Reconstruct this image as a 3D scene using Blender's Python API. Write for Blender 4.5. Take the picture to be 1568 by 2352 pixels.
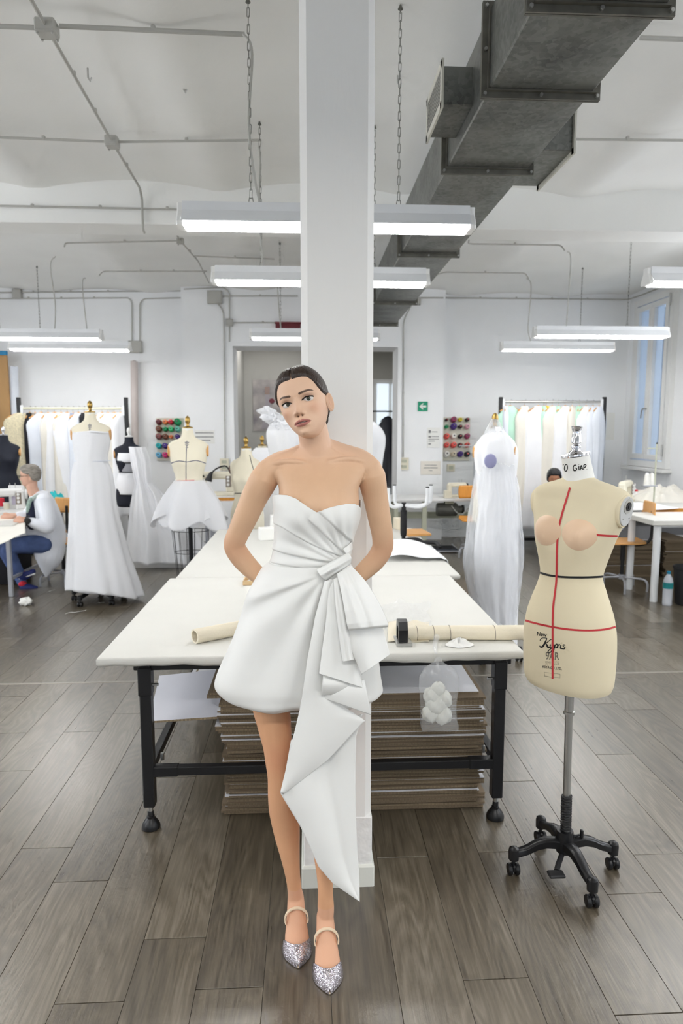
import bpy, bmesh, math, random
from mathutils import Vector, Matrix, noise
from mathutils.bvhtree import BVHTree
random.seed(7)
for o in list(bpy.data.objects): bpy.data.objects.remove(o)
SC = bpy.context.scene
COL = SC.collection
PI = math.pi
# ------------------------------------------------------------------ camera
FPX, CAMH = 1568.0, 1.65
PITCH, YAW = math.radians(6.945), math.radians(2.863)
cam = bpy.data.cameras.new('camera'); camo = bpy.data.objects.new('camera', cam); COL.objects.link(camo)
cam.sensor_fit = 'VERTICAL'; cam.sensor_height = 36.0; cam.sensor_width = 24.0; cam.lens = FPX/2352*36.0
cam.clip_start = 0.05; cam.clip_end = 200
camo.location = (0, 0, CAMH); camo.rotation_euler = (PI/2-PITCH, 0, -YAW)
cam.dof.use_dof = True; cam.dof.focus_distance = 2.10; cam.dof.aperture_fstop = 4.5
SC.camera = camo
# ------------------------------------------------------------------ world, exposure
w = bpy.data.worlds.new('overcast_sky'); SC.world = w; w.use_nodes = True
bg = w.node_tree.nodes['Background']
bg.inputs[0].default_value = (0.60, 0.78, 1.0, 1); bg.inputs[1].default_value = 1.6
SC.view_settings.view_transform = 'Standard'; SC.view_settings.look = 'None'
SC.view_settings.gamma = 1.0; SC.view_settings.use_curve_mapping = False
SC.view_settings.exposure = -0.30
SC.cycles.use_denoising = True
SC.cycles.use_adaptive_sampling = True; SC.cycles.adaptive_threshold = 0.12; SC.cycles.adaptive_min_samples = 10
SC.cycles.max_bounces = 6; SC.cycles.diffuse_bounces = 5; SC.cycles.glossy_bounces = 3; SC.cycles.transparent_max_bounces = 8
SC.cycles.sample_clamp_indirect = 6.0
def area_light(name, loc, rot, sx, sy, power, col=(1, 1, 1)):
    l = bpy.data.lights.new(name, 'AREA'); l.shape = 'RECTANGLE'; l.size = sx; l.size_y = sy
    l.energy = power; l.color = col
    o = bpy.data.objects.new(name, l); COL.objects.link(o); o.location = loc; o.rotation_euler = rot
    return o
# daylight entering by the tall windows of the right-hand wall (one in view, others nearer the camera) and unseen ones added left and behind the camera
TUBE_W = 25.0
for i, yy in enumerate((6.2, 2.6, -1.0)):
    area_light('unseen_window_light', (4.74, yy, 2.3), (0, PI/2, 0), 2.1, 1.0, 42, (0.97, 0.98, 1.0))
for yy, pw in ((7.0, 40), (3.6, 84), (0.2, 72)):
    area_light('unseen_window_light', (-5.92, yy, 2.3), (0, -PI/2, 0), 2.1, 1.0, pw, (0.97, 0.98, 1.0))  # left-hand windows are unseen, added to brighten the ceiling
for i, xx in enumerate((-3.2, 0.2, 3.2)):
    area_light('unseen_window_light', (xx, -5.4, 2.1), (PI/2, 0, 0), 1.6, 2.1, 3, (1.0, 0.98, 0.95))
# ------------------------------------------------------------------ helpers
_p, _w = PITCH, YAW
CF = Vector((math.sin(_w)*math.cos(_p), math.cos(_w)*math.cos(_p), -math.sin(_p)))
CR = Vector((math.cos(_w), -math.sin(_w), 0)); CU = CR.cross(CF); CC = Vector((0, 0, CAMH))
def _ray(x, y): return CF + CR*((x-784)/FPX) - CU*((y-1176)/FPX)
def at(x, y, Y): d = _ray(x, y); return CC + d*(Y/d.y)          # measured point of the photo -> place in the room at depth Y
def onz(x, y, z=0.0): d = _ray(x, y); return CC + d*((z-CAMH)/d.z)
def onx(x, y, X): d = _ray(x, y); return CC + d*(X/d.x)
LOC = {}
def lerp(a, b, t): return a+(b-a)*t
def sstep(a, b, x):
    if a == b: return 1.0 if x >= a else 0.0
    t = max(0.0, min(1.0, (x-a)/(b-a))); return t*t*(3-2*t)
def interp(tab, x):
    if x <= tab[0][0]: return list(tab[0][1:])
    for a, b in zip(tab, tab[1:]):
        if x <= b[0]:
            t = (x-a[0])/(b[0]-a[0]) if b[0] != a[0] else 0
            return [lerp(p, q, t) for p, q in zip(a[1:], b[1:])]
    return list(tab[-1][1:])
def cinterp(tab, x):                    # smooth (Catmull-Rom) table look-up
    n = len(tab)
    if x <= tab[0][0]: return list(tab[0][1:])
    if x >= tab[-1][0]: return list(tab[-1][1:])
    for i in range(n-1):
        if x <= tab[i+1][0]:
            p0, p1, p2, p3 = tab[max(i-1, 0)], tab[i], tab[i+1], tab[min(i+2, n-1)]
            h = p2[0]-p1[0]; t = (x-p1[0])/h; out = []
            for k in range(1, len(p1)):
                m1 = (p2[k]-p0[k])/(p2[0]-p0[0])*h; m2 = (p3[k]-p1[k])/(p3[0]-p1[0])*h
                out.append((2*t**3-3*t*t+1)*p1[k]+(t**3-2*t*t+t)*m1+(-2*t**3+3*t*t)*p2[k]+(t**3-t*t)*m2)
            return out
def spline(pts, n, closed=False):       # resample a smooth curve through points
    pts = [Vector(p) for p in pts]; m = len(pts); out = []
    segs = m if closed else m-1
    for k in range(n):
        u = k/(n if closed else n-1)*segs; i = min(int(u), segs-1); t = u-i
        g = (lambda j: pts[j % m]) if closed else (lambda j: pts[max(0, min(m-1, j))])
        p0, p1, p2, p3 = g(i-1), g(i), g(i+1), g(i+2)
        out.append(0.5*((2*p1)+(p2-p0)*t+(2*p0-5*p1+4*p2-p3)*t*t+(3*p1-p0-3*p2+p3)*t**3))
    return out
class MB:
    def __init__(s): s.v = []; s.f = []; s.m = []; s.c = []
    def add(s, vs, fs, mi=0):
        b = len(s.v); s.v += [Vector(p) for p in vs]
        s.f += [tuple(b+i for i in f) for f in fs]; s.m += [mi]*len(fs); return s
    def box(s, c, d, rot=None, mi=0, bev=0.0):
        c = Vector(c); x, y, z = d[0]/2, d[1]/2, d[2]/2
        if bev > 0:
            b = min(bev, x*.9, y*.9, z*.9); vs = []; idx = {}
            for sx in (-1, 1):
                for sy in (-1, 1):
                    for sz in (-1, 1):
                        for ax in range(3):
                            p = [sx*(x-b), sy*(y-b), sz*(z-b)]; p[ax] = (sx*x, sy*y, sz*z)[ax]
                            idx[(sx, sy, sz, ax)] = len(vs); vs.append(Vector(p))
            fs = []; R = (-1, 1)
            for a in range(3):
                o1, o2 = [k for k in range(3) if k != a]
                for sg in R:
                    q = []
                    for e1, e2 in ((-1, -1), (1, -1), (1, 1), (-1, 1)):
                        k = [0, 0, 0]; k[a] = sg; k[o1] = e1; k[o2] = e2; q.append(idx[(*k, a)])
                    fs.append(tuple(q))
                for e1 in R:
                    for e2 in R:
                        ks = []
                        for sg in R:
                            k = [0, 0, 0]; k[a] = sg; k[o1] = e1; k[o2] = e2; ks.append(tuple(k))
                        fs.append((idx[(*ks[0], o1)], idx[(*ks[1], o1)], idx[(*ks[1], o2)], idx[(*ks[0], o2)]))
            for sx in R:
                for sy in R:
                    for sz in R: fs.append(tuple(idx[(sx, sy, sz, a)] for a in range(3)))
        else:
            vs = [Vector((i*x, j*y, k*z)) for i in (-1, 1) for j in (-1, 1) for k in (-1, 1)]
            fs = [(0, 1, 3, 2), (4, 6, 7, 5), (0, 4, 5, 1), (2, 3, 7, 6), (0, 2, 6, 4), (1, 5, 7, 3)]
        if rot is not None:
            if not isinstance(rot, Matrix): rot = Matrix.Rotation(rot, 3, 'Z')
            vs = [rot @ p for p in vs]
        return s.add([c+p for p in vs], fs, mi)
    def ring_loft(s, rings, cap0=True, cap1=True, closed=True, mi=0):
        n = len(rings[0]); vs = [p for r in rings for p in r]; fs = []
        for i in range(len(rings)-1):
            for j in range(n if closed else n-1):
                k = (j+1) % n; fs.append((i*n+j, i*n+k, (i+1)*n+k, (i+1)*n+j))
        if cap0 and closed: fs.append(tuple(reversed(range(n))))
        if cap1 and closed: fs.append(tuple((len(rings)-1)*n+j for j in range(n)))
        return s.add(vs, fs, mi)
    def tube(s, path, r, n=8, caps=True, closed=False, mi=0, flat=None):
        P = [Vector(p) for p in path]; m = len(P); rings = []
        T = [(P[(i+1) % m]-P[i-1] if closed else P[min(i+1, m-1)]-P[max(i-1, 0)]).normalized() for i in range(m)]
        up = Vector((0, 0, 1)) if abs(T[0].z) < .9 else Vector((1, 0, 0))
        N = (up-T[0]*up.dot(T[0])).normalized()
        for i in range(m):
            N = (N-T[i]*N.dot(T[i]))
            N = N.normalized() if N.length > 1e-6 else T[i].orthogonal().normalized()
            B = T[i].cross(N); ri = r[i] if isinstance(r, (list, tuple)) else r
            fa = flat if flat else 1.0
            rings.append([P[i]+(N*math.cos(2*PI*k/n)*ri*fa+B*math.sin(2*PI*k/n)*ri) for k in range(n)])
        if closed: rings.append(rings[0]); caps = False
        return s.ring_loft(rings, caps, caps, True, mi)
    def cyl(s, a, b, r0, r1=None, n=16, mi=0): return s.tube([a, b], [r0, r1 if r1 is not None else r0], n, mi=mi)
    def lathe(s, prof, c=(0, 0, 0), n=20, axis='Z', mi=0, cap=True, sx=1.0, sy=1.0):
        c = Vector(c); rings = []
        for r, z in prof:
            ring = []
            for k in range(n):
                a = 2*PI*k/n; p = Vector((r*math.cos(a)*sx, r*math.sin(a)*sy, z))
                if axis == 'X': p = Vector((p.z, p.x, p.y))
                elif axis == 'Y': p = Vector((p.x, p.z, p.y))
                elif isinstance(axis, Matrix): p = axis @ p
                ring.append(c+p)
            rings.append(ring)
        return s.ring_loft(rings, cap, cap, True, mi)
    def grid(s, fn, nu, nv, wrap=False, mi=0):
        vs = []; fs = []
        for j in range(nv+1):
            for i in range(nu if wrap else nu+1): vs.append(fn(i/nu, j/nv))
        m = nu if wrap else nu+1
        for j in range(nv):
            for i in range(nu):
                k = (i+1) % m; fs.append((j*m+i, j*m+k, (j+1)*m+k, (j+1)*m+i))
        return s.add(vs, fs, mi)
    def ball(s, c, r, nu=16, nv=10, mi=0, rot=None):
        c = Vector(c); r = (r, r, r) if not isinstance(r, (tuple, list)) else r
        def fn(u, v):
            a = 2*PI*u; b = PI*(v*.998+.001)
            p = Vector((r[0]*math.sin(b)*math.cos(a), r[1]*math.sin(b)*math.sin(a), r[2]*math.cos(b)))
            return c+(rot @ p if rot else p)
        return s.grid(fn, nu, nv, True, mi)
    def prism(s, poly, vec, mi=0):      # extrude a planar polygon
        n = len(poly); vec = Vector(vec); a = [Vector(p) for p in poly]; b = [p+vec for p in a]
        return s.add(a+b, [tuple(reversed(range(n))), tuple(range(n, 2*n))]+[(i, (i+1) % n, n+(i+1) % n, n+i) for i in range(n)], mi)
    def build(s, name, mat, parent=None, smooth=35, solid=0.0, sub=0, cols=None, world=True, rebase=True):
        me = bpy.data.meshes.new(name); me.from_pydata([tuple(p) for p in s.v], [], s.f); 
        bm = bmesh.new(); bm.from_mesh(me); bmesh.ops.recalc_face_normals(bm, faces=bm.faces)
        bm.to_mesh(me); bm.free()
        mats = mat if isinstance(mat, (list, tuple)) else [mat]
        for m in mats: me.materials.append(m)
        if len(mats) > 1:
            for p, mi in zip(me.polygons, s.m): p.material_index = mi
        if smooth:
            me.polygons.foreach_set('use_smooth', [True]*len(me.polygons))
            if smooth < 180: me.set_sharp_from_angle(angle=math.radians(smooth))
        if cols:
            ca = me.color_attributes.new('Col', 'FLOAT_COLOR', 'POINT')
            ca.data.foreach_set('color', [x for c in cols for x in (*c, 1.0)])
        o = bpy.data.objects.new(name, me); COL.objects.link(o)
        if parent is None:
            if rebase and s.v:
                xs = [p.x for p in s.v]; ys = [p.y for p in s.v]; zs = [p.z for p in s.v]
                b = Vector(((min(xs)+max(xs))/2, (min(ys)+max(ys))/2, min(zs)))
                me.transform(Matrix.Translation(-b)); o.location = b; LOC[o.name] = b
        else:
            o.parent = parent
            if parent.name in LOC and world: o.matrix_parent_inverse = Matrix.Translation(-LOC[parent.name])
        if sub:
            m = o.modifiers.new('subdivision', 'SUBSURF'); m.levels = sub; m.render_levels = sub
        if solid:
            m = o.modifiers.new('thickness', 'SOLIDIFY'); m.thickness = solid; m.offset = 0
        return o
def tag(o, label, cat, group=None, kind=None):
    o['label'] = label; o['category'] = cat
    if group: o['group'] = group
    if kind: o['kind'] = kind
    return o
def struct(o, label=None):
    o['kind'] = 'structure'
    if label: o['label'] = label
    return o
def thing(name, label, cat, loc=(0, 0, 0), group=None):
    o = bpy.data.objects.new(name, None); COL.objects.link(o); o.location = loc; o.empty_display_size = .05
    LOC[o.name] = Vector(loc); return tag(o, label, cat, group)
def copy_tree(o, parent=None):
    c = o.copy(); COL.objects.link(c)
    if parent: c.parent = parent
    for ch in list(o.children): copy_tree(ch, c)
    return c
# ------------------------------------------------------------------ materials
def srgb(r, g, b):
    f = lambda c: (c/255/12.92 if c/255 <= .04045 else ((c/255+.055)/1.055)**2.4)
    return (f(r), f(g), f(b))
def mk(name):
    m = bpy.data.materials.new(name); m.use_nodes = True; return m, m.node_tree.nodes, m.node_tree.links, m.node_tree.nodes['Principled BSDF']
def pm(name, col, rough=.5, metal=0.0, spec=.5, var=0.0, vscale=6.0, bump=0.0, bscale=60.0, alpha=1.0, trans=0.0, emit=None, estr=0.0, sheen=0.0, sss=0.0, stretch=(1, 1, 1), ior=1.45, coat=0.0, vcol=False):
    m, N, L, B = mk(name); B.inputs['Roughness'].default_value = rough; B.inputs['Metallic'].default_value = metal
    B.inputs['Specular IOR Level'].default_value = spec; B.inputs['IOR'].default_value = ior
    B.inputs['Alpha'].default_value = alpha; B.inputs['Transmission Weight'].default_value = trans
    B.inputs['Sheen Weight'].default_value = sheen; B.inputs['Coat Weight'].default_value = coat
    if sss: B.inputs['Subsurface Weight'].default_value = sss; B.inputs['Subsurface Radius'].default_value = (.012, .005, .003); B.inputs['Subsurface Scale'].default_value = 1.0
    if emit: B.inputs['Emission Color'].default_value = (*emit, 1); B.inputs['Emission Strength'].default_value = estr
    tc = N.new('ShaderNodeTexCoord'); mp = N.new('ShaderNodeMapping'); mp.inputs['Scale'].default_value = stretch
    L.new(tc.outputs['Object'], mp.inputs['Vector'])
    no = N.new('ShaderNodeTexNoise'); no.inputs['Scale'].default_value = vscale; no.inputs['Detail'].default_value = 2
    L.new(mp.outputs[0], no.inputs['Vector'])
    base = None
    if vcol:
        at_ = N.new('ShaderNodeAttribute'); at_.attribute_name = 'Col'; base = at_.outputs['Color']
    if var > 0:
        mr = N.new('ShaderNodeMapRange'); mr.inputs['To Min'].default_value = 1-var; mr.inputs['To Max'].default_value = 1+var
        mr.inputs['From Min'].default_value = .3; mr.inputs['From Max'].default_value = .7
        L.new(no.outputs['Fac'], mr.inputs['Value'])
        vm = N.new('ShaderNodeVectorMath'); vm.operation = 'SCALE'
        if base: L.new(base, vm.inputs[0])
        else: vm.inputs[0].default_value = col
        L.new(mr.outputs[0], vm.inputs['Scale']); L.new(vm.outputs[0], B.inputs['Base Color'])
    elif base: L.new(base, B.inputs['Base Color'])
    else: B.inputs['Base Color'].default_value = (*col, 1)
    if bump:
        n2 = N.new('ShaderNodeTexNoise'); n2.inputs['Scale'].default_value = bscale; n2.inputs['Detail'].default_value = 2
        L.new(mp.outputs[0], n2.inputs['Vector'])
        bp = N.new('ShaderNodeBump'); bp.inputs['Strength'].default_value = bump; bp.inputs['Distance'].default_value = .01
        L.new(n2.outputs['Fac'], bp.inputs['Height']); L.new(bp.outputs[0], B.inputs['Normal'])
    return m
M = {}
M['wall'] = pm('white_wall_paint', srgb(243, 244, 245), .75, spec=.2, var=.015, vscale=2, bump=.05, bscale=40)
M['ceil'] = pm('white_ceiling_paint', srgb(244, 244, 241), .85, spec=.15, var=.02, vscale=1.5, bump=.10, bscale=25)
M['column'] = pm('column_white_paint', srgb(238, 237, 234), .6, spec=.25, var=.015, vscale=3, bump=.05, bscale=60, stretch=(1, 1, .25))
M['black'] = pm('black_powder_coat', srgb(24, 24, 26), .38, spec=.5, var=.1, bump=.02, bscale=200)
M['blackp'] = pm('black_plastic', srgb(22, 22, 24), .32, spec=.5, var=.1)
M['rubber'] = pm('dark_rubber', srgb(34, 34, 36), .6, var=.1)
M['steel'] = pm('brushed_steel', srgb(190, 190, 187), .36, metal=1.0, var=.06, vscale=20, stretch=(1, 1, .05))
M['chrome'] = pm('chrome', srgb(225, 225, 228), .06, metal=1.0, var=.01)
M['brass'] = pm('aged_brass', srgb(176, 146, 84), .3, metal=1.0, var=.1)
M['conduit'] = pm('grey_conduit_plastic', srgb(180, 179, 173), .5, var=.04)
M['whitep'] = pm('white_plastic', srgb(232, 232, 230), .35, var=.01)
M['whitemetal'] = pm('white_enamel', srgb(226, 228, 230), .3, var=.02)
M['galv'] = None
def galvanised():
    m, N, L, B = mk('galvanised_sheet_steel'); B.inputs['Metallic'].default_value = .75; B.inputs['Roughness'].default_value = .42
    tc = N.new('ShaderNodeTexCoord'); vo = N.new('ShaderNodeTexVoronoi'); vo.inputs['Scale'].default_value = 55
    no = N.new('ShaderNodeTexNoise'); no.inputs['Scale'].default_value = 4; no.inputs['Detail'].default_value = 5
    L.new(tc.outputs['Object'], vo.inputs['Vector']); L.new(tc.outputs['Object'], no.inputs['Vector'])
    mx = N.new('ShaderNodeMix'); mx.data_type = 'RGBA'; mx.blend_type = 'MIX'; mx.inputs[0].default_value = .3
    L.new(vo.outputs['Color'], mx.inputs[7])
    cr = N.new('ShaderNodeValToRGB'); cr.color_ramp.elements[0].color = (*srgb(82, 84, 81), 1); cr.color_ramp.elements[1].color = (*srgb(132, 133, 129), 1)
    cr.color_ramp.elements[0].position = .3; cr.color_ramp.elements[1].position = .75
    sp = N.new('ShaderNodeSeparateColor'); L.new(vo.outputs['Color'], sp.inputs[0])
    ad = N.new('ShaderNodeMath'); ad.operation = 'MULTIPLY_ADD'; ad.inputs[1].default_value = .22; L.new(sp.outputs[0], ad.inputs[0]); L.new(no.outputs['Fac'], ad.inputs[2])
    L.new(ad.outputs[0], cr.inputs[0]); L.new(cr.outputs[0], B.inputs['Base Color'])
    return m
M['galv'] = galvanised()
def floor_mat():
    m, N, L, B = mk('grey_oak_plank'); tc = N.new('ShaderNodeTexCoord'); oi = N.new('ShaderNodeObjectInfo')
    cx = N.new('ShaderNodeCombineXYZ')
    for k, f in enumerate((37.0, 91.0, 13.0)):
        mu = N.new('ShaderNodeMath'); mu.operation = 'MULTIPLY'; mu.inputs[1].default_value = f
        L.new(oi.outputs['Random'], mu.inputs[0]); L.new(mu.outputs[0], cx.inputs[k])
    ad = N.new('ShaderNodeVectorMath'); ad.operation = 'ADD'; L.new(tc.outputs['Object'], ad.inputs[0]); L.new(cx.outputs[0], ad.inputs[1])
    def noise(sc, stretch, det=4, dist=0.0):
        mp = N.new('ShaderNodeMapping'); mp.inputs['Scale'].default_value = stretch; L.new(ad.outputs[0], mp.inputs['Vector'])
        n = N.new('ShaderNodeTexNoise'); n.inputs['Scale'].default_value = sc; n.inputs['Detail'].default_value = det; n.inputs['Distortion'].default_value = dist
        L.new(mp.outputs[0], n.inputs['Vector']); return n.outputs['Fac']
    fig = noise(1.5, (3.0, .5, 1), 2, .3)                     # cathedral figure: contour lines of a slow noise
    mu = N.new('ShaderNodeMath'); mu.operation = 'MULTIPLY'; mu.inputs[1].default_value = 20.0; L.new(fig, mu.inputs[0])
    fr = N.new('ShaderNodeMath'); fr.operation = 'PINGPONG'; fr.inputs[1].default_value = .5; L.new(mu.outputs[0], fr.inputs[0])
    fine = noise(14, (9, .35, 1), 6); broad = noise(3.0, (2.5, .3, 1), 3)
    def ma(a, k, b):
        n = N.new('ShaderNodeMath'); n.operation = 'MULTIPLY_ADD'; n.inputs[1].default_value = k; L.new(a, n.inputs[0])
        if isinstance(b, float): n.inputs[2].default_value = b
        else: L.new(b, n.inputs[2])
        return n.outputs[0]
    v = ma(fr.outputs[0], .30, ma(fine, .52, ma(broad, .45, ma(oi.outputs['Random'], .18, -.18))))
    cr = N.new('ShaderNodeValToRGB'); e = cr.color_ramp.elements
    e[0].position = .18; e[0].color = (*srgb(58, 51, 41), 1); e[1].position = .92; e[1].color = (*srgb(140, 131, 116), 1)
    x = e.new(.5); x.color = (*srgb(95, 86, 71), 1)
    L.new(v, cr.inputs[0]); L.new(cr.outputs[0], B.inputs['Base Color'])
    rr = ma(fine, .20, .22); L.new(rr, B.inputs['Roughness']); B.inputs['Specular IOR Level'].default_value = 1.0; B.inputs['Coat Weight'].default_value = .5; B.inputs['Coat Roughness'].default_value = .26
    bp = N.new('ShaderNodeBump'); bp.inputs['Strength'].default_value = .12; bp.inputs['Distance'].default_value = .004; L.new(fine, bp.inputs['Height']); L.new(bp.outputs[0], B.inputs['Normal'])
    return m
M['plank'] = floor_mat()
M['subfloor'] = pm('dark_joint', srgb(60, 55, 50), .8)
M['tube'] = pm('fluorescent_glow', (1, 1, 1), .5, emit=(1.0, .985, .96), estr=37.0)
M['daysky'] = pm('frosted_daylight', (1, 1, 1), .5, emit=(.72, .86, 1.0), estr=1.0)
M['glass'] = pm('window_glass', (.85, .93, 1.0), .02, spec=.5, alpha=.25)
# ================================================================== the setting
WY, RX = 10.3, 4.85                      # back wall, right wall
fl = struct(MB().box((-.6, 2.2, -.03), (11.0, 16.6, .044)).build('floor', M['subfloor'], smooth=0), 'grey oak plank floor')
LOC[fl.name] = fl.location.copy()
# planks: rows 0.2 m wide running away from the camera, a metal strip across at Y 4.39
PL = 1.29
pm_ = MB().box((0, 0, -.004), (.1988, PL-.001, .008), bev=.0007)
plank0 = None
known = {-3: 2.068, -2: 1.857, -6: 2.582, -5: 2.37, 5: 2.205, 2: 1.852, 1: 2.452, 9: 3.776}
rows = []
for k in range(-30, 24):
    X = .06+.2*k+.1
    off = known.get(k, None); rnd = random.Random(k*17+3)
    rows.append((k, X, off if off is not None else rnd.uniform(0, PL)))
def in_view(X, Y0, Y1):
    for Y in (max(Y0, 1.45), Y1):
        if Y < 1.45: continue
        if -.56*Y-.25 < X < .64*Y+.25: return True
    return False
def put_plank(X, Y0, Y1):
    global plank0, NPL
    if Y1-Y0 < .03: return
    if not in_view(X, Y0, Y1) or Y0 > 8.7:
        if -5.9 < X < 4.75: rest.box((X, (Y0+Y1)/2, -.004), (.1988, Y1-Y0-.001, .008), bev=.0007)
        return
    NPL += 1
    if plank0 is None:
        o = pm_.build('plank', M['plank'], fl, smooth=0); o.matrix_parent_inverse = Matrix.Translation(-LOC[fl.name]); plank0 = o
    else:
        o = plank0.copy(); COL.objects.link(o)
    o.location = (X, (Y0+Y1)/2, 0); o.scale = (1, (Y1-Y0)/PL, 1)
SY = 4.385; rest = MB(); NPL = 0
for k, X, off in rows:
    y = off-math.ceil((off+1.0)/PL)*PL
    while y < SY-.012:
        put_plank(X, y+.001, min(y+PL, SY-.012)-.001); y += PL
    X2 = X+.07; y = SY+.012-random.Random(k).uniform(0, PL*.9)
    while y < WY:
        put_plank(X2, max(y, SY+.012)+.001, min(y+PL, WY)-.001); y += PL
ro = rest.build('planks_beyond', M['plank'], fl, smooth=0); ro['kind'] = 'stuff'
st = MB().box((-.4, SY, -.001), (9.0, .022, .006), bev=.002).build('metal_strip', pm('strip_aluminium', srgb(150, 145, 136), .35, metal=.6, var=.1), fl); 
# ceiling: shallow plaster vaults between flat ribs, a downstand beam at Y 5.95
CZ = 3.60
def vault(X, rise):
    t = ((X+.70+15) % 1.5)/1.5*1.5      # distance from a rib centre
    d = min(t, 1.5-t)
    if d < .06: return CZ
    q = (d-.06)/(.75-.06); return CZ+rise*(1-(1-q)**2)
xs = []
for i in range(-4, 5):
    c = -.70+1.5*i
    for d in (-.06, .06, .12, .22, .36, .55, .75, .95, 1.14, 1.28, 1.38): xs.append(c+d)
xs = sorted(x for x in xs if -6.2 < x < RX+.2)
def bay(Y0, Y1, rise, name):
    b = MB(); nn = len(xs)
    lo = [Vector((x, Y0, vault(x, rise))) for x in xs]; hi = [Vector((x, Y1, vault(x, rise))) for x in xs]
    b.ring_loft([lo, hi], closed=False)
    return b
cb = bay(-6.0, 5.97, .075, 'c'); b2 = bay(6.3, WY+.3, .05, 'c2'); n0 = len(cb.v)
cb.v += b2.v; cb.f += [tuple(i+n0 for i in f) for f in b2.f]; cb.m += b2.m
ce = struct(cb.build('ceiling', M['ceil'], smooth=20), 'white plaster ceiling of shallow vaults')
struct(MB().box((-.6, 6.13, 3.56), (11.0, .33, .46), bev=.004).build('trim_1', M['ceil'], smooth=0), 'white beam hanging below the ceiling')
# back wall: recesses left and right, piers either side of the doorway
def wbox(b, x0, x1, y0, y1, z0, z1): b.box(((x0+x1)/2, (y0+y1)/2, (z0+z1)/2), (x1-x0, y1-y0, z1-z0))
DL, DR, DT = at(537, 900, 10.05).x, at(912, 900, 10.05).x, at(700, 797, 10.05).z
PLX, PRX = at(421, 900, 10.05).x, at(1019, 900, 10.05).x
b = MB(); wbox(b, -6.2, PLX, WY, WY+.3, 0, 3.8); wbox(b, PRX, RX+.3, WY, WY+.3, 0, 3.8)
wbox(b, PLX, DL, 10.05, 10.6, 0, 3.8); wbox(b, DR, PRX, 10.05, 10.6, 0, 3.8); wbox(b, DL, DR, 10.05, 10.6, DT, 3.8)
wb = struct(b.build('wall_back', M['wall'], smooth=0), 'white back wall with a wide doorway')
# right wall with a tall casement window in view and further openings nearer the camera
W0, W1, WZ0, WZ1 = 8.98, 9.96, 1.16, 3.46
b = MB()
def rwall(y0, y1, z0, z1): wbox(b, RX, RX+.35, y0, y1, z0, z1)
ys = [-6.0]
ops = [(-1.55, -.45), (2.05, 3.15), (5.65, 6.75), (W0, W1)]
for a, c in ops:
    rwall(ys[-1], a, 0, 3.9); rwall(a, c, 0, WZ0); rwall(a, c, WZ1, 3.9); ys.append(c)
rwall(ys[-1], WY+.3, 0, 3.9)
struct(b.build('wall_right', M['wall'], smooth=0), 'white wall on the right with tall windows')
b = MB(); ys = [-6.0]
for a, c in ((-.35, .75), (3.05, 4.15), (6.45, 7.55)):
    wbox(b, -6.3, -6.0, ys[-1], a, 0, 3.9); wbox(b, -6.3, -6.0, a, c, 0, WZ0); wbox(b, -6.3, -6.0, a, c, WZ1, 3.9); ys.append(c)
wbox(b, -6.3, -6.0, ys[-1], WY+.3, 0, 3.9); struct(b.build('wall_left', M['wall'], smooth=0), 'white wall far on the left')
b = MB()
for x0, x1 in ((-6, -4.1), (-2.3, -.7), (1.1, 2.3), (4.1, 4.9)): wbox(b, x0, x1, -6.2, -5.9, 0, 3.9)
for x0, x1 in ((-4.1, -2.3), (-.7, 1.1), (2.3, 4.1)): wbox(b, x0, x1, -6.2, -5.9, 0, 1.0); wbox(b, x0, x1, -6.2, -5.9, 3.3, 3.9)
struct(b.build('wall_front', M['wall'], smooth=0), 'white wall behind the viewer')
# the casement: frame, two sashes, panes, handle, sill
wf = MB()
wf.box((RX-.02, (W0+W1)/2, WZ1-.02), (.10, W1-W0+.12, .09)); wf.box((RX-.02, (W0+W1)/2, WZ0+.0), (.10, W1-W0+.12, .09))
wf.box((RX-.02, W0-.01, (WZ0+WZ1)/2-.01), (.10, .09, WZ1-WZ0-.11)); wf.box((RX-.02, W1+.01, (WZ0+WZ1)/2-.01), (.10, .09, WZ1-WZ0-.11))
win = struct(wf.build('window_1', M['whitep'], smooth=0), 'tall white casement window looking onto blue daylight')
MID = (W0+W1)/2
for a, c in ((W0+.05, MID-.002), (MID+.002, W1-.05)):
    s_ = MB(); z0, z1 = WZ0+.06, WZ1-.08; t = .075
    s_.box((RX-.055, (a+c)/2, z0+t/2), (.06, c-a, t), bev=.006); s_.box((RX-.055, (a+c)/2, z1-t/2), (.06, c-a, t), bev=.006)
    s_.box((RX-.055, a+t/2, (z0+z1)/2), (.06, t, z1-z0-2*t), bev=.003); s_.box((RX-.055, c-t/2, (z0+z1)/2), (.06, t, z1-z0-2*t), bev=.003)
    so = s_.build('sash', M['whitep'], win, smooth=0)
    MB().box((RX-.04, (a+c)/2, (z0+z1)/2), (.006, c-a-2*t+.01, z1-z0-2*t+.01)).build('pane', M['glass'], so, smooth=0)
h = MB(); h.cyl((RX-.085, MID+.01, 1.93), (RX-.13, MID+.01, 1.93), .012); h.tube([(RX-.13, MID+.01, 1.94), (RX-.135, MID+.05, 1.9), (RX-.13, MID+.07, 1.8)], .010, 8)
h.build('handle', M['steel'], win)
for y_, z_ in ((W0-.01, WZ0+.12), (W0-.01, WZ1-.2)):
    MB().cyl((RX-.09, y_+.02, z_), (RX-.09, y_+.02, z_+.16), .012).build('hinge', M['steel'], win)
MB().box((RX-.06, (W0+W1)/2, WZ0-.075), (.16, W1-W0+.22, .05), bev=.006).build('window_sill', M['whitep'], win)
b = MB()     # the court outside: a pale wall with darker bars and the light sky above
b.box((RX+2.2, 9.2, 2.2), (.1, 7, 5))
tag(b.build('courtyard_wall', pm('bluish_court_wall', srgb(170, 196, 226), .8), smooth=0), 'pale blue courtyard wall seen through the tall window', 'wall')
b = MB()
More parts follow.
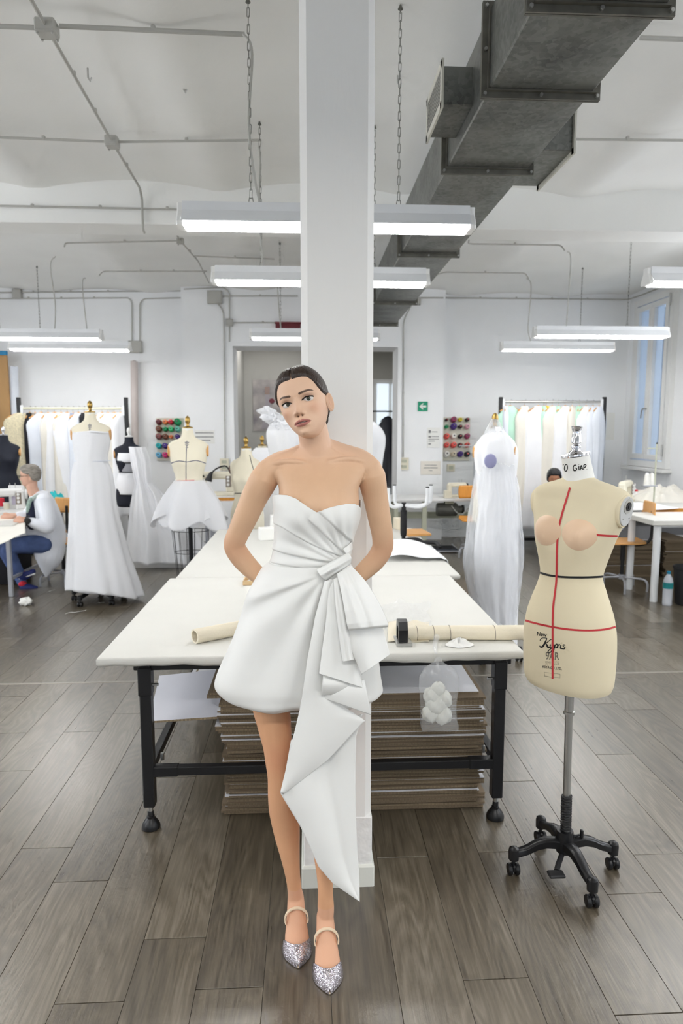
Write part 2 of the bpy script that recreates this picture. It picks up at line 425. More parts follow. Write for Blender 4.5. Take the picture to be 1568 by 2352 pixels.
for y_ in (10.15, 10.6, 11.05): b.box((RX+.9, y_, 2.3), (.05, .05, 2.6))
for z_ in (1.25, 1.95, 2.65, 3.2): b.box((RX+.9, 10.6, z_), (.04, 1.1, .05))
tag(b.build('window_grating', pm('grating_paint', srgb(96, 116, 140), .6), smooth=0), 'grey blue bars of a grating outside the tall window', 'grating')
# column with chamfered corners and a plinth
C0, C1, CY, CD = -.018, .222, 2.30, .26
def octo(x0, x1, y0, y1, ch, z): return [Vector(p) for p in ((x0+ch, y0, z), (x1-ch, y0, z), (x1, y0+ch, z), (x1, y1-ch, z), (x1-ch, y1, z), (x0+ch, y1, z), (x0, y1-ch, z), (x0, y0+ch, z))]
b = MB().ring_loft([octo(C0, C1, CY, CY+CD, .022, 0.05), octo(C0, C1, CY, CY+CD, .022, 3.7)])
co = struct(b.build('column', M['column'], smooth=20), 'white square column standing before the cutting table')
b = MB().ring_loft([octo(C0-.012, C1+.012, CY-.012, CY+CD+.012, .004, 0), octo(C0-.012, C1+.012, CY-.012, CY+CD+.012, .004, .075), octo(C0-.006, C1+.006, CY-.006, CY+CD+.006, .004, .083)])
b.build('baseboard', pm('plinth_white', srgb(226, 228, 220), .45, var=.02), co, smooth=0)
b = MB().box(((C0+C1)/2, CY+CD/2, .17), (C1-C0+.006, CD+.006, .19), bev=.004); b.build('plaster_patch', pm('rough_white_plaster', srgb(238, 238, 236), .8, var=.05, vscale=25, bump=.5, bscale=35), co, smooth=0)
# rooms beyond the doorway
b = MB(); wbox(b, DL-1.2, DL+1.25, 12.4, 12.5, 0, 3.6); wbox(b, DL-.14, DL-.06, 10.55, 12.45, 0, 3.6); wbox(b, DL+1.25, DR+1.5, 15.0, 15.1, 0, 3.6); wbox(b, DR+1.0, DR+1.1, 10.55, 15.1, 0, 3.6); wbox(b, DL-1.2, DR+1.1, 10.55, 15.1, 3.3, 3.4); wbox(b, DL+1.19, DL+1.25, 12.45, 15, 0, 3.5)
struct(b.build('wall_passage', pm('passage_grey_paint', srgb(198, 197, 192), .8), smooth=0), 'grey walls of the room beyond the doorway')
b = MB(); wbox(b, DL-1.3, DR+1.2, 10.5, 15.2, -.03, -.002); struct(b.build('floor_passage', pm('passage_floor', srgb(120, 114, 106), .5), smooth=0), 'floor of the room beyond the doorway')
area_light('passage_fill_light', (DL+.5, 11.4, 3.2), (0, 0, 0), 1.2, .3, 14, (1, .98, .95)); area_light('passage_fill_light', (DR-.2, 13.2, 3.2), (0, 0, 0), 1.2, .3, 18, (1, .98, .95))  # unseen lamps added to brighten the room beyond the doorway
# wooden-grey jamb lining of the doorway
b = MB()
b.box((DL-.03, 10.03, DT/2), (.06, .06, DT)); b.box((DR+.03, 10.03, DT/2), (.06, .06, DT)); b.box(((DL+DR)/2, 10.03, DT+.03), (DR-DL+.12, .06, .06))
struct(b.build('trim_2', M['wall'], smooth=0), 'plain lining around the doorway')
# ================================================================== ventilation duct
DX0, DX1, DZ0, DZ1 = .735, 1.162, 3.0, 3.3
du = thing('ventilation_duct', 'long galvanised sheet metal duct running under the ceiling', 'duct', (.95, 5.5, DZ0))
cuts = [.6, 2.33, 2.90, 3.72, 5.46, 7.5, 9.05]
for a, c in zip(cuts, cuts[1:]):
    b = MB().box(((DX0+DX1)/2, (a+c)/2, (DZ0+DZ1)/2), (DX1-DX0, c-a-.002, DZ1-DZ0), bev=.006)
    # cross break: the bottom sheet is creased along its diagonals
    xc, yc = (DX0+DX1)/2, (a+c)/2; z = DZ0
    b.add([(DX0+.01, a+.02, z), (DX1-.01, a+.02, z), (DX1-.01, c-.02, z), (DX0+.01, c-.02, z), (xc, yc, z-.008)], [(0, 1, 4), (1, 2, 4), (2, 3, 4), (3, 0, 4)])
    xs_ = DX0; zc = (DZ0+DZ1)/2
    b.add([(xs_, a+.02, DZ0+.01), (xs_, c-.02, DZ0+.01), (xs_, c-.02, DZ1-.01), (xs_, a+.02, DZ1-.01), (xs_-.006, yc, zc)], [(0, 1, 4), (1, 2, 4), (2, 3, 4), (3, 0, 4)])
    b.build('duct_section', M['galv'], du, smooth=0)
M['flange'] = pm('flange_steel', srgb(110, 108, 100), .5, metal=.6, var=.2, vscale=15)
for i, y in enumerate(cuts[1:]):
    b = MB(); t = .03; e = .03
    for s_ in (-1, 1):
        yy = y+s_*.006
        b.box(((DX0+DX1)/2, yy, DZ0-e/2), (DX1-DX0+2*e, .009, e)); b.box(((DX0+DX1)/2, yy, DZ1+e/2), (DX1-DX0+2*e, .009, e))
        b.box((DX0-e/2, yy, (DZ0+DZ1)/2), (e, .009, DZ1-DZ0)); b.box((DX1+e/2, yy, (DZ0+DZ1)/2), (e, .009, DZ1-DZ0))
    b.box(((DX0+DX1)/2, y-.012, DZ0-.004), (DX1-DX0+.02, .03, .006)); b.box((DX0-.004, y-.012, (DZ0+DZ1)/2), (.006, .03, DZ1-DZ0))
    fo = b.build('flange', M['flange'], du, smooth=0)
    for px, pz in ((DX0-.016, DZ0-.016), (DX1+.016, DZ0-.016), (DX0-.016, (DZ0+DZ1)/2), ((DX0+DX1)/2, DZ0-.016), (DX0-.016, DZ1+.01)): MB().cyl((px, y-.022, pz), (px, y-.01, pz), .007, n=6).build('bolt', M['steel'], fo)
# air outlets on the duct sides
for nm, X0, X1, Y0, Y1, lab in (('l', DX0-.135, DX0, 3.16, 3.50, ''), ('r', DX1, DX1+.16, 3.52, 4.02, '')):
    b = MB(); z0, z1 = (3.06, 3.22) if nm == 'l' else (3.02, 3.2)
    b.box(((X0+X1)/2, (Y0+Y1)/2, (z0+z1)/2), (X1-X0, Y1-Y0, z1-z0), bev=.003); bo = b.build('outlet_box', M['galv'], du, smooth=0)
    b = MB(); xf = X0 if nm == 'l' else X1; sg = -1 if nm == 'l' else 1
    b.box((xf+sg*.004, (Y0+Y1)/2, z0-.004), (.01, Y1-Y0+.05, .03)); b.box((xf+sg*.004, (Y0+Y1)/2, z1+.004), (.01, Y1-Y0+.05, .03))
    b.box((xf+sg*.004, Y0-.008, (z0+z1)/2), (.01, .03, z1-z0+.04)); b.box((xf+sg*.004, Y1+.008, (z0+z1)/2), (.01, .03, z1-z0+.04))
    b.build('grille_frame', pm('grille_cream' , srgb(205, 203, 192), .5), bo, smooth=0)
    for k in range(9):
        zz = lerp(z0+.015, z1-.015, k/8); MB().box((xf+sg*.002, (Y0+Y1)/2, zz), (.012, Y1-Y0, .004)).build('slat', M['conduit'], bo, smooth=0)
# ================================================================== hanging fluorescent fittings
def fixture(x0, x1, y, z, label, chains, cable=None, zc=3.655, group='hanging fluorescent lights', power=TUBE_W, lit=True):
    xc = (x0+x1)/2; L = x1-x0
    t = thing('fluorescent_light', label, 'lamp', (xc, y, z), group)
    prof = [(-.035, .118), (.035, .118), (.035, .078), (.075, .022), (.082, .02), (.082, .016), (.04, .062), (-.04, .062), (-.082, .016), (-.082, .02), (-.075, .022), (-.035, .078)]
    b = MB().ring_loft([[Vector((xx, y+p, z+q)) for p, q in prof] for xx in (x0+.02, x1-.02)])
    b.build('reflector_housing', M['whitemetal'], t, smooth=0)
    for e, sg in ((x0, 1), (x1, -1)):
        b = MB(); pr = [(-.03, .112), (.03, .112), (.03, .076), (.07, .02), (.06, .004), (-.06, .004), (-.07, .02), (-.03, .076)]
        b.ring_loft([[Vector((e+sg*dx, y+p*s_, z+q)) for p, q in pr] for dx, s_ in ((-.006, .86), (0, .97), (.024, .99))]); b.build('end_cap', M['whitep'], t, smooth=20)
    for s_ in (-.04, .04):
        MB().cyl((x0+.03, y+s_, z+.012), (x1-.03, y+s_, z+.012), .014, n=12).build('tube', M['tube'] if lit else M['whitep'], t)
    for xx in chains:
        b = MB(); zz = z+.118; k = 0; LK = .045; zc = vault(xx, .075 if y < 5.97 else .05)-.002
        b.tube([(xx-.012, y, zz), (xx-.008, y, zz+.03), (xx+.008, y, zz+.03), (xx+.012, y, zz)], .0022, 5)
        zz += .03
        while zz < zc-.02:
            d = Vector((1, 0, 0)) if k % 2 == 0 else Vector((0, 1, 0)); c = Vector((xx, y, zz+LK/2-.004))
            pts = [c+d*(.0062*math.cos(a))+Vector((0, 0, (LK/2-.006)*(1 if math.sin(a) > 0 else -1)+.006*math.sin(a))) for a in [2*PI*j/10+.01 for j in range(10)]]
            b.tube(pts, .0016, 4, closed=True); zz += LK-.008; k += 1
        b.lathe([(.012, 0), (.012, .004), (.004, .02)], (xx, y, zc-.02), 8); b.build('chain', pm('chain_steel', srgb(120, 120, 116), .4, metal=.9) if 'chain' not in M else M['chain'], t)
    if cable:
        MB().tube(spline(cable, 24), .0065, 6).build('cable', M['conduit'], t)
    a = area_light('tube_light', (xc, y, z-.006), (0, 0, 0), L-.08, .12, power, (1.0, .985, .955))
    return t
M['chain'] = pm('chain_steel', srgb(128, 128, 122), .4, metal=.9)
FZ = 2.615
P1, P2, P3 = 4.0, 2.4, 35.0      # tube output: over the table, far end, behind the viewer
fixture(-.612, .822, 3.49, FZ, 'long fluorescent light nearest the viewer, hung in front of the duct', (-.265, .455), [(-.29, 3.49, 3.5), (-.25, 3.49, 3.42), (-.27, 3.49, 3.1), (-.245, 3.49, 2.85), (-.22, 3.49, 2.735)], power=P1)
fixture(-.628, .831, 4.785, FZ, 'fluorescent light hung just behind the nearest one', (-.30, .46), [(-.31, 4.78, 3.5), (-.30, 4.78, 3.42), (-.31, 4.78, 3.1), (-.29, 4.78, 2.73)], power=P1)
fixture(-.613, .80, 7.65, FZ, 'fluorescent light hung before the doorway', (-.28, .5), [(-.32, 7.65, 3.4), (-.30, 7.65, 3.0), (-.28, 7.65, 2.73)], power=P2)
fixture(-3.70, -2.24, 7.80, FZ, 'nearer of the two fluorescent lights at the left', (-3.34,), [(-2.70, 7.8, 3.5), (-2.76, 7.8, 3.4), (-2.73, 7.8, 3.0), (-2.75, 7.8, 2.73)], power=P2)
fixture(-3.68, -2.20, 8.86, FZ, 'farther of the two fluorescent lights at the left', (-3.3,), [(-2.72, 8.86, 3.5), (-2.76, 8.86, 3.4), (-2.72, 8.86, 2.73)], power=P2)
fixture(2.41, 3.87, 7.32, FZ, 'nearer of the two fluorescent lights at the right', (3.42,), [(2.74, 7.32, 3.5), (2.78, 7.32, 3.4), (2.76, 7.32, 2.73)], power=P2)
fixture(2.42, 3.86, 8.60, FZ, 'farther of the two fluorescent lights at the right', (3.42,), [(2.72, 8.6, 3.5), (2.78, 8.6, 3.4), (2.76, 8.6, 2.9), (2.80, 8.6, 2.73)], power=P2)
fixture(2.30, 3.76, 4.68, FZ, 'fluorescent light cut off by the right edge above the window', (2.7, 3.4), power=P1)
fixture(2.30, 3.76, 3.40, FZ, 'fluorescent light just outside the right edge, before the cut off one', (2.7, 3.4), power=P1)
fixture(-3.70, -2.24, 4.70, FZ, 'fluorescent light just outside the left edge, farther one', (-3.3, -2.6), power=P1)
fixture(-3.70, -2.24, 3.40, FZ, 'fluorescent light just outside the left edge, nearer one', (-3.3, -2.6), power=P1)
for (a, c, yy) in ((-3.7, -2.24, .6), (-.62, .82, .3), (2.3, 3.76, .6), (-3.7, -2.24, -2.2), (-.62, .82, -2.2), (2.3, 3.76, -2.2)):
    area_light('tube_light', ((a+c)/2, yy, FZ), (0, 0, 0), 1.38, .14, P3 if yy < 1 else P1, (1.0, .985, .955))   # the other rows of the same lights, outside the frame
# ================================================================== conduits and junction boxes
def cz(x, y, z=3.575): return onz(x, y, z)
def conduit(label, paths, r=.012, clips=True):
    r *= .72
    t = thing('conduit', label, 'pipe', paths[0][0], 'grey electrical conduits')
    for p in paths:
        MB().tube(p, r, 8).build('pipe', M['conduit'], t)
        if clips:
            for a, c in zip(p, p[1:]):
                L = (c-a).length
                if L < .5: continue
                for k in range(1, int(L/.6)+1):
                    q = a.lerp(c, k/(int(L/.6)+1)); d = (c-a).normalized()
                    MB().box(q+Vector((0, 0, .008)), (.022, .022, .028), bev=.004).build('clip', M['conduit'], t, smooth=0)
    return t
def bend(pts, r=.07):                   # round the corners of a polyline
    pts = [Vector(p) for p in pts]; out = [pts[0]]
    for a, b_, c in zip(pts, pts[1:], pts[2:]):
        u = (a-b_); v = (c-b_); k = min(r, u.length*.45, v.length*.45); u.normalize(); v.normalize()
        for s_ in range(6):
            q = s_/5; out.append((b_+u*k)*(1-q)**2+b_*2*q*(1-q)+(b_+v*k)*q*q)
    return out+[pts[-1]]
def jbox(p, d, label, lid=(0, 0, -1)):
    t = thing('junction_box', label, 'junction box', p, 'grey junction boxes')
    MB().box(p, d, bev=.006).build('box', M['conduit'], t, smooth=0)
    l = Vector(lid); q = Vector(p)+Vector([l[k]*d[k]/2 for k in range(3)]); dd = [d[k]*.94 if l[k] == 0 else .012 for k in range(3)]
    MB().box(q, dd, bev=.004).build('lid', M['conduit'], t, smooth=0)
    b = MB(); ax = [k for k in range(3) if l[k] == 0]
    for s1 in (-1, 1):
        for s2 in (-1, 1):
            e = Vector(q); e[ax[0]] += s1*d[ax[0]]*.38; e[ax[1]] += s2*d[ax[1]]*.38; MB().box(e+l*.007, [.012]*3, bev=.003).build('screw', M['steel'], t, smooth=0)
    return t
A_, B_ = Vector((-1.235, 3.60, 3.56)), Vector((-1.30, 4.94, 3.57))
jbox(A_, (.095, .085, .06), 'square grey junction box high on the ceiling at top left')
jbox(B_, (.085, .09, .06), 'grey junction box in the middle of the left ceiling conduit')
conduit('grey conduit running along the left ceiling towards the beam', [[Vector((-1.18, 2.4, 3.58)), A_], [A_, B_], bend([B_, Vector((-1.335, 5.86, 3.58)), Vector((-1.34, 5.94, 3.52)), Vector((-1.34, 5.94, 3.28)), Vector((-1.34, 5.99, 3.27))], .04)], .0135)
conduit('grey conduit crossing the ceiling from the top left box to the nearest light', [[Vector((-2.2, 3.66, 3.6)), A_], [A_+Vector((.06, 0, .01)), cz(562, 79)]], .016)
conduit('grey conduit crossing the ceiling to the second hanging light', [[cz(-60, 313), B_], [B_, cz(600, 322)]])
conduit('grey conduit fixed along the left of the beam', [[Vector((-4.4, 5.945, 3.46)), Vector((-.05, 5.945, 3.44))]])
conduit('grey conduit crossing the ceiling to the right of the duct, nearest', [[cz(1470, 87), cz(1640, 92)]], .016)
conduit('grey conduit crossing the ceiling to the right of the air outlet', [[cz(1240, 319), cz(1640, 323)]])
conduit('bent grey conduit hanging on the beam right of the duct', [bend([Vector((1.36, 5.6, 3.6)), Vector((1.36, 5.93, 3.58)), Vector((1.36, 5.94, 3.30)), Vector((1.30, 5.96, 3.26))], .05)], .015)
Cb = onz(414, 553, 3.57); jbox(Cb, (.07, .07, .05), 'small grey junction box beyond the beam on the left')
W1_ = at(493, 683, 10.02); jbox(W1_, (.21, .06, .18), 'grey junction box at the top of the wall left of the doorway', (0, -1, 0))
conduit('grey conduit along the far left ceiling between small box and wall', [[onz(398, 528, 3.57), Cb], [Cb, onz(455, 600, 3.57), onz(480, 650, 3.57)], bend([Cb, onz(150, 558, 3.57), onz(148, 566, 3.5)], .05)], .011)
conduit('grey conduit crossing the far ceiling behind the second light', [[onz(455, 600, 3.57), onz(447, 588, 3.57), onz(630, 595, 3.57)]], .011)
conduit('grey conduit to the farther left hanging light', [bend([onz(475, 623, 3.57), onz(236, 623, 3.57), onz(228, 633, 3.5)], .05)], .011)
conduit('grey conduit right of the duct to the nearer right light', [bend([onz(1078, 545, 3.57), onz(1075, 560, 3.57), onz(1288, 563, 3.57), onz(1296, 575, 3.5)], .05)], .011)
conduit('grey conduit right of the duct to the farther right light', [bend([onz(1000, 632, 3.57), onz(1020, 625, 3.57), onz(1206, 627, 3.57), onz(1214, 640, 3.5)], .05)], .011)
yw = WY-.02
conduit('upper grey conduit along the top of the left wall', [[at(-10, 672, yw), at(418, 668, yw)]])
conduit('lower grey conduit along the top of the left wall turning down', [bend([at(-10, 686, yw), at(296, 684, yw), at(303, 694, yw), at(303, 790, yw)], .12)])
conduit('grey conduit turning down beside it towards the wall box', [bend([at(418, 684, yw), at(330, 686, yw), at(321, 696, yw), at(321, 790, yw)], .12)])
jbox(at(311, 797, yw), (.2, .06, .17), 'grey junction box on the wall above the left rack', (0, -1, 0))
jbox(at(40, 675, yw), (.13, .06, .13), 'small grey junction box at the top left of the wall', (0, -1, 0))
yp = 10.03
conduit('grey conduit on the pier left of the doorway', [bend([at(493, 690, yp), at(513, 712, yp), at(514, 760, yp), at(517, 1060, yp)], .08), bend([at(422, 664, yp), at(515, 660, yp), at(527, 672, yp), at(527, 800, yp)], .1), [at(527, 741, yp), at(680, 741, yp)], [at(510, 680, yp), at(684, 680, yp)]], .012)
jbox(at(527, 741, yp), (.1, .05, .1), 'round-cornered grey box on the pier above the doorway', (0, -1, 0))
jbox(at(957, 692, yp), (.11, .06, .11), 'grey junction box under the far end of the duct', (0, -1, 0))
conduit('grey conduit running down the pier right of the doorway', [bend([at(945, 700, yp), at(926, 735, yp), at(926, 1050, yp)], .12)], .012)
conduit('grey conduit along the top of the right wall', [[at(962, 684, yp), at(1018, 684, yp)], bend([at(1020, 684, yw), at(1442, 688, yw), Vector((4.83, 9.95, at(1442, 688, yw).z)), Vector((4.83, 6, at(1442, 688, yw).z))], .08)], .014)
# stray hooks left in the ceiling
for i, (x, y, lab) in enumerate(((202, 178, 'small metal hook in the ceiling beside the long conduit'), (421, 205, 'small metal hook in the bare ceiling left of the column'), (913, 190, 'thin wire stub in the ceiling right of the column'))):
    p = onz(x, y, 3.6); b = MB().tube([p+Vector((0, 0, .05)), p, p+Vector((.012, 0, -.02)), p+Vector((.02, 0, .0))], .005, 6); tag(b.build('ceiling_hook', M['steel']), lab, 'hook')
# ================================================================== cutting tables
M['cover'] = pm('cream_cotton_cover', srgb(216, 215, 209), .8, spec=.15, var=.02, vscale=3, bump=.08, bscale=300, sheen=.1)
M['calico'] = pm('cream_calico', srgb(226, 217, 196), .85, spec=.1, var=.03, vscale=6, bump=.15, bscale=250, sheen=.1)
TZ = .757
def cutting_table(X0, X1, Y0, Y1, label, front=True):
    t = thing('cutting_table', label, 'table', ((X0+X1)/2, (Y0+Y1)/2, 0), 'white covered cutting tables')
    # padded top under a stretched cover: soft edge, gathered underside
    rnd = random.Random(3); ph = [rnd.uniform(0, 6) for _ in range(6)]
    def hem(s): return .0018*math.sin(s*9+ph[0])+.0014*math.sin(s*23+ph[1])+.001*math.sin(s*47+ph[2])
    rings = []; nx, ny = 90, 60
    per = [(lerp(X0, X1, i/nx), Y0, 0) for i in range(nx)]+[(X1, lerp(Y0, Y1, i/ny), 1) for i in range(ny)]+[(lerp(X1, X0, i/nx), Y1, 2) for i in range(nx)]+[(X0, lerp(Y1, Y0, i/ny), 3) for i in range(ny)]
    def ring(ins, z, amp=0, pl=0):
        out = []
        for x, y, sd in per:
            s = x+y*1.3; px = max(X0+ins, min(X1-ins, x)); py = max(Y0+ins, min(Y1-ins, y))
            out.append(Vector((px, py, z+hem(s)*amp+pl*.002*math.sin(s*60))))
        return out
    b = MB().ring_loft([ring(.05, TZ-.045), ring(.012, TZ-.040, 1.6), ring(.0, TZ-.026, .6), ring(.0, TZ-.008), ring(.003, TZ-.002), ring(.010, TZ)])
    b.build('covered_top', M['cover'], t, smooth=50)
    f = MB(); a = .05
    lx0, lx1, ly0, ly1 = X0+.173, X1-.08, Y0+.07, Y1-.12
    zr = TZ-.046
    def bar(p, q, s): p = Vector(p); q = Vector(q); f_ = MB(); c = (p+q)/2; d = q-p; f_.box(c, (abs(d.x)+s, abs(d.y)+s, s), bev=.003); return f_
    bar((lx0-.03, ly0, zr-.012), (lx1+.03, ly0, zr-.012), .03).build('top_rail', M['black'], t, smooth=0)
    bar((lx0-.03, ly1, zr-.012), (lx1+.03, ly1, zr-.012), .03).build('top_rail', M['black'], t, smooth=0)
    for xx in (lx0, lx1): bar((xx, ly0, zr-.012), (xx, ly1, zr-.012), .03).build('top_rail', M['black'], t, smooth=0)
    zl = .252
    bar((lx0, ly0, zl), (lx1, ly0, zl), .036).build('stretcher', M['black'], t, smooth=0)
    for xx in (lx0, lx1):
        so = bar((xx, ly0, zl), (xx, ly1, zl), .034).build('stretcher', M['black'], t, smooth=0)
    for xx, sg in ((lx0, 1), (lx1, -1)):
        s2 = MB().box((xx+sg*.07, ly0, zl), (.10, .042, .042), bev=.003); s2.build('sleeve', M['black'], t, smooth=0)
        MB().cyl((xx+sg*.045, ly0+.05, zl+.02), (xx+sg*.045, ly0+.05, zl+.05), .008, n=6).build('bolt', M['steel'], t)
        MB().cyl((xx+sg*.02, ly0, .62), (xx+sg*.05, ly0, .62), .006, n=6).build('bolt', M['steel'], t)
        for yy in (ly0, ly1):
            lo = MB().box((xx, yy, (.10+zr)/2), (.046, .05, zr-.10), bev=.004); le = lo.build('leg', M['black'], t, smooth=0)
            MB().box((xx, yy, .64), (.053, .057, .12), bev=.003).build('leg_sleeve', M['black'], le, smooth=0)
            MB().cyl((xx, yy, .05), (xx, yy, .105), .011, n=10).build('spindle', M['steel'], le)
            MB().lathe([(.010, .078), (.0125, .074), (.0125, .056), (.016, .054), (.016, .046), (.022, .040), (.033, .024), (.0375, .013), (.0375, .003), (.034, 0)], (xx, yy, 0), 24).build('levelling_foot', M['blackp'], le)
    return t
cutting_table(-.832, .872, 2.632, 4.085, 'large white covered cutting table behind the column')
cutting_table(-.80, .94, 4.10, 6.10, 'second white covered table pushed against the back of the near one')
# ---- cardboard sheets stacked under the table
def board_mat(name, brown, flute):
    m, N, L, B = mk(name); B.inputs['Roughness'].default_value = .85; tc = N.new('ShaderNodeTexCoord')
    wv = N.new('ShaderNodeTexWave'); wv.wave_type = 'BANDS'; wv.bands_direction = 'X'; wv.inputs['Scale'].default_value = flute; wv.inputs['Distortion'].default_value = 1.5
    L.new(tc.outputs['Object'], wv.inputs['Vector'])
    no = N.new('ShaderNodeTexNoise'); no.inputs['Scale'].default_value = 9; L.new(tc.outputs['Object'], no.inputs['Vector'])
    ad = N.new('ShaderNodeMath'); ad.operation = 'MULTIPLY_ADD'; ad.inputs[1].default_value = .35; L.new(no.outputs['Fac'], ad.inputs[0]); L.new(wv.outputs['Fac'], ad.inputs[2])
    cr = N.new('ShaderNodeValToRGB'); e = cr.color_ramp.elements; e[0].position = .15; e[0].color = (*srgb(*[c*.62 for c in brown]), 1); e[1].position = .95; e[1].color = (*srgb(*brown), 1)
    L.new(ad.outputs[0], cr.inputs[0]); L.new(cr.outputs[0], B.inputs['Base Color']); return m
M['flute'] = board_mat('corrugated_edge', (168, 150, 120), 55); M['flute2'] = board_mat('corrugated_edge_dark', (132, 116, 92), 48)
M['liner'] = pm('brown_paper_liner', srgb(128, 112, 92), .85, var=.06); M['linerw'] = pm('white_paper_liner', srgb(232, 233, 238), .7, var=.02)
M['gap'] = pm('flute_shadow_paper', srgb(92, 76, 60), .9, var=.1)
rnd = random.Random(21); z = .003; first = None; n = 0
def sheet(cx, cy, z, w, d, h, rot, white, dark, label, group):
    b = MB(); hh = h
    # two liners and a middle liner proud of the fluted core
    for k, zz in enumerate((0, hh*.5-.0004, hh-.0009)):
        b.box((0, 0, zz+.0005), (w, d, .0011 if k != 1 else .0008), mi=2 if (k == 2 and white) else 1)
    b.box((0, 0, hh*.26), (w-.004, d-.004, hh*.44), mi=0); b.box((0, 0, hh*.74), (w-.004, d-.004, hh*.44), mi=0)
    o = b.build('cardboard_sheet', [M['flute2'] if dark else M['flute'], M['liner'], M['linerw']], None, smooth=0, rebase=False)
    o.location = (cx, cy, z); o.rotation_euler = (0, 0, rot); tag(o, label, 'cardboard', group); return o
ST = 'cardboard sheets stacked under the table'
while z < .50:
    h = rnd.choice((.0078, .0086, .0092, .0098)); white = rnd.random() < .30; dark = rnd.random() < .4
    lo = -.365 if z < .33 else -.385
    x0 = lo+rnd.uniform(-.012, .022); x1 = .758+rnd.uniform(-.03, .010)
    if .10 < z < .2: x0 += .01
    cy = 3.27+rnd.uniform(-.006, .012); d = 1.0
    lab = 'brown corrugated cardboard sheet in the tall stack under the cutting table' if not white else 'white faced corrugated sheet in the tall stack under the cutting table'
    sheet((x0+x1)/2, cy, z, x1-x0, d, h, rnd.uniform(-.006, .006), white, dark, lab, ST)
    z += h+.0006; n += 1
ztop = z
for k in range(4):
    h = .0095; x0 = -.44+.012*k; x1 = .10
    sheet((x0+x1)/2+.0, 3.28+.01*k, z, x1-x0, .9, h, .01, k == 3, False, 'short corrugated sheet on top of the stack by the bent white panel', 'short sheets on top of the cardboard stack'); z += h+.0006
sheet(.37, 3.30, ztop, .74, .95, .0095, 0, True, False, 'white faced sheet topping the right of the cardboard stack', None)
rnd = random.Random(5); z2 = .23
for k in range(11):                       # a smaller pile further back, standing proud to the left
    sheet(-.30+rnd.uniform(-.03, .03), 3.72+rnd.uniform(-.02, .02), z2, .62, .5, .012, rnd.uniform(-.03, .03), k in (4, 7, 10), k % 2 == 0, 'cardboard sheet in the ragged pile behind the main stack', 'ragged pile of cardboard behind the stack'); z2 += .0135
o = MB().box((-.30, 4.55, .115), (.5, .5, .229), bev=.004).build('cardboard_box', M['liner'], smooth=0); tag(o, 'closed brown carton carrying the ragged pile behind the stack', 'box')
# bent white panel leaning out over the left of the stack
P = [at(366, 1552, 3.25), at(600, 1527, 3.25), at(588, 1640, 2.80), at(337, 1657, 2.80)]
def pfn(u, v):
    a = P[0].lerp(P[1], u); c = P[3].lerp(P[2], u); q = a.lerp(c, v); return q+Vector((0, 0, -.018*math.sin(PI*v)*(.6+.4*u)))
b = MB().grid(pfn, 12, 12); nv = len(b.v)
low = [p-Vector((0, 0, .009)) for p in b.v]; nu = 13
b.v += low; b.f += [tuple(reversed([i+nv for i in f])) for f in b.f]; b.m = [1]*len(b.f)
edge = [i for i in range(13)]+[13*j+12 for j in range(1, 13)]+[12*13+i for i in range(11, -1, -1)]+[13*j for j in range(11, 0, -1)]
for i, a in enumerate(edge): c = edge[(i+1) % len(edge)]; b.f.append((a, c, c+nv, a+nv)); b.m.append(0)
tag(b.build('foam_board', [M['flute'], pm('glossy_white_board', srgb(228, 230, 240), .35, var=.01)], smooth=40), 'bent glossy white board sticking out left of the cardboard stack', 'board')
# ---- things on the table
def bolt_roll(name, pts, r0, label, squash=.8, lines=(), hollow=True):
    t = thing(name, label, 'fabric roll', (pts[0][0], pts[0][1], TZ), 'rolls of cream fabric on the table')
    P = spline(pts, 40); N_ = 28; rings = []; rn = random.Random(4)
    for i, p in enumerate(P):
        T = (P[min(i+1, 39)]-P[max(i-1, 0)]).normalized(); S = Vector((0, 0, 1)); Bn = T.cross(S).normalized(); u = i/39
        ring = []
        for k in range(N_):
            a = 2*PI*k/N_; r = r0*(1+.03*math.sin(3*a+u*5)+.02*math.sin(7*a+u*9)); zz = max(-r0*squash*.96, math.sin(a)*r*squash)
            ring.append(p+Bn*math.cos(a)*r+S*zz)
        rings.append(ring)
    if hollow:
        inner = [[p.lerp(q, .24) for q in rings[0]] for p in [sum(rings[0], Vector())/N_]][0]; c = sum(rings[0], Vector())/N_
        inn = [q.lerp(c, .22) for q in rings[0]]; d = (P[1]-P[0]).normalized(); inn2 = [q+d*.10 for q in inn]
        rings = [inn2, inn]+rings
    MB().ring_loft(rings, True, True).build('roll', M['calico'], t, smooth=60)
    for u in lines:
        i = int(u*39)+(2 if hollow else 0); rg = [q+(q-sum(rings[i], Vector())/N_)*.012 for q in rings[i]]
        MB().tube(rg, .0012, 4, closed=True).build('printed_line', pm('grey_check_line', srgb(120, 112, 100), .9), t)
    return t
a, c = onz(447, 1462, TZ+.03), onz(640, 1425, TZ+.03)
bolt_roll('fabric_roll', [a, a.lerp(c, .5), c], .036, 'short hollow roll of cream fabric on the left of the table', .85)
a, c = onz(935, 1455, TZ+.025), onz(1235, 1452, TZ+.03)
bolt_roll('fabric_roll', [a, a.lerp(c, .3)+Vector((0, .004, 0)), a.lerp(c, .6), c], .042, 'long roll of checked cream fabric behind the mannequin', .72, (.12, .24, .36, .72), False)
# crumpled loose end of that cloth
def crum(u, v):
    q = onz(lerp(890, 985, u), lerp(1428, 1474, v), TZ+.004); q.z += .03*math.sin(PI*u)*math.sin(PI*v)*(1+.4*math.sin(9*u+4*v))+.008*math.sin(14*v+6*u)*math.sin(PI*u); return q
tag(MB().grid(crum, 24, 16).build('cloth_end', M['calico'], smooth=90, solid=.0015), 'crumpled cream cloth end lying beside the pattern weight', 'cloth')
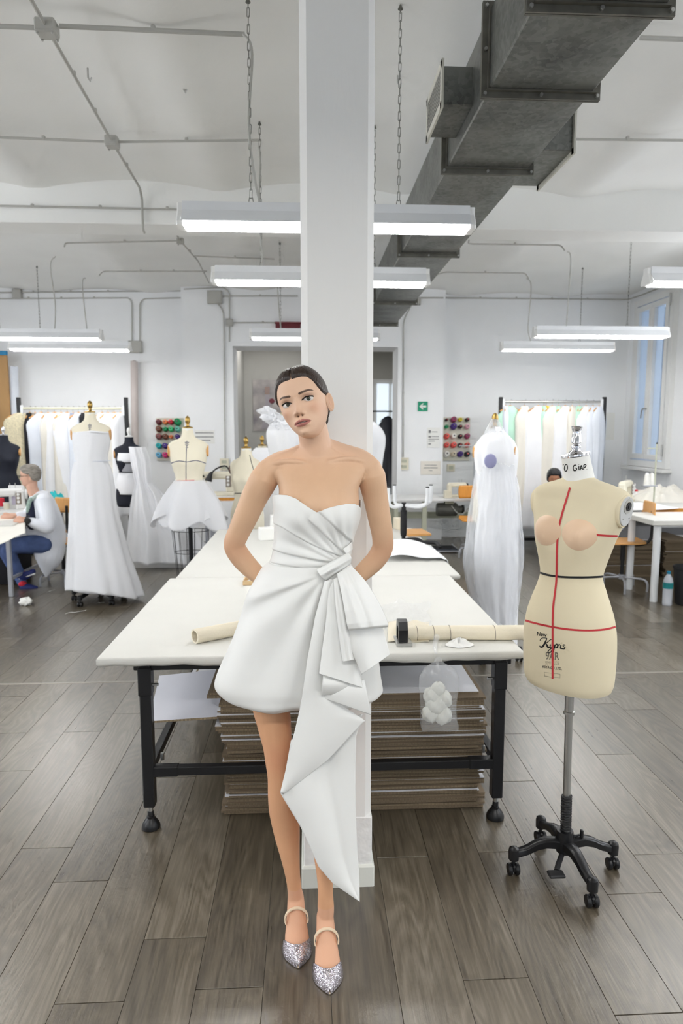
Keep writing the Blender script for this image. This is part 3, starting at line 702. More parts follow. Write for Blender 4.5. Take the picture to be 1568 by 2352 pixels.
# pattern weight: steel plate with a black handle
p = onz(927, 1482, TZ); t = thing('pattern_weight', 'steel pattern weight with a tall black handle on the table', 'weight', p)
MB().box(p+Vector((0, .03, .008)), (.066, .11, .016), bev=.002).build('plate', M['steel'], t, smooth=0)
q = p+Vector((-.004, .03, .016)); b = MB(); arch = [(-.04, 0), (-.042, .05), (-.028, .082), (.0, .088), (.028, .082), (.042, .05), (.04, 0)]
inn = [(.022, 0), (.022, .045), (.012, .06), (-.012, .06), (-.022, .045), (-.022, 0)]
for sx in (0,):
    pts = arch; b.ring_loft([[q+Vector((dx, yy*1.0, zz)) for yy, zz in arch+inn] for dx in (-.019, .019)])
b.build('handle', M['blackp'], t, smooth=0)
# little wooden tray half hidden behind the skirt
p = onz(572, 1344, TZ); t = thing('wooden_tray', 'small open wooden tray beside the elbow on the table', 'tray', p); wd = pm('pale_wood', srgb(214, 184, 140), .6, var=.08, vscale=20, stretch=(1, 4, 1))
MB().box(p+Vector((0, .05, .003)), (.07, .11, .006)).build('base', wd, t, smooth=0)
for dx, dy, sx, sy in ((-.033, .05, .006, .11), (.033, .05, .006, .11), (0, -.004, .072, .006), (0, .104, .072, .006)): MB().box(p+Vector((dx, dy, .013)), (sx, sy, .022), bev=.001).build('side', wd, t, smooth=0)
for k in range(4): MB().box(p+Vector((-.015+.01*k, .04+.015*k, .012)), (.006, .03, .006), rot=.5*k).build('chalk', M['whitep'], t, smooth=0)
# clear film lying on the table and hanging over its edge with a knotted bag
M['film'] = pm('clear_film', (.95, .97, 1.0), .12, spec=.6, alpha=.20)
M['bagfilm'] = pm('clear_bag', (.80, .82, .84), .12, spec=.8, alpha=.20)
def film(u, v):
    q = onz(lerp(868, 985, u)+6*math.sin(9*v), lerp(1385, 1440, v)+5*math.sin(11*u), TZ+.003); q.z += .012*abs(math.sin(11*u+5*v)*math.sin(8*v-3*u)); return q
tag(MB().grid(film, 26, 18).build('plastic_film', M['film'], smooth=60), 'sheet of clear film lying on the table right of the bow', 'film')
def tissue(u, v):
    a = 2*PI*u; r = v; q = onz(1055+30*r*math.cos(a)*(1+.2*math.sin(3*a)), 1478+10*r*math.sin(a), TZ+.003); q.z += .024*(1-r*r)*(.6+.4*math.sin(5*a+7*r)); return q
tag(MB().grid(tissue, 40, 12, True).build('tissue', pm('white_tissue', srgb(238, 238, 236), .8), smooth=60), 'crumpled white tissue in front of the long fabric roll', 'tissue')
by = 2.60; t = thing('plastic_bag', 'knotted clear bag of white scraps hanging off the table front', 'bag', at(1004, 1665, by))
prof = [(1500, 1001, 4), (1512, 1001, 10), (1528, 1003, 34), (1545, 1002, 44), (1570, 1003, 44), (1600, 1003, 40), (1635, 1003, 39), (1655, 1003, 41), (1668, 1004, 40)]
rings = []; rn = random.Random(9)
for i, (y, x, hw) in enumerate(prof):
    ring = []
    for k in range(28):
        a = 2*PI*k/28; r = hw*(1+.07*math.sin(5*a+i)+.05*math.sin(9*a+2*i)); pp = at(x+math.cos(a)*r, y, by); pp.y = by-.045+math.sin(a)*r/560*.62*(1 if i < 8 else .15); ring.append(pp)
    rings.append(ring)
MB().ring_loft(rings, False, True).build('bag_skin', M['bagfilm'], t, smooth=60)
b = MB().tube([at(1001, 1500, by-.045), at(998, 1480, by+.0), at(1003, 1462, by+.06)], [.006, .009, .012], 8); b.build('twisted_neck', M['bagfilm'], t)
# scraps in the bag: crumpled pieces
rn = random.Random(12)
for k, (sx_, sy_, R0) in enumerate(((-14, 1638, .036), (12, 1642, .038), (-2, 1618, .042), (-12, 1598, .032), (14, 1606, .034), (2, 1582, .028))):
    c = at(1003+sx_, sy_, by-.045); ph = rn.uniform(0, 6)
    def sfn(u, v, c=c, ph=ph, R=R0):
        a = 2*PI*u; bb = PI*v; r = R*(1+.10*math.sin(3*a+ph)*math.sin(2*bb)+.07*math.sin(5*a-2*ph)*math.sin(5*bb)+.04*math.sin(11*a+9*bb)); return c+Vector((r*math.sin(bb)*math.cos(a), r*math.sin(bb)*math.sin(a)*.75, r*math.cos(bb)))
    MB().grid(sfn, 36, 24, True).build('scrap', pm('white_scrap', srgb(226, 227, 220), .9) if 'scrap' not in M else M['scrap'], t, smooth=60)
# ================================================================== dress forms
def ring_pts(a, b, yo, z, n=48, e=2.25, bust=None):
    out = []
    for k in range(n):
        t = 2*PI*k/n; c, s = math.cos(t), math.sin(t)
        x = a*math.copysign(abs(c)**(2/e), c); y = b*math.copysign(abs(s)**(2/e), s)+yo
        if bust and s > 0:
            bx, bz, amp, sg, sz = bust
            y += amp*(math.exp(-((x-bx)/sg)**2-((z-bz)/sz)**2)+math.exp(-((x+bx)/sg)**2-((z-bz)/sz)**2))*s
        out.append((x, y, z))
    return out
def frame(c, front):
    f = Vector((front[0], front[1], 0)).normalized(); l = Vector((-f.y, f.x, 0)); c = Vector(c)
    return lambda p: c+l*p[0]+f*p[1]+Vector((0, 0, p[2]))
def form_mb(stations, fr, nz=60, n=56, e=2.2, bust=None, cap=True):
    z0, z1 = stations[0][0], stations[-1][0]; rings = []
    for i in range(nz+1):
        z = lerp(z0, z1, i/nz); a, b, yo = cinterp(stations, z); rings.append([fr(p) for p in ring_pts(a, b, yo, z, n, e, bust)])
    return MB().ring_loft(rings, cap, cap)
def bvh_of(mb): return BVHTree.FromPolygons([tuple(p) for p in mb.v], mb.f)
def on_surf(bvh, x, y, off=.0009):
    h, nn, i, d = bvh.ray_cast(CC, _ray(x, y).normalized())
    if h is None: return None
    if nn.dot(_ray(x, y)) > 0: nn = -nn
    return h+nn*off
def strip(bvh, pts, w, off=.0009, n=40, smooth=True):  # a tape or pen stroke lying on a surface
    P = spline([(a, b, 0) for a, b in pts], n) if smooth else [Vector((a, b, 0)) for a, b in pts]
    m = MB(); L = []; R = []
    for i, p in enumerate(P):
        T = P[min(i+1, len(P)-1)]-P[max(i-1, 0)]; T = T.normalized() if T.length > 0 else Vector((1, 0, 0)); N_ = Vector((-T.y, T.x, 0))
        ww = w(i/(len(P)-1)) if callable(w) else w
        l, r = on_surf(bvh, p.x+N_.x*ww, p.y+N_.y*ww, off), on_surf(bvh, p.x-N_.x*ww, p.y-N_.y*ww, off)
        if l and r: L.append(l); R.append(r)
    if len(L) > 1: m.ring_loft([L, R], closed=False)
    return m
def merge(*ms):
    o = MB()
    for m in ms: n0 = len(o.v); o.v += m.v; o.f += [tuple(i+n0 for i in f) for f in m.f]; o.m += m.m
    return o
def text_on(bvh, s, x0, y0, x1, y1, skew=0.0, drop=0.0, off=.0009, bold=0.0):   # built-in lettering laid on a surface, box in photo pixels
    cu = bpy.data.curves.new('lettering', 'FONT'); cu.body = s; cu.resolution_u = 3; cu.offset = bold
    o = bpy.data.objects.new('lettering', cu); COL.objects.link(o); dg = bpy.context.evaluated_depsgraph_get(); me = bpy.data.meshes.new_from_object(o.evaluated_get(dg))
    bpy.data.objects.remove(o); vs = [v.co.copy() for v in me.vertices]; fs = [tuple(p.vertices) for p in me.polygons]
    if not vs: return MB()
    ax, bx = min(v.x for v in vs), max(v.x for v in vs); ay, by_ = min(v.y for v in vs), max(v.y for v in vs)
    m = MB(); out = []
    for v in vs:
        u = (v.x-ax)/(bx-ax); t = (v.y-ay)/(by_-ay); q = on_surf(bvh, lerp(x0, x1, u)+skew*t, lerp(y1, y0, t)+drop*u, off)
        if q is None: return MB()
        out.append(q)
    bpy.data.meshes.remove(me); return m.add(out, fs)
M['form'] = pm('cream_form_linen', srgb(226, 214, 184), .75, spec=.2, var=.02, vscale=5, bump=.04, bscale=500)
M['formpale'] = pm('pale_form_linen', srgb(234, 227, 206), .75, spec=.2, var=.02, vscale=5)
M['formdark'] = pm('navy_form_cloth', srgb(26, 30, 42), .8, var=.1)
M['redtape'] = pm('red_tape', srgb(196, 52, 58), .7, var=.05); M['blacktape'] = pm('black_tape', srgb(26, 26, 28), .6)
M['ink'] = pm('black_print', srgb(24, 24, 22), .7); M['greyink'] = pm('grey_print', srgb(120, 114, 100), .8); M['paleink'] = pm('pale_print', srgb(176, 166, 142), .8)
M['neckwrap'] = pm('white_neck_tape', srgb(236, 236, 232), .7, var=.02, bump=.1, bscale=80)
M['pad'] = pm('nude_satin_pad', srgb(230, 198, 166), .4, var=.02, sheen=.2)
def caster(c, t, s=1.0):
    c = Vector(c); b = MB()
    for dx in (-.013*s, .013*s): MB().lathe([(0, -.008*s), (.019*s, -.008*s), (.022*s, -.004*s), (.022*s, .004*s), (.019*s, .008*s), (0, .008*s)], c+Vector((dx, 0, .022*s)), 20, 'X').build('wheel', M['blackp'], t)
    b.box(c+Vector((0, 0, .03*s)), (.014*s, .034*s, .024*s), bev=.004); b.cyl(c+Vector((0, 0, .035*s)), c+Vector((0, 0, .062*s)), .006*s, n=10); b.build('caster_fork', M['blackp'], t)
def star_base(t, c, arms, rad, z_hub=.13, s=1.0, rot=0.0, pedal=True, dirs=None):
    c = Vector(c)
    MB().lathe([(.03*s, .085), (.034*s, .11), (.031*s, .16), (.03*s, .168)], c, 24).build('hub', M['blackp'], t)
    for k in range(arms):
        a = dirs[k] if dirs else rot+2*PI*k/arms; d = Vector((math.cos(a), math.sin(a), 0)); w_ = Vector((-d.y, d.x, 0)); rings = []
        for u in (0, .15, .35, .55, .75, .9, 1.0):
            r = lerp(.018, rad-.01, u); zz = lerp(.118, .088, u)+.018*math.sin(PI*min(u, .8)/.8); hw = lerp(.022, .014, u)*s; hh = lerp(.034, .024, u)*s
            q = c+d*r+Vector((0, 0, zz)); rings.append([q+w_*hw-Vector((0, 0, hh/2)), q+w_*hw+Vector((0, 0, hh*.3)), q+w_*hw*.6+Vector((0, 0, hh/2)), q-w_*hw*.6+Vector((0, 0, hh/2)), q-w_*hw+Vector((0, 0, hh*.3)), q-w_*hw-Vector((0, 0, hh/2))])
        ao = MB().ring_loft(rings).build('base_arm', M['blackp'], t, smooth=50)
        e = c+d*rad; MB().lathe([(.019*s, .062), (.020*s, .092), (.018*s, .103), (.010*s, .109), (.001, .110)], e, 20).build('arm_cap', M['blackp'], ao)
        caster(e, ao, s)
# ---- the large dress form on the right
MY = 2.335; MC = Vector((.945, MY, 0)); mt = thing('dress_form', 'large cream dress form with red tape lines and bust pads at the right', 'mannequin', MC, 'dress forms')
view = Vector((-MC.x, -MC.y, 0)).normalized(); left = Vector((view.y, -view.x, 0)); th = math.radians(31)
fdir = view*math.cos(th)+left*math.sin(th)
if fdir.x > view.x: fdir = view*math.cos(th)-left*math.sin(th)
rowsM = [(1571, 1210, 1398), (1560, 1205, 1402), (1540, 1203, 1405), (1500, 1202, 1408), (1460, 1203, 1409), (1440, 1205, 1408), (1410, 1211, 1404), (1380, 1221, 1396), (1350, 1233, 1387), (1322, 1241, 1380), (1290, 1238, 1388), (1260, 1234, 1399), (1230, 1230, 1410), (1200, 1227, 1424), (1170, 1223, 1435), (1145, 1224, 1440), (1126, 1231, 1434), (1114, 1252, 1410), (1104, 1280, 1378), (1096, 1296, 1363), (1088, 1296, 1358)]
ratio = [(1571, .80), (1440, .80), (1380, .80), (1322, .80), (1260, .78), (1200, .68), (1150, .50), (1120, .50), (1100, .80), (1088, .95)]
stM = []
for y, xl, xr in rowsM:
    A, B_2 = at(xl, y, MY), at(xr, y, MY); wv = (B_2-A).length/2*.955; rt = interp([(-p, q) for p, q in ratio][::1] if False else sorted((p, q) for p, q in ratio), y)[0]
    a = wv/math.sqrt(math.cos(th)**2+(rt*math.sin(th))**2); mid = ((A+B_2)/2-MC); stM.append((A.z, a, a*rt, 0.0, mid.x, mid.y))
stM.sort()
def fM(p): # drift of the axis as measured
    l = Vector((-fdir.y, fdir.x, 0)); dx = interp([(s[0], s[4]) for s in stM], p[2])[0]
    return Vector((MC.x+dx, MC.y, 0))+l*p[0]+fdir*p[1]+Vector((0, 0, p[2]))
zb = at(1300, 1228, MY).z
tm = form_mb([s[:4] for s in stM], fM, 90, 72, 2.15, (.085, zb, .021, .055, .055))
tm.build('torso', M['form'], mt, smooth=60)
BV = bvh_of(tm)
strip(BV, [(1309, 1120), (1300, 1150), (1291, 1180), (1283, 1215), (1279, 1260), (1278, 1322), (1276, 1350), (1270, 1400), (1269, 1470), (1269, 1530), (1269, 1559)], 2.2, .0016).build('center_tape', M['redtape'], mt)
strip(BV, [(1198, 1421), (1210, 1426), (1240, 1434), (1275, 1441), (1310, 1446), (1350, 1448), (1385, 1446), (1404, 1442), (1414, 1439)], 2.2, .0014).build('hip_tape', M['redtape'], mt)
strip(BV, [(1364, 1228), (1390, 1230), (1420, 1231)], 2.2, .0014, 14).build('bust_tape', M['redtape'], mt)
strip(BV, [(1234, 1313), (1246, 1317), (1260, 1321), (1290, 1325), (1330, 1326), (1370, 1325), (1392, 1323)], 2.4, .0014).build('waist_tape', M['blacktape'], mt)
# bust pads
def bust_pad(cx, cy, rx, ry, lift, sh):
    cen = on_surf(BV, cx, cy, 0); m = MB(); N0 = (fdir*math.cos(sh)+Vector((-fdir.y, fdir.x, 0))*math.sin(sh)); U = Vector((-N0.y, N0.x, 0)); Z = Vector((0, 0, 1))
    def fn(u, v):
        a = 2*PI*u; r = v; x, z_ = math.cos(a)*rx*r, math.sin(a)*ry*r*(1+.10*max(0, -math.sin(a))**3); q = cen+U*x+Z*z_
        h_, nn, i_, d_ = BV.ray_cast(q+N0*.12, -N0)
        if h_ is None or (h_-q).length > .05: h_ = q-N0*.02*r
        return h_+N0*(.004*(1-r**6)+lift*max(0, 1-r*r)**1.15-.001)
    m.grid(fn, 40, 18, True); return m
bust_pad(1250, 1217, .064, .052, .010, math.radians(-14)).build('bust_pad', M['pad'], mt, smooth=180)
bust_pad(1327, 1228, .060, .052, .010, math.radians(16)).build('bust_pad', M['pad'], mt, smooth=180)
# arm plates
lM = Vector((-fdir.y, fdir.x, 0))
if lM.dot(CR) < 0: lM = -lM
for sg in (1, -1):
    S = lM*sg; zc_ = at(1418, 1160, MY).z; ca = MC+Vector((interp([(s[0], s[4]) for s in stM], zc_)[0], 0, 0)); a_ = interp([s[:2] for s in stM], zc_)[0]
    o_ = ca+S*(a_-.010)+Vector((0, 0, zc_)); Fd = fdir; m = MB(); tilt = Vector((0, 0, -.18))
    Sn = (S+tilt*.6).normalized(); Up = (Vector((0, 0, 1))-Sn*Sn.z).normalized()
    def plate(rx, rz, h0, h1, dz=0.0): return MB().ring_loft([[o_+Sn*h+Fd*(math.cos(2*PI*k/40)*rx*s_)+Up*(math.sin(2*PI*k/40)*rz*s_*(1.0 if math.sin(2*PI*k/40) > 0 else 1.25)+dz) for k in range(40)] for h, s_ in ((-.03, 1.0), (h0, 1.0), (h1, .97))])
    plate(.046, .050, .003, .005).build('armhole_rim', M['form'], mt)
    po = plate(.041, .045, .007, .009).build('arm_plate', pm('grey_arm_plate', srgb(196, 197, 196), .45, var=.02) if 'armplate' not in M else M['armplate'], mt)
    for r_, hh, mm in ((.025, .011, M['conduit']), (.015, .014, M['rubber']), (.007, .016, M['blackp'])):
        MB().ring_loft([[o_+Sn*h+Fd*math.cos(2*PI*k/28)*r_+Up*(math.sin(2*PI*k/28)*r_+.012) for k in range(28)] for h in (.004, hh)]).build('socket_ring', mm, po)
    for q in ((.0, .042), (.02, -.03), (-.02, -.03)): MB().ball(o_+Sn*.010+Fd*q[0]+Up*q[1], .0022, 8, 6).build('screw', M['steel'], po)
# neck: white tape wrap with hand lettering, chrome cap and finial
zn0, zn1 = at(1328, 1097, MY).z, at(1321, 1051, MY).z
n0, n1 = at(1329, 1097, MY), at(1321, 1048, MY); tiltd = Vector((.16, .05, 1)).normalized()
def nring(c, rx, ry, lean): return [c+lM*math.cos(2*PI*k/40)*rx+fdir*math.sin(2*PI*k/40)*ry+Vector((0, 0, lean*(math.cos(2*PI*k/40)*lM.x*rx+math.sin(2*PI*k/40)*fdir.x*ry))) for k in range(40)]
nm = MB().ring_loft([nring(n0+Vector((0, 0, -.02)), .060, .060, 0), nring(n0, .0525, .0525, .05), nring(n0.lerp(n1, .5), .049, .049, .1), nring(n1, .0465, .0465, .16)]); nm.build('neck_wrap', M['neckwrap'], mt, smooth=60)
NB = bvh_of(nm)
MB().ring_loft([nring(n1+Vector((0, 0, h)), r, r, .16) for h, r in ((0, .0475), (.006, .0485), (.010, .047), (.011, .030))]).build('neck_cap', M['chrome'], mt)
f0 = n1+Vector((.001, 0, .011)); MB().lathe([(.030, -.004), (.020, .006), (.014, .010), (.013, .016), (.017, .020), (.017, .024), (.011, .030), (.012, .034), (.018, .038), (.0145, .066), (.013, .070), (.018, .088), (.019, .090), (.019, .093), (.001, .094)], f0, 32).build('finial', M['chrome'], mt, smooth=40)
g = []
def pen(pts, w=1.1, n=14): g.append(strip(NB, pts, w, .0008, n))
pen([(1300, 1066), (1297, 1070), (1296, 1077), (1298, 1082), (1301, 1081), (1303, 1075), (1302, 1068), (1300, 1066)], 1.1, 24); pen([(1294, 1066), (1293, 1069)], 1, 4)
pen([(1323, 1069), (1319, 1068), (1316, 1073), (1317, 1080), (1321, 1081), (1324, 1078), (1323, 1075), (1320, 1075)], 1.1, 24)
pen([(1329, 1071), (1329, 1076), (1330, 1080)], 1.1, 6); pen([(1328.6, 1067), (1329.2, 1067.6)], 1.2, 3)
pen([(1332, 1080), (1334.5, 1069), (1337.5, 1079)], 1.1, 14); pen([(1333, 1076), (1337, 1075.5)], 1, 6)
pen([(1340, 1079), (1340, 1068)], 1.1, 6); pen([(1340, 1068), (1344, 1067), (1345, 1070), (1343, 1073), (1340, 1074)], 1.1, 14); pen([(1346.5, 1078), (1347.3, 1078.4)], 1.2, 3)
merge(*g).build('hand_lettering', M['ink'], mt, smooth=0)
# stamped lettering on the hip
text_on(BV, 'New', 1233, 1451, 1255, 1460, 1, 3, bold=.02).build('stamped_lettering', M['ink'], mt, smooth=0)
g = []
def scr(pts, w, n=26): g.append(strip(BV, pts, w, .0009, n))
th_ = lambda u: .7+1.5*math.sin(PI*u)
scr([(1240, 1472), (1242, 1467), (1248, 1465), (1256, 1466)], .8); scr([(1256, 1466), (1252, 1475), (1247, 1484), (1242, 1486), (1239, 1483)], th_)
scr([(1269, 1467), (1263, 1470), (1257, 1475), (1251, 1478)], .9); scr([(1253, 1477), (1256, 1482), (1259, 1487), (1263, 1487)], th_)
scr([(1264, 1480), (1263, 1486), (1266, 1488), (1270, 1482)], 1.3); scr([(1271, 1480), (1269, 1490), (1263, 1499), (1258, 1498), (1262, 1492), (1271, 1487)], 1.1)
scr([(1275, 1480), (1272, 1490), (1269, 1500)], 1.5); scr([(1274, 1483), (1278, 1479), (1280, 1483), (1277, 1488), (1273, 1487)], 1.1)
scr([(1281, 1480), (1280, 1489)], 1.4); scr([(1281, 1484), (1284, 1480), (1286, 1482)], 1.0); scr([(1288, 1482), (1287, 1489), (1290, 1489)], 1.4); scr([(1289, 1476.5), (1289.6, 1477.2)], 1.5, 4)
scr([(1298, 1482), (1294, 1481), (1293, 1484), (1297, 1487), (1296, 1490), (1291, 1490), (1289, 1488)], 1.2)
merge(*g).build('script_lettering', M['ink'], mt, smooth=0)
text_on(BV, '9AR', 1253, 1497, 1284, 1515, 0, 1, bold=.015).build('stamped_lettering', M['greyink'], mt, smooth=0)
text_on(BV, 'SEMI NUDE', 1252, 1518, 1284, 1526, 0, 1).build('stamped_lettering', M['paleink'], mt, smooth=0)
text_on(BV, 'KIIYA CO.,LTD.', 1246, 1528, 1290, 1535, 0, 5, bold=.01).build('stamped_lettering', M['ink'], mt, smooth=0)
strip(BV, [(lerp(p[0], q[0], k/8), lerp(p[1], q[1], k/8)) for p, q in zip([(1250, 1544), (1286, 1548), (1286, 1557), (1251, 1553)], [(1286, 1548), (1286, 1557), (1251, 1553), (1250, 1544)]) for k in range(9)], .5, .0011, smooth=False).build('stamped_frame', M['paleink'], mt, smooth=0)
# pole, collar, spring, base
p0, p1 = at(1308, 1575, MY), at(1298.5, 1915, MY); pc = lambda z_: p1.lerp(p0, (z_-p1.z)/(p0.z-p1.z))
MB().cyl(pc(p1.z-.06), pc(p0.z+.05), .0135, n=20).build('pole', M['steel'], mt)
zz = at(1306, 1636, MY).z; MB().cyl(pc(zz-.03+.03), pc(p0.z+.05), .0155, n=20).build('upper_pole', M['steel'], mt)
MB().lathe([(.014, -.008), (.020, -.006), (.020, .004), (.014, .007)], pc(zz), 20).build('collar', M['steel'], mt)
z0_, z1_ = at(1298, 1912, MY).z, at(1301, 1826, MY).z; hel = []
for k in range(16*15+1): u = k/(16*15); q = pc(lerp(z0_, z1_, u)); a = 2*PI*15*u; hel.append(q+Vector((math.cos(a)*.0175, math.sin(a)*.0175, 0)))
MB().tube(hel, .0028, 5).build('spring', M['rubber'], mt)
hub = Vector((p1.x-.003, MY, 0))
ends = [(.758, 2.330), (1.148, 2.345), (.972, 2.185), (.93, 2.50)]
star_base(mt, hub, 4, .192, dirs=[math.atan2(y-hub.y, x-hub.x) for x, y in ends])
b = MB().tube([hub+Vector((-.01, -.01, .085)), hub+Vector((-.04, -.05, .065)), hub+Vector((-.055, -.075, .058))], .010, 8); b.box(hub+Vector((-.062, -.09, .055)), (.058, .04, .012), bev=.004); b.build('foot_pedal', M['rubber'], mt)
b = MB().cyl(hub+Vector((.03, 0, .14)), hub+Vector((.055, -.005, .15)), .004, n=8); b.box(hub+Vector((.062, -.005, .155)), (.012, .012, .03), bev=.003); b.build('locking_screw', M['blackp'], mt)
# ================================================================== the person in the white dress
def proj(P):
    v = Vector(P)-CC; z = v.dot(CF); return 784+FPX*v.dot(CR)/z, 1176-FPX*v.dot(CU)/z
M['skin'] = pm('skin', (1, 1, 1), .5, spec=.35, var=.03, vscale=14, bump=.03, bscale=260, vcol=True)
def remeshed(mb, voxel, smooth_it=6):
    o = mb.build('tmp_body', M['skin'], None, rebase=False); m = o.modifiers.new('r', 'REMESH'); m.mode = 'VOXEL'; m.voxel_size = voxel; m.use_smooth_shade = True
    s = o.modifiers.new('s', 'SMOOTH'); s.factor = .5; s.iterations = smooth_it
    dg = bpy.context.evaluated_depsgraph_get(); me = bpy.data.meshes.new_from_object(o.evaluated_get(dg))
    vs = [v.co.copy() for v in me.vertices]; fs = [tuple(p.vertices) for p in me.polygons]; bpy.data.objects.remove(o); bpy.data.meshes.remove(me); return vs, fs
def limb(b, st, n=24):
    """st: (x, y, Y, radius) in photo pixels and metres; a smooth tapering limb with rounded ends"""
    pts = [at(x, y, Y) for x, y, Y, r in st]; rr = [r for *_, r in st]; K = (len(st)-1)*8+1
    P = spline(pts, K); R = [q[0] for q in spline([(r, 0, 0) for r in rr], K)]
    d0 = (P[0]-P[1]).normalized(); d1 = (P[-1]-P[-2]).normalized()
    PP = [P[0]+d0*R[0]*q for q in (.95, .7)]+P+[P[-1]+d1*R[-1]*q for q in (.7, .95)]; RR = [R[0]*.3, R[0]*.72]+R+[R[-1]*.72, R[-1]*.3]
    return b.tube(PP, RR, n)
bd = MB()
tors = [(1575, 640, 780, 2.15, .06), (1550, 612, 800, 2.15, .09), (1500, 592, 815, 2.145, .105), (1440, 590, 812, 2.14, .108), (1370, 604, 806, 2.135, .098), (1300, 626, 798, 2.125, .084), (1240, 634, 804, 2.12, .084), (1190, 634, 818, 2.115, .094), (1155, 638, 824, 2.115, .100), (1120, 640, 824, 2.125, .096), (1092, 630, 838, 2.14, .083), (1070, 628, 846, 2.148, .066), (1054, 648, 822, 2.152, .052), (1042, 668, 792, 2.152, .046), (1030, 684, 768, 2.15, .044)]
rings = []
tt = []
for y, xl, xr, Yc, ry in tors:
    A = at(xl, y, Yc); B2 = at(xr, y, Yc); tt.append((y, (A.x+B2.x)/2, Yc, (A.z+B2.z)/2, (B2.x-A.x)/2, ry))
tt.sort()
for i in range(61):
    y = lerp(tt[0][0], tt[-1][0], i/60); cx, Yc, z, rx, ry = cinterp(tt, y); ring = []
    for k in range(48):
        a = 2*PI*k/48; x = rx*math.copysign(abs(math.cos(a))**.92, math.cos(a)); yy = -ry*math.sin(a)
        fr = max(0, math.sin(a)); yy -= .022*fr*(math.exp(-((x-.062)/.045)**2-((y-1172)/34)**2)+math.exp(-((x+.062)/.045)**2-((y-1172)/34)**2))
        ring.append(Vector((cx+x, Yc+yy, z)))
    rings.append(ring)
bd.ring_loft(rings)
# neck, trapezius, collar bones
limb(bd, [(730, 1062, 2.16, .060), (727, 1040, 2.155, .054), (723, 1015, 2.145, .0485), (718, 990, 2.135, .047), (713, 965, 2.130, .044)])
limb(bd, [(718, 1034, 2.165, .036), (680, 1052, 2.165, .036), (640, 1068, 2.16, .040), (610, 1088, 2.155, .040)])
limb(bd, [(735, 1026, 2.165, .036), (780, 1043, 2.165, .036), (825, 1060, 2.16, .040), (852, 1082, 2.155, .040)])
limb(bd, [(716, 1070, 2.102, .007), (690, 1062, 2.100, .008), (655, 1060, 2.113, .009), (622, 1066, 2.132, .010)], 12)
limb(bd, [(736, 1068, 2.102, .007), (765, 1059, 2.100, .008), (805, 1054, 2.113, .009), (842, 1062, 2.132, .010)], 12)
# arms: elbows out, forearms going behind the back
limb(bd, [(609, 1096, 2.155, .045), (600, 1112, 2.16, .045), (584, 1142, 2.17, .0425), (563, 1190, 2.18, .039), (547, 1225, 2.19, .0355), (538, 1252, 2.20, .0345), (552, 1279, 2.205, .0345), (574, 1304, 2.21, .032), (598, 1326, 2.22, .027), (622, 1346, 2.235, .0215)])
limb(bd, [(852, 1090, 2.155, .045), (856, 1110, 2.16, .044), (862, 1142, 2.17, .040), (872, 1195, 2.18, .037), (878, 1230, 2.19, .035), (878, 1258, 2.20, .0345), (864, 1284, 2.205, .0335), (842, 1306, 2.21, .031), (815, 1330, 2.22, .026), (792, 1348, 2.235, .0215)])
# hands clasped behind, each with palm, four fingers and a thumb
for sx, (x0, y0) in ((1, (630, 1352)), (-1, (784, 1354))):
    limb(bd, [(x0, y0, 2.24, .021), (x0+sx*22, y0+14, 2.252, .026), (x0+sx*38, y0+22, 2.255, .026)], 14)
    for k, L in enumerate((34, 40, 37, 28)):
        limb(bd, [(x0+sx*38, y0+6+k*10, 2.256, .0092), (x0+sx*(38+L*.55), y0+10+k*10, 2.262, .0085), (x0+sx*(38+L), y0+18+k*10, 2.258, .0072)], 10)
    limb(bd, [(x0+sx*12, y0+2, 2.25, .011), (x0+sx*26, y0-12, 2.258, .0095), (x0+sx*40, y0-18, 2.258, .008)], 10)
# legs
limb(bd, [(655, 1480, 2.14, .088), (636, 1545, 2.13, .076), (622, 1605, 2.115, .0635), (629, 1660, 2.105, .055), (637, 1712, 2.095, .047), (641, 1748, 2.09, .0445), (645, 1785, 2.09, .0430), (649, 1825, 2.095, .0480), (653, 1865, 2.10, .0490), (659, 1915, 2.095, .0420), (666, 1965, 2.085, .0320), (672, 2010, 2.08, .0245), (676, 2040, 2.08, .0235), (678, 2062, 2.085, .0255), (678, 2085, 2.085, .024)])
limb(bd, [(765, 1480, 2.14, .088), (760, 1545, 2.12, .076), (752, 1610, 2.095, .063), (745, 1670, 2.07, .052), (741, 1745, 2.045, .0445), (741, 1795, 2.04, .0435), (742, 1850, 2.045, .0490), (743, 1905, 2.04, .0450), (745, 1965, 2.02, .0345), (746, 2015, 2.0, .0255), (747, 2050, 1.99, .0240), (748, 2085, 1.99, .0262), (748, 2112, 1.99, .024)])
FEET = []
for tip, ank in ((Vector((-.0375, 1.919, 0)), Vector((-.047, 2.095, 0))), (Vector((.0565, 1.816, 0)), Vector((.0475, 2.000, 0)))):
    d = (tip-ank); L = d.length; d.normalize(); sd = Vector((-d.y, d.x, 0)); FEET.append((tip, ank, d, sd))
    st = [(-.036, .068, .095, .012), (-.026, .062, .118, .024), (0, .056, .160, .0270), (.03, .046, .128, .0300), (.07, .022, .082, .036), (.10, .008, .058, .0395), (.125, .006, .040, .036), (.145, .006, .026, .022), (.152, .008, .018, .010)]
    k_ = L/.178; rings = []
    for i in range(41):
        s = lerp(st[0][0], st[-1][0], i/40); zb_, zt_, hw = cinterp(st, s); c = ank+d*s*k_; ring = []
        for q in range(24):
            a = 2*PI*q/24; ring.append(c+sd*math.cos(a)*hw*(1 if math.sin(a) < 0 else 1-.12*math.sin(a))+Vector((0, 0, (zb_+zt_)/2+math.sin(a)*(zt_-zb_)/2)))
        rings.append(ring)
    bd.ring_loft(rings)
bv, bf = remeshed(bd, .0032, 5)
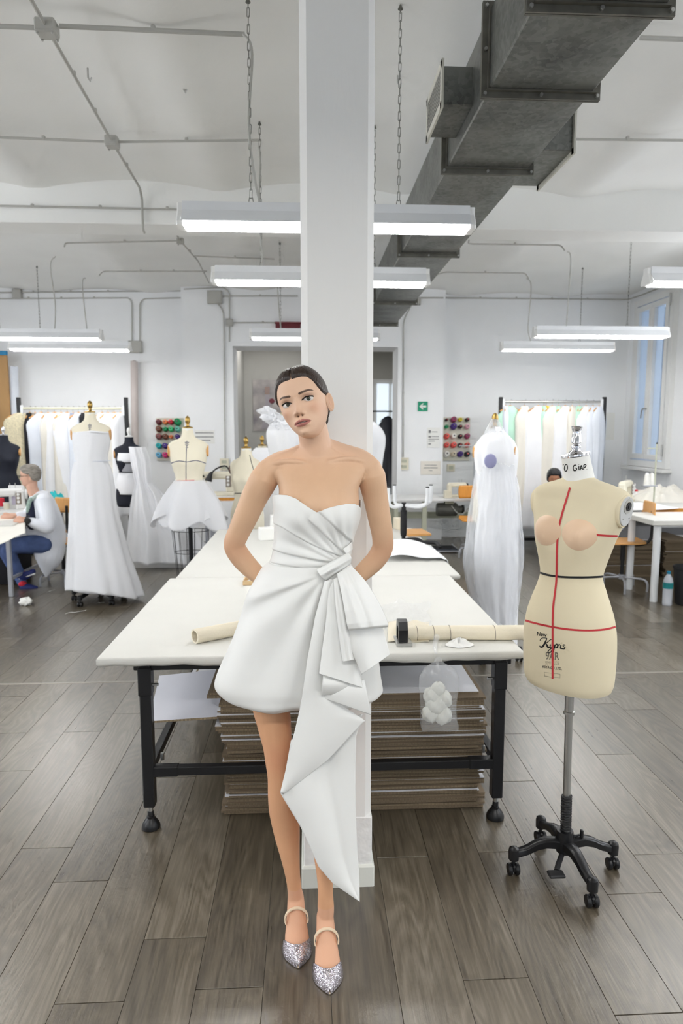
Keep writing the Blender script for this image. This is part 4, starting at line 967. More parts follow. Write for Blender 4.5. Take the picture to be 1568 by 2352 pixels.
# ---- head
hy, hr, hp = math.radians(17), math.radians(16), math.radians(4)
fw = Vector((-math.sin(hy), -math.cos(hy), 0)); rt = Vector((math.cos(hy), -math.sin(hy), 0)); up = Vector((0, 0, 1))
fw, up = fw*math.cos(hp)+up*math.sin(hp), up*math.cos(hp)-fw*math.sin(hp)
rt, up = rt*math.cos(hr)+up*math.sin(hr), up*math.cos(hr)-rt*math.sin(hr)
HS = 1.0; H0 = at(680, 922, 2.035)-fw*.080*HS
def hw_(p): return H0+(rt*p[0]+fw*p[1]+up*p[2])*HS
HP = [(-.1065, .002, .030, .026), (-.103, .018, .059, .014), (-.096, .0285, .0675, 0.0), (-.087, .0375, .0715, -.02), (-.073, .0475, .074, -.045), (-.058, .0555, .0755, -.062), (-.040, .0630, .0765, -.079), (-.020, .0685, .0775, -.090), (0.0, .0715, .079, -.098), (.020, .073, .0825, -.101), (.040, .072, .083, -.100), (.060, .0675, .0785, -.095), (.080, .0585, .068, -.084), (.095, .0455, .053, -.066), (.104, .030, .033, -.044), (.108, .004, .004, -.012)]
def G(x, c, s): return math.exp(-((x-c)/s)**2)
def head_pt(z, a, off=0.0):
    w_, yf, yb = cinterp(HP, z); c, s = math.sin(a), math.cos(a)          # a = 0 faces forward, positive to image right
    e = 2/2.35 if s > 0 else 2/2.0; ym = yf*.12 if yf > 0 else 0
    x = (w_+off)*math.copysign(abs(c)**(.88 if s > 0 else .95), c); cy = min(0.0, yf-.03)
    y = cy+(yf-cy+off)*abs(s)**.80 if s > 0 else cy-(cy-yb+off)*abs(s)**.95
    return x, y
def eye_mask(x, z):
    u = (abs(x)-.0325)/.0155; zz = z-.0005-.0014*u
    if abs(u) >= 1: return 0.0
    k = (1-u*u); return sstep(0, .0012, k*.0046-zz if zz > 0 else k*.0042+zz)
def face(x, z):
    ax = abs(x); d = 0.0
    if -.05 < z < .012:
        t = min(1, max(0, (.010-z)/.042)); hN = .0035+.0195*t**1.25; sg = .0058+.0046*t
        cut = sstep(-.0455, -.0345, z); d += hN*G(x, 0, sg)*cut
    d += .0085*G(ax, .0128, .0052)*G(z, -.0365, .0058)-.0065*G(ax, .0066, .0030)*G(z, -.0435, .0024)
    d -= .0085*G(ax, .031, .0165)*G(z, -.001, .0115); d += .0032*G(ax, .028, .02)*G(z, .0205, .008); d += .0052*G(ax, .0325, .0115)*G(z, .0015, .0082)
    d += .0045*G(ax, .046, .016)*G(z, -.024, .014); d -= .003*G(ax, .040, .014)*G(z, -.056, .018)
    d += .0055*G(x, 0, .027)*G(z, -.064, .019)
    lm = max(0, 1-(x/.0262)**2)**.6; lm2 = max(0, 1-(x/.0235)**2)**.6; bow = .0012*(G(ax, .0065, .004))-.001*G(x, 0, .003)
    d += .0042*math.exp(-((z+.0588-bow)/.0040)**2)*lm+.0056*math.exp(-((z+.0700)/.0050)**2)*lm2
    d -= .0062*math.exp(-((z+.0640+.0008*(x/.02)**2)/.0017)**2)*lm
    d -= .0028*G(x, 0, .018)*G(z, -.081, .006); d += .0052*G(x, 0, .018)*G(z, -.098, .012)
    d -= .0010*G(x, 0, .0025)*G(z, -.051, .005)
    return d
SKIN = srgb(224, 186, 158)
def mixc(a, b, t): return tuple(lerp(p, q, t) for p, q in zip(a, b))
def face_col(x, z):
    c = SKIN; ax = abs(x)
    c = mixc(c, srgb(216, 150, 122), .38*G(ax, .045, .018)*G(z, -.028, .016)); c = mixc(c, srgb(206, 148, 120), .3*G(x, 0, .010)*G(z, -.034, .010))
    u = (ax-.0325)/.0155
    c = mixc(c, srgb(140, 92, 76), .70*G(ax, .035, .015)*G(z, .0085, .0060)); c = mixc(c, srgb(150, 104, 88), .35*G(ax, .033, .013)*G(z, -.0065, .004))
    # lashes along the lid edges
    if abs(u) < 1.18:
        k = max(0, 1-u*u); zu = .0005+.0014*u+k*.0046; zl = .0005+.0014*u-k*.0042
        c = mixc(c, srgb(28, 20, 18), min(1, 1.1*G(z, zu+.0004, .0013)*(1 if u > -1 else .5))); c = mixc(c, srgb(60, 42, 36), .55*G(z, zl-.0003, .0008)*sstep(-1, .3, u))
    # brows
    ub = (ax-.0335)/.0215
    if abs(ub) < 1.1:
        zbw = .0215+.0035*(ub+.1)-.0052*max(0, ub-.25)**2*2.2; tk = .0038*(1-.55*max(0, ub))*sstep(1.05, .85, abs(ub)); 
        if tk > 0: c = mixc(c, srgb(62, 44, 36), .92*sstep(tk*1.25, tk*.5, abs(z-zbw)))
    # lips
    if ax < .028:
        lm = max(0, 1-(x/.0262)**2); bow = .0014*G(ax, .0065, .004)-.0012*G(x, 0, .0028)
        top = -.0640+lm**.7*.0088+bow*lm; bot = -.0645-lm**.75*.0115
        c = mixc(c, srgb(178, 110, 104), .9*sstep(-.0006, .0008, top-z)*sstep(-.0008, .0010, z-bot))
        gap = max(0, 1-(x/.0195)**2)
        c = mixc(c, srgb(58, 26, 26), sstep(.0026*gap+.0004, .0012*gap, abs(z+.0645))*(.85 if ax < .024 else .3))
        c = mixc(c, srgb(214, 204, 196), .85*sstep(.0012, .0004, abs(z+.0636))*sstep(.013, .009, ax))
    c = mixc(c, srgb(64, 34, 28), .85*G(ax, .0068, .0030)*G(z, -.0440, .0022))
    return c
hv, hf, hc = [], [], []
NR, NA = 200, 220
def col_ang(j):
    u = j/NA; u = u-math.floor(u); q = u*2-1                     # -1..1, dense around 0 (front)
    return math.copysign(PI*(.52*abs(q)+.48*abs(q)**2.4), q)
for i in range(NR+1):
    z = lerp(-.1065, .108, i/NR)
    for j in range(NA):
        a = col_ang(j); x, y = head_pt(z, a); f_ = sstep(-.1, .35, math.cos(a))*sstep(-.104, -.094, z)
        dd = face(x, z)*f_
        em = eye_mask(x, z)*f_ if math.cos(a) > .2 else 0; y2 = y+dd-.011*em
        hv.append(hw_((x, y2, z))); cc_ = face_col(x, z) if math.cos(a) > .05 else SKIN
        if em > .35: cc_ = mixc(cc_, srgb(206, 178, 170), .8)
        hc.append(cc_)
for i in range(NR):
    for j in range(NA): k = (j+1) % NA; hf.append((i*NA+j, i*NA+k, (i+1)*NA+k, (i+1)*NA+j))
hf.append(tuple(range(NA))); hf.append(tuple(NR*NA+j for j in range(NA)))
# ears
ev, ef, ec = [], [], []
for sg in (1, -1):
    n0_ = len(hv)+len(ev); NU, NVv = 30, 16
    for j in range(NVv+1):
        for i in range(NU):
            a = 2*PI*i/NU; r = j/NVv; taper = 1-.28*max(0, -math.sin(a)); ex = math.cos(a)*.0165*taper*r; ez = math.sin(a)*.0300*r
            rim = .006*sstep(.55, .9, r)-.010*max(0, r-.88)/.12-.004*G(r, .45, .2)*(1 if math.sin(a) > -.6 else .2)+.004*G(ex, .006, .005)*G(ez, -.004, .008)
            lx = (.0728 if sg > 0 else .064)+rim*.75*(1 if sg > 0 else .3)+.010*(.5-.5*math.cos(a+PI))*r*(.9 if sg > 0 else .2)+.001*ez/.03; ev.append(hw_((sg*lx, -.012-ex, -.014+ez))); ec.append(mixc(SKIN, srgb(196, 128, 104), .35*sstep(.8, .2, r)))
    for j in range(NVv):
        for i in range(NU): k = (i+1) % NU; ef.append((n0_+j*NU+i, n0_+j*NU+k, n0_+(j+1)*NU+k, n0_+(j+1)*NU+i))
full = MB(); full.v = list(bv)+hv+ev; nb = len(bv); full.f = list(bf)+[tuple(i+nb for i in f) for f in hf+ef]; full.m = [0]*len(full.f)
knee = [at(641, 1748, 2.045), at(741, 1745, 2.0), at(538, 1255, 2.2), at(880, 1262, 2.2)]
BSK = srgb(217, 178, 145)
def body_col(p):
    c = mixc(srgb(216, 164, 126), BSK, sstep(.7, 1.1, p.z))
    for q in knee: c = mixc(c, srgb(198, 132, 102), .45*math.exp(-((p-q).length/.05)**2))
    if p.z < .16: c = mixc(c, srgb(216, 168, 142), .6)
    if p.z > 1.5: c = mixc(c, SKIN, sstep(1.5, 1.62, p.z))
    return c
cols = [body_col(p) for p in bv]+hc+ec
person = full.build('person', M['skin'], None, smooth=180, cols=cols)
tag(person, 'woman in a strapless white mini dress leaning against the column, arms behind her back', 'person')
# eyes
for sg in (-1, 1):
    x0 = sg*.0325; a = math.asin(min(1, (abs(x0)/cinterp(HP, .0005)[0])**(1/.88)))*sg; _, y0 = head_pt(.0005, a); y0 += face(x0, .0005)
    cen = hw_((x0-sg*.0026, y0-.0116, -.0004)); RX_, R_ = .0192, .0122
    def efn(u, v): a_ = 2*PI*u; b_ = PI*v**1.4*.999+.0005; return cen+rt*(RX_*math.sin(b_)*math.cos(a_))+up*(R_*math.sin(b_)*math.sin(a_))+fw*(R_*math.cos(b_))
    m = MB().grid(efn, 56, 64, True); cl = []
    ic = cen+rt*(.0034+sg*.0026)+fw*.0118; ga = (fw+rt*.25).normalized()
    for p in m.v:
        e_ = p-ic; an = (e_-ga*e_.dot(ga)).length*1000; cl.append(srgb(12, 10, 10) if an < 2.5 else srgb(70, 68, 52) if an < 5.3 else srgb(36, 34, 28) if an < 6.2 else srgb(214, 206, 200))
    if 'eye' not in M: M['eye'] = pm('eye_surface', (1, 1, 1), .08, spec=.6, vcol=True)
    eo = m.build('eyeball', M['eye'], person, smooth=180, cols=cl)
    # upper lash fringe
    lv = MB(); up_e, dn_e = [], []
    for k in range(17):
        u = lerp(-1.0, 1.12, k/16); kk = max(0, 1-u*u); xx = sg*(.0325+u*.0155); zz = .0005+.0014*u+kk*.0045; aa = math.asin(max(-1, min(1, (abs(xx)/cinterp(HP, zz)[0])**(1/.88))))*(1 if xx > 0 else -1); _, yy = head_pt(zz, aa); yy += face(xx, zz)
        up_e.append(hw_((xx, yy+.0004, zz+.0002))); dn_e.append(hw_((xx+sg*.0012*max(0, u), yy+.0042, zz+.0018+.0012*max(0, u))))
    lv.ring_loft([up_e, dn_e], closed=False); lv.build('eyelashes', pm('lash_black', srgb(24, 18, 16), .6) if 'lash' not in M else M['lash'], person, solid=.0004)
# hair: sleek, parted in the middle, gathered in a low knot
def hairline(a):
    d = abs(math.degrees(a)); return interp([(0, .066), (25, .066), (40, .062), (52, .048), (62, .026), (74, .010), (84, .006), (96, .002), (104, -.016), (118, -.05), (135, -.075), (180, -.08)], d)[0]
M['hair'] = pm('dark_brown_hair', srgb(50, 36, 28), .38, spec=.5, var=.35, vscale=30, bump=.35, bscale=90, stretch=(6, 1, 1))
hm = MB(); NR2, NA2 = 130, 200; hmk = []
for i in range(NR2+1):
    z = lerp(-.085, .108, i/NR2)
    for j in range(NA2):
        a = col_ang(j*NA/NA2); hl = hairline(a); mk_ = sstep(-.004, .010, z-hl); hmk.append(mk_)
        off = -.004+.0098*mk_+.0012*math.sin(a*70+z*60)*mk_*.25
        x, y = head_pt(z, a); 
        if math.cos(a) > .0 or z > .09: off -= .0085*math.exp(-(x/.0016)**2)*mk_*sstep(.055, .07, z)*(1 if y > -.01 else 0)
        off += .003*math.exp(-((abs(x)-.02)/.02)**2)*mk_*sstep(.05, .09, z)
        n_ = Vector((x, y, z*.9)).normalized(); hm.v.append(hw_(Vector((x, y, z))+n_*off))
for i in range(NR2):
    for j in range(NA2):
        k = (j+1) % NA2; f4 = (i*NA2+j, i*NA2+k, (i+1)*NA2+k, (i+1)*NA2+j)
        if max(hmk[q] for q in f4) > 0: hm.f.append(f4)
hm.f.append(tuple(NR2*NA2+j for j in range(NA2))); hm.m = [0]*len(hm.f)
ho = hm.build('hair', M['hair'], person, smooth=180)
kb = hw_((0, -.118, -.035)); 
def bunf(u, v):
    a = 2*PI*u; b_ = PI*(v*.998+.001); r = .034*(1+.05*math.sin(4*a+6*b_)); return kb+rt*r*math.sin(b_)*math.cos(a)+up*r*math.sin(b_)*math.sin(a)+fw*r*.75*math.cos(b_)
MB().grid(bunf, 28, 18, True).build('hair_knot', M['hair'], ho, smooth=180)
# ------------------------------------------------------------------ the dress
M['satin'] = pm('white_mikado_satin', srgb(230, 230, 227), .45, spec=.35, var=.012, vscale=4, bump=.02, bscale=900, sheen=.15)
def poly_dist(pts, x, y):               # signed distance (pixels) to a polyline, positive above it
    best = 1e9; sg = 1; tb = 0
    for i, (a, c) in enumerate(zip(pts, pts[1:])):
        dx, dy = c[0]-a[0], c[1]-a[1]; L2 = dx*dx+dy*dy; t = max(0, min(1, ((x-a[0])*dx+(y-a[1])*dy)/L2)); px, py = a[0]+dx*t-x, a[1]+dy*t-y; d = math.hypot(px, py)
        if d < best: best = d; sg = 1 if (dx*(y-a[1])-dy*(x-a[0])) < 0 else -1; tb = (i+t)/(len(pts)-1)
    return best*sg, tb
NECK = [(600, 1150), (624, 1142), (632, 1134), (645, 1131), (662, 1131), (680, 1137), (700, 1151), (724, 1167), (745, 1158), (770, 1152), (790, 1150), (808, 1152), (820, 1158), (828, 1168), (850, 1172)]
EDG = [([(690, 1144), (724, 1167), (756, 1196), (786, 1226), (808, 1247)], .0075, 20), ([(706, 1190), (730, 1212), (758, 1240), (786, 1268)], .006, 16), ([(628, 1200), (650, 1210), (676, 1226), (704, 1243), (732, 1257), (780, 1276)], .006, 22), ([(622, 1259), (650, 1268), (676, 1274), (714, 1282), (756, 1289)], .0055, 14), ([(608, 1287), (640, 1294), (676, 1300), (702, 1305), (730, 1311)], .0045, 12)]
BOD = [(1312, 612, 806), (1300, 617, 803), (1290, 621, 801), (1262, 627, 804), (1240, 629.5, 808), (1215, 630.5, 818), (1195, 630.5, 825), (1170, 629, 829), (1150, 626.5, 830), (1120, 624, 832)]
bt = []
for y, xl, xr in BOD:
    Yc, ry = interp([(1120, 2.125, .106), (1155, 2.117, .110), (1190, 2.116, .106), (1240, 2.12, .094), (1300, 2.125, .094), (1312, 2.125, .10)], y); A, B2 = at(xl, y, Yc), at(xr, y, Yc); bt.append((y, (A.x+B2.x)/2, Yc, (A.z+B2.z)/2, (B2.x-A.x)/2, ry))
bt.sort()
def bodice_pt(a, y):
    cx, Yc, z, rx, ry = cinterp(bt, y); x = rx*math.copysign(abs(math.cos(a))**.9, math.cos(a)); yy = -ry*math.copysign(abs(math.sin(a))**.95, math.sin(a)); fr = max(0, math.sin(a))
    yy -= .024*fr*(math.exp(-((x-.064)/.048)**2-((y-1178)/36)**2)+math.exp(-((x+.064)/.048)**2-((y-1178)/36)**2))
    return Vector((cx+x, Yc+yy, z))
def bfn(u, v):
    a = 2*PI*u; ca = math.cos(a); cx = lerp(626, 829, .5+.5*math.copysign(abs(ca)**.9, ca)); top = interp(NECK, cx)[0] if math.sin(a) > -.05 else 1150
    y = lerp(1312, top, v); p = bodice_pt(a, y)
    if math.sin(a) > -.1:
        px, py = proj(p); d = 0.0
        for pts, h, dec in EDG:
            s, t = poly_dist(pts, px, py); fade = sstep(0, .12, t) if pts[0][0] > 640 else 1.0
            k = sstep(-2.2, 1.6, s); d += (k*h*math.exp(-max(0, s)/dec)-(1-k)*h*.25*math.exp(min(0, s)/6))*fade
        # long soft drag folds running to the knot
        ang = math.atan2(1300-py, 790-px); rad = math.hypot(1300-py, 790-px); d += .0022*math.sin(ang*26+.4)*sstep(20, 60, rad)*sstep(190, 120, rad)
        n = Vector((math.cos(a)*.8, -max(.2, math.sin(a)), 0)).normalized(); p += n*d*sstep(-.1, .25, math.sin(a))
    return p
m = MB().grid(bfn, 400, 140, True)
dress = m.build('bodice', M['satin'], person, smooth=70, solid=.003)
# skirt: flared, bubble hem
SK = [(1290, 622, 802), (1302, 604, 808), (1327, 588, 824), (1363, 568, 838), (1403, 556, 850), (1445, 542, 858), (1487, 525, 864), (1523, 508, 869), (1557, 495, 873), (1574, 496, 876), (1590, 512, 876), (1600, 540, 862)]
kt = []
for y, xl, xr in SK:
    Yc, ry = interp([(1290, 2.125, .096), (1327, 2.125, .118), (1403, 2.125, .136), (1523, 2.13, .150), (1560, 2.13, .152), (1590, 2.13, .145), (1600, 2.13, .128)], y); A, B2 = at(xl, y, Yc), at(xr, y, Yc); kt.append((y, (A.x+B2.x)/2, Yc, (A.z+B2.z)/2, (B2.x-A.x)/2, ry))
def sfn(u, v):
    a = 2*PI*u; y = lerp(1290, 1600, v); cx, Yc, z, rx, ry = cinterp(kt, y); x = rx*math.copysign(abs(math.cos(a))**.92, math.cos(a)); yy = -ry*math.copysign(abs(math.sin(a))**.9, math.sin(a)); p = Vector((cx+x, Yc+yy, z))
    if math.sin(a) > -.3:
        px, py = proj(p); dx, dy = px-748, py-1318; rad = math.hypot(dx, dy); ang = math.degrees(math.atan2(dy, -dx)); w_ = sstep(10, 90, rad)*sstep(-.3, .3, math.sin(a)); d = 0
        for c0, wd, h in ((17, 5, .010), (27, 7, -.008), (40, 8, .004), (57, 8, -.007), (68, 6, .007), (79, 5, -.010), (90, 5, .004)): d += h*math.exp(-((ang-c0)/wd)**2)
        d += .006*sstep(60, 200, rad)*math.sin(px*.035+1.0)*sstep(1380, 1560, py)
        p.y -= d*w_; p.z += 0.0
        p.z += (.004*math.sin(a*5)+.002*math.sin(a*9))*sstep(.9, 1, v)
    return p
MB().grid(sfn, 300, 120, True).build('skirt', M['satin'], dress, smooth=180, solid=.003)
def hfn(u, v):   # lining hem just below
    a = 2*PI*u; y = lerp(1578, 1604+3*math.sin(a*2), v); cx, Yc, z, rx, ry = cinterp(kt, 1560); zz = at(690, y, 1.99).z; s = lerp(.93, .86, v); return Vector((cx+.006+rx*s*math.cos(a), Yc-ry*s*math.sin(a), zz))
MB().grid(hfn, 120, 10, True).build('hem_lining', M['satin'], dress, smooth=180, solid=.003)
# knot, loops and cascade of the sash
def resample(pts, n):
    out = []
    for k in range(n):
        u = k/(n-1)*(len(pts)-1); i = min(int(u), len(pts)-2); t = u-i; out.append(tuple(lerp(a, c, t) for a, c in zip(pts[i], pts[i+1])))
    return out
def sheetp(name, Lp, Rp, bulge=.01, nu=40, nv=60, thick=.003, smooth=True, rip=0.0, rn=3, parent=None, curl=0.0, fold=None):
    if smooth:
        Ls = spline([(x, y, 0) for x, y, Y in Lp], nv+1); Rs = spline([(x, y, 0) for x, y, Y in Rp], nv+1); LY = resample([(Y,) for *_, Y in Lp], nv+1); RY = resample([(Y,) for *_, Y in Rp], nv+1)
        Lp_ = [(p.x, p.y, q[0]) for p, q in zip(Ls, LY)]; Rp_ = [(p.x, p.y, q[0]) for p, q in zip(Rs, RY)]
    else: Lp_, Rp_ = resample(Lp, nv+1), resample(Rp, nv+1)
    def fn(u, v):
        i = min(nv, int(round(v*nv))); a, c = Lp_[i], Rp_[i]; x, y, Y = (lerp(p, q, u) for p, q in zip(a, c)); b_ = bulge(u, v) if callable(bulge) else bulge*math.sin(PI*u)
        Y -= b_+rip*math.sin(u*PI*rn*2+v*2)*math.sin(PI*u)
        if curl: Y += curl*max(0, 1-u/.12)**2+curl*max(0, (u-.88)/.12)**2
        return at(x, y, Y)
    return MB().grid(fn, nu, nv).build(name, M['satin'], parent or dress, smooth=180, solid=thick)
Yb = 1.975
# main hanging panel: upper turned layer and the lower layer behind it
sheetp('sash_panel', [(746, 1335, 1.985), (724, 1417, 1.975), (706, 1515, 1.965), (697, 1580, 1.960), (688, 1630, 1.955), (668, 1715, 1.945), (644, 1821, 1.945)], [(768, 1330, 1.985), (757, 1420, 1.975), (745, 1520, 1.968), (742, 1592, 1.965), (838, 1655, 1.965), (752, 1746, 1.955), (650, 1824, 1.947)], lambda u, v: .012*math.sin(PI*u)*(1-.4*v), 44, 90, smooth=False)
sheetp('sash_panel', [(668, 1700, 1.975), (652, 1790, 1.965), (644, 1822, 1.957), (690, 1898, 1.945), (712, 1945, 1.935), (732, 1991, 1.925), (765, 2029, 1.915), (824, 2069, 1.905)], [(832, 1640, 1.985), (818, 1690, 1.98), (816, 1760, 1.975), (816, 1825, 1.965), (818, 1900, 1.95), (820, 1950, 1.94), (825, 2013, 1.925), (825.5, 2071, 1.905)], lambda u, v: .006*math.sin(PI*u)*(1-v)+.014*math.sin(PI*min(1, u*1.6))*math.sin(PI*v)-.010*math.exp(-((u-.62)/.12)**2)*(1-v), 44, 90, smooth=False)
sheetp('fold', [(742, 1594, 1.960), (744, 1598, 1.958), (746, 1603, 1.957)], [(836, 1560, 1.955), (843, 1595, 1.952), (852, 1642, 1.950)], lambda u, v: .016*math.sin(PI*u)+.010*math.sin(PI*v)*u, 36, 24)
sheetp('fold', [(742, 1550, 1.948), (740, 1572, 1.945), (738, 1597, 1.945)], [(830, 1572, 1.955), (834, 1577, 1.957), (838, 1583, 1.960)], lambda u, v: .020*math.sin(PI*v)*(1-u)+.006*math.sin(PI*u), 36, 24)
sheetp('fold', [(757, 1330, 1.980), (748, 1431, 1.955), (739, 1500, 1.945), (733, 1547, 1.938)], [(770, 1332, 1.980), (796, 1440, 1.950), (816, 1515, 1.945), (834, 1580, 1.945)], lambda u, v: .018*math.sin(PI*u)*v+.005*math.sin(PI*3*u)*v, 44, 60)
sheetp('fold', [(766, 1330, 1.975), (772, 1400, 1.945), (779, 1460, 1.932), (787, 1520, 1.925)], [(776, 1326, 1.975), (796, 1400, 1.940), (808, 1465, 1.932), (818, 1514, 1.932)], lambda u, v: .016*math.sin(PI*u)*v+.004*math.sin(PI*4*u)*v, 36, 50)
sheetp('bow_loop', [(786, 1390, 1.955), (798, 1445, 1.935), (806, 1490, 1.925), (831, 1549, 1.915)], [(872, 1420, 1.985), (880, 1450, 1.975), (888, 1478, 1.965), (895, 1503, 1.955)], lambda u, v: .030*math.sin(PI*u)*(1-.5*v)+.008*math.sin(PI*2*u), 44, 50)
# upper loop: a puffed tube of cloth, closed below by its fold
sheetp('bow_loop', [(774, 1318, 1.965), (784, 1360, 1.930), (792, 1405, 1.905), (797, 1434, 1.897), (801, 1447, 1.900)], [(806, 1300, 2.000), (838, 1335, 1.985), (868, 1382, 1.965), (887, 1422, 1.950), (891, 1438, 1.945)], lambda u, v: (.034*math.sin(PI*u)+.012*math.exp(-((u-.28)/.1)**2)-.010*math.exp(-((u-.5)/.1)**2)-.016*max(0, (v-.9)/.1)**2)*sstep(0, .25, v), 50, 60)
sheetp('bow_loop', [(774, 1320, 1.975), (788, 1370, 1.955), (799, 1430, 1.935), (803, 1446, 1.915)], [(806, 1302, 2.02), (836, 1340, 2.02), (866, 1390, 2.0), (889, 1440, 1.96)], lambda u, v: -.010*math.sin(PI*u), 30, 40)
sheetp('bow_knot', [(728, 1309, 2.010), (736, 1322, 1.995), (748, 1333, 1.995)], [(800, 1270, 2.015), (806, 1281, 2.0), (804, 1295, 2.01)], lambda u, v: .030*math.sin(PI*(.12+.76*u))*math.sin(PI*(.1+.8*v))+.004*math.sin(v*PI*5)*math.sin(PI*u), 44, 30, thick=.004)
sheetp('waist_band', [(788, 1262, 2.03), (795, 1272, 2.02)], [(808, 1244, 2.08), (809, 1262, 2.08)], .008, 16, 12)
# ------------------------------------------------------------------ shoes
def sparkle():
    m, N, L, B = mk('crystal_mesh'); B.inputs['Metallic'].default_value = .85; B.inputs['Roughness'].default_value = .18
    tc = N.new('ShaderNodeTexCoord'); vo = N.new('ShaderNodeTexVoronoi'); vo.inputs['Scale'].default_value = 620; L.new(tc.outputs['Object'], vo.inputs['Vector'])
    sp = N.new('ShaderNodeSeparateColor'); L.new(vo.outputs['Color'], sp.inputs[0])
    cr = N.new('ShaderNodeValToRGB'); e = cr.color_ramp.elements; e[0].color = (*srgb(150, 141, 148), 1); e[1].color = (*srgb(252, 248, 254), 1); e[0].position = .25; e[1].position = .95
    L.new(sp.outputs[1], cr.inputs[0]); L.new(cr.outputs[0], B.inputs['Base Color'])
    nm = N.new('ShaderNodeVectorMath'); nm.operation = 'SUBTRACT'; L.new(vo.outputs['Color'], nm.inputs[0]); nm.inputs[1].default_value = (.5, .5, .5)
    sc = N.new('ShaderNodeVectorMath'); sc.operation = 'SCALE'; sc.inputs['Scale'].default_value = .7; L.new(nm.outputs[0], sc.inputs[0])
    ge = N.new('ShaderNodeNewGeometry'); ad = N.new('ShaderNodeVectorMath'); ad.operation = 'ADD'; L.new(ge.outputs['Normal'], ad.inputs[0]); L.new(sc.outputs[0], ad.inputs[1])
    no = N.new('ShaderNodeVectorMath'); no.operation = 'NORMALIZE'; L.new(ad.outputs[0], no.inputs[0]); L.new(no.outputs[0], B.inputs['Normal']); return m
M['crystal'] = sparkle(); M['nude'] = pm('nude_leather', srgb(226, 206, 178), .45)
for tip, ank, d, sd in FEET:
    L = (tip-ank).length; k_ = L/.178; P_ = [(.060, .041, .080), (.075, .0425, .074), (.09, .0445, .064), (.112, .0445, .053), (.135, .0385, .043), (.155, .0245, .031), (.170, .011, .019), (.178, .002, .012)]
    def vfn(u, v):
        a = PI*(u*1.16-.08); side = abs(math.cos(a)); s0 = lerp(.134, .078, side**2.6); s = lerp(s0, .178, v); hw, zt = cinterp(P_, s); c = ank+d*s*k_
        return c+sd*math.cos(a)*hw*1.03+Vector((0, 0, max(.003, .004+math.sin(a)*(zt+.001))))
    sh = MB().grid(vfn, 60, 44).build('shoe', M['crystal'], person, smooth=180, solid=.0016)
    # sole and heel
    sole = []
    for s, hw, zz in ((-.036, .016, .064), (-.02, .024, .060), (.01, .025, .052), (.045, .026, .036), (.08, .036, .008), (.112, .041, .001), (.14, .033, .001), (.165, .014, .002), (.178, .002, .004)):
        c = ank+d*s*k_; sole.append([c+sd*hw*q+Vector((0, 0, zz+h)) for q, h in ((-1, 0), (1, 0), (1, .005), (-1, .005))])
    MB().ring_loft(sole).build('sole', M['nude'], sh, smooth=60)
    hc_ = ank-d*.022*k_; MB().lathe([(.005, 0), (.006, .02), (.009, .045), (.018, .062), (.022, .066)], hc_, 16).build('heel', M['nude'], sh)
    arc = []
    for k in range(25):
        a = PI*(k/24*1.24-.12); hw, zt_, zb_ = .0375, .1035, .030; c = ank+d*(.060-.010*math.sin(a))*k_; arc.append(c+sd*math.cos(a)*hw+Vector((0, 0, .078+math.sin(a)*(zt_-.074)+.001)))
    b = MB()
    rg = []
    for i, p in enumerate(arc):
        t_ = (arc[min(i+1, 24)]-arc[max(i-1, 0)]).normalized(); n_ = t_.cross(d).normalized(); rg.append([p+d*x_+n_*y_ for x_, y_ in ((-.0055, -.0016), (.0055, -.0016), (.0055, .0016), (-.0055, .0016))])
    b.ring_loft(rg).build('strap', M['nude'], sh, smooth=60)
    back = [arc[0], ank-d*.01+sd*.034+Vector((0, 0, .06)), ank-d*.036*k_+sd*.012+Vector((0, 0, .085)), ank-d*.036*k_-sd*.012+Vector((0, 0, .085)), ank-d*.01-sd*.034+Vector((0, 0, .06)), arc[-1]]
# ================================================================== the workshop behind: forms, racks, benches
M['white1'] = pm('white_organza', srgb(240, 241, 244), .7, var=.02, sheen=.2); M['white2'] = pm('ivory_crepe', srgb(232, 228, 218), .75, var=.03, sheen=.2)
M['white3'] = pm('cool_white_cotton', srgb(224, 229, 238), .7, var=.03); M['lace'] = pm('cream_lace', srgb(212, 202, 172), .85, var=.14, vscale=45, bump=.6, bscale=60)
M['blackcloth'] = pm('black_cloth', srgb(26, 26, 32), .8, var=.2); M['taupe'] = pm('taupe_cloth', srgb(150, 140, 130), .8, var=.08); M['bluegrey'] = pm('blue_grey_cloth', srgb(150, 158, 178), .8, var=.05)
M['mint'] = pm('mint_cloth', srgb(188, 228, 208), .7, var=.06, sheen=.2); M['tulle'] = pm('white_tulle', srgb(242, 243, 246), .7, alpha=.56, sheen=.2); M['sheer'] = pm('sheer_white', srgb(240, 241, 244), .6, alpha=.90, sheen=.2)
M['sequin'] = pm('dark_sequin_cloth', srgb(20, 22, 34), .35, var=.8, vscale=160, spec=.7); M['garbag'] = pm('garment_bag_film', (.88, .90, .93), .14, spec=1.0, alpha=.40, bump=.6, bscale=14)
M['wood'] = pm('beech_plywood', srgb(214, 160, 96), .45, var=.07, vscale=14, stretch=(1, 6, 1)); M['woodo'] = pm('orange_varnished_wood', srgb(222, 152, 66), .4, var=.06, vscale=10, stretch=(6, 1, 1))
M['woodt'] = pm('brown_board', srgb(186, 146, 96), .6, var=.08, vscale=10, stretch=(1, 1, .2)); M['greysteel'] = pm('grey_tube_steel', srgb(176, 178, 184), .35, metal=.4, var=.04); M['cream'] = pm('cream_enamel', srgb(226, 220, 200), .4, var=.03)
M['greenleg'] = pm('greenish_enamel', srgb(186, 188, 168), .5, var=.03); M['paper'] = pm('white_paper', srgb(238, 238, 234), .8); M['hole'] = pm('dark_recess', srgb(40, 38, 36), .7)
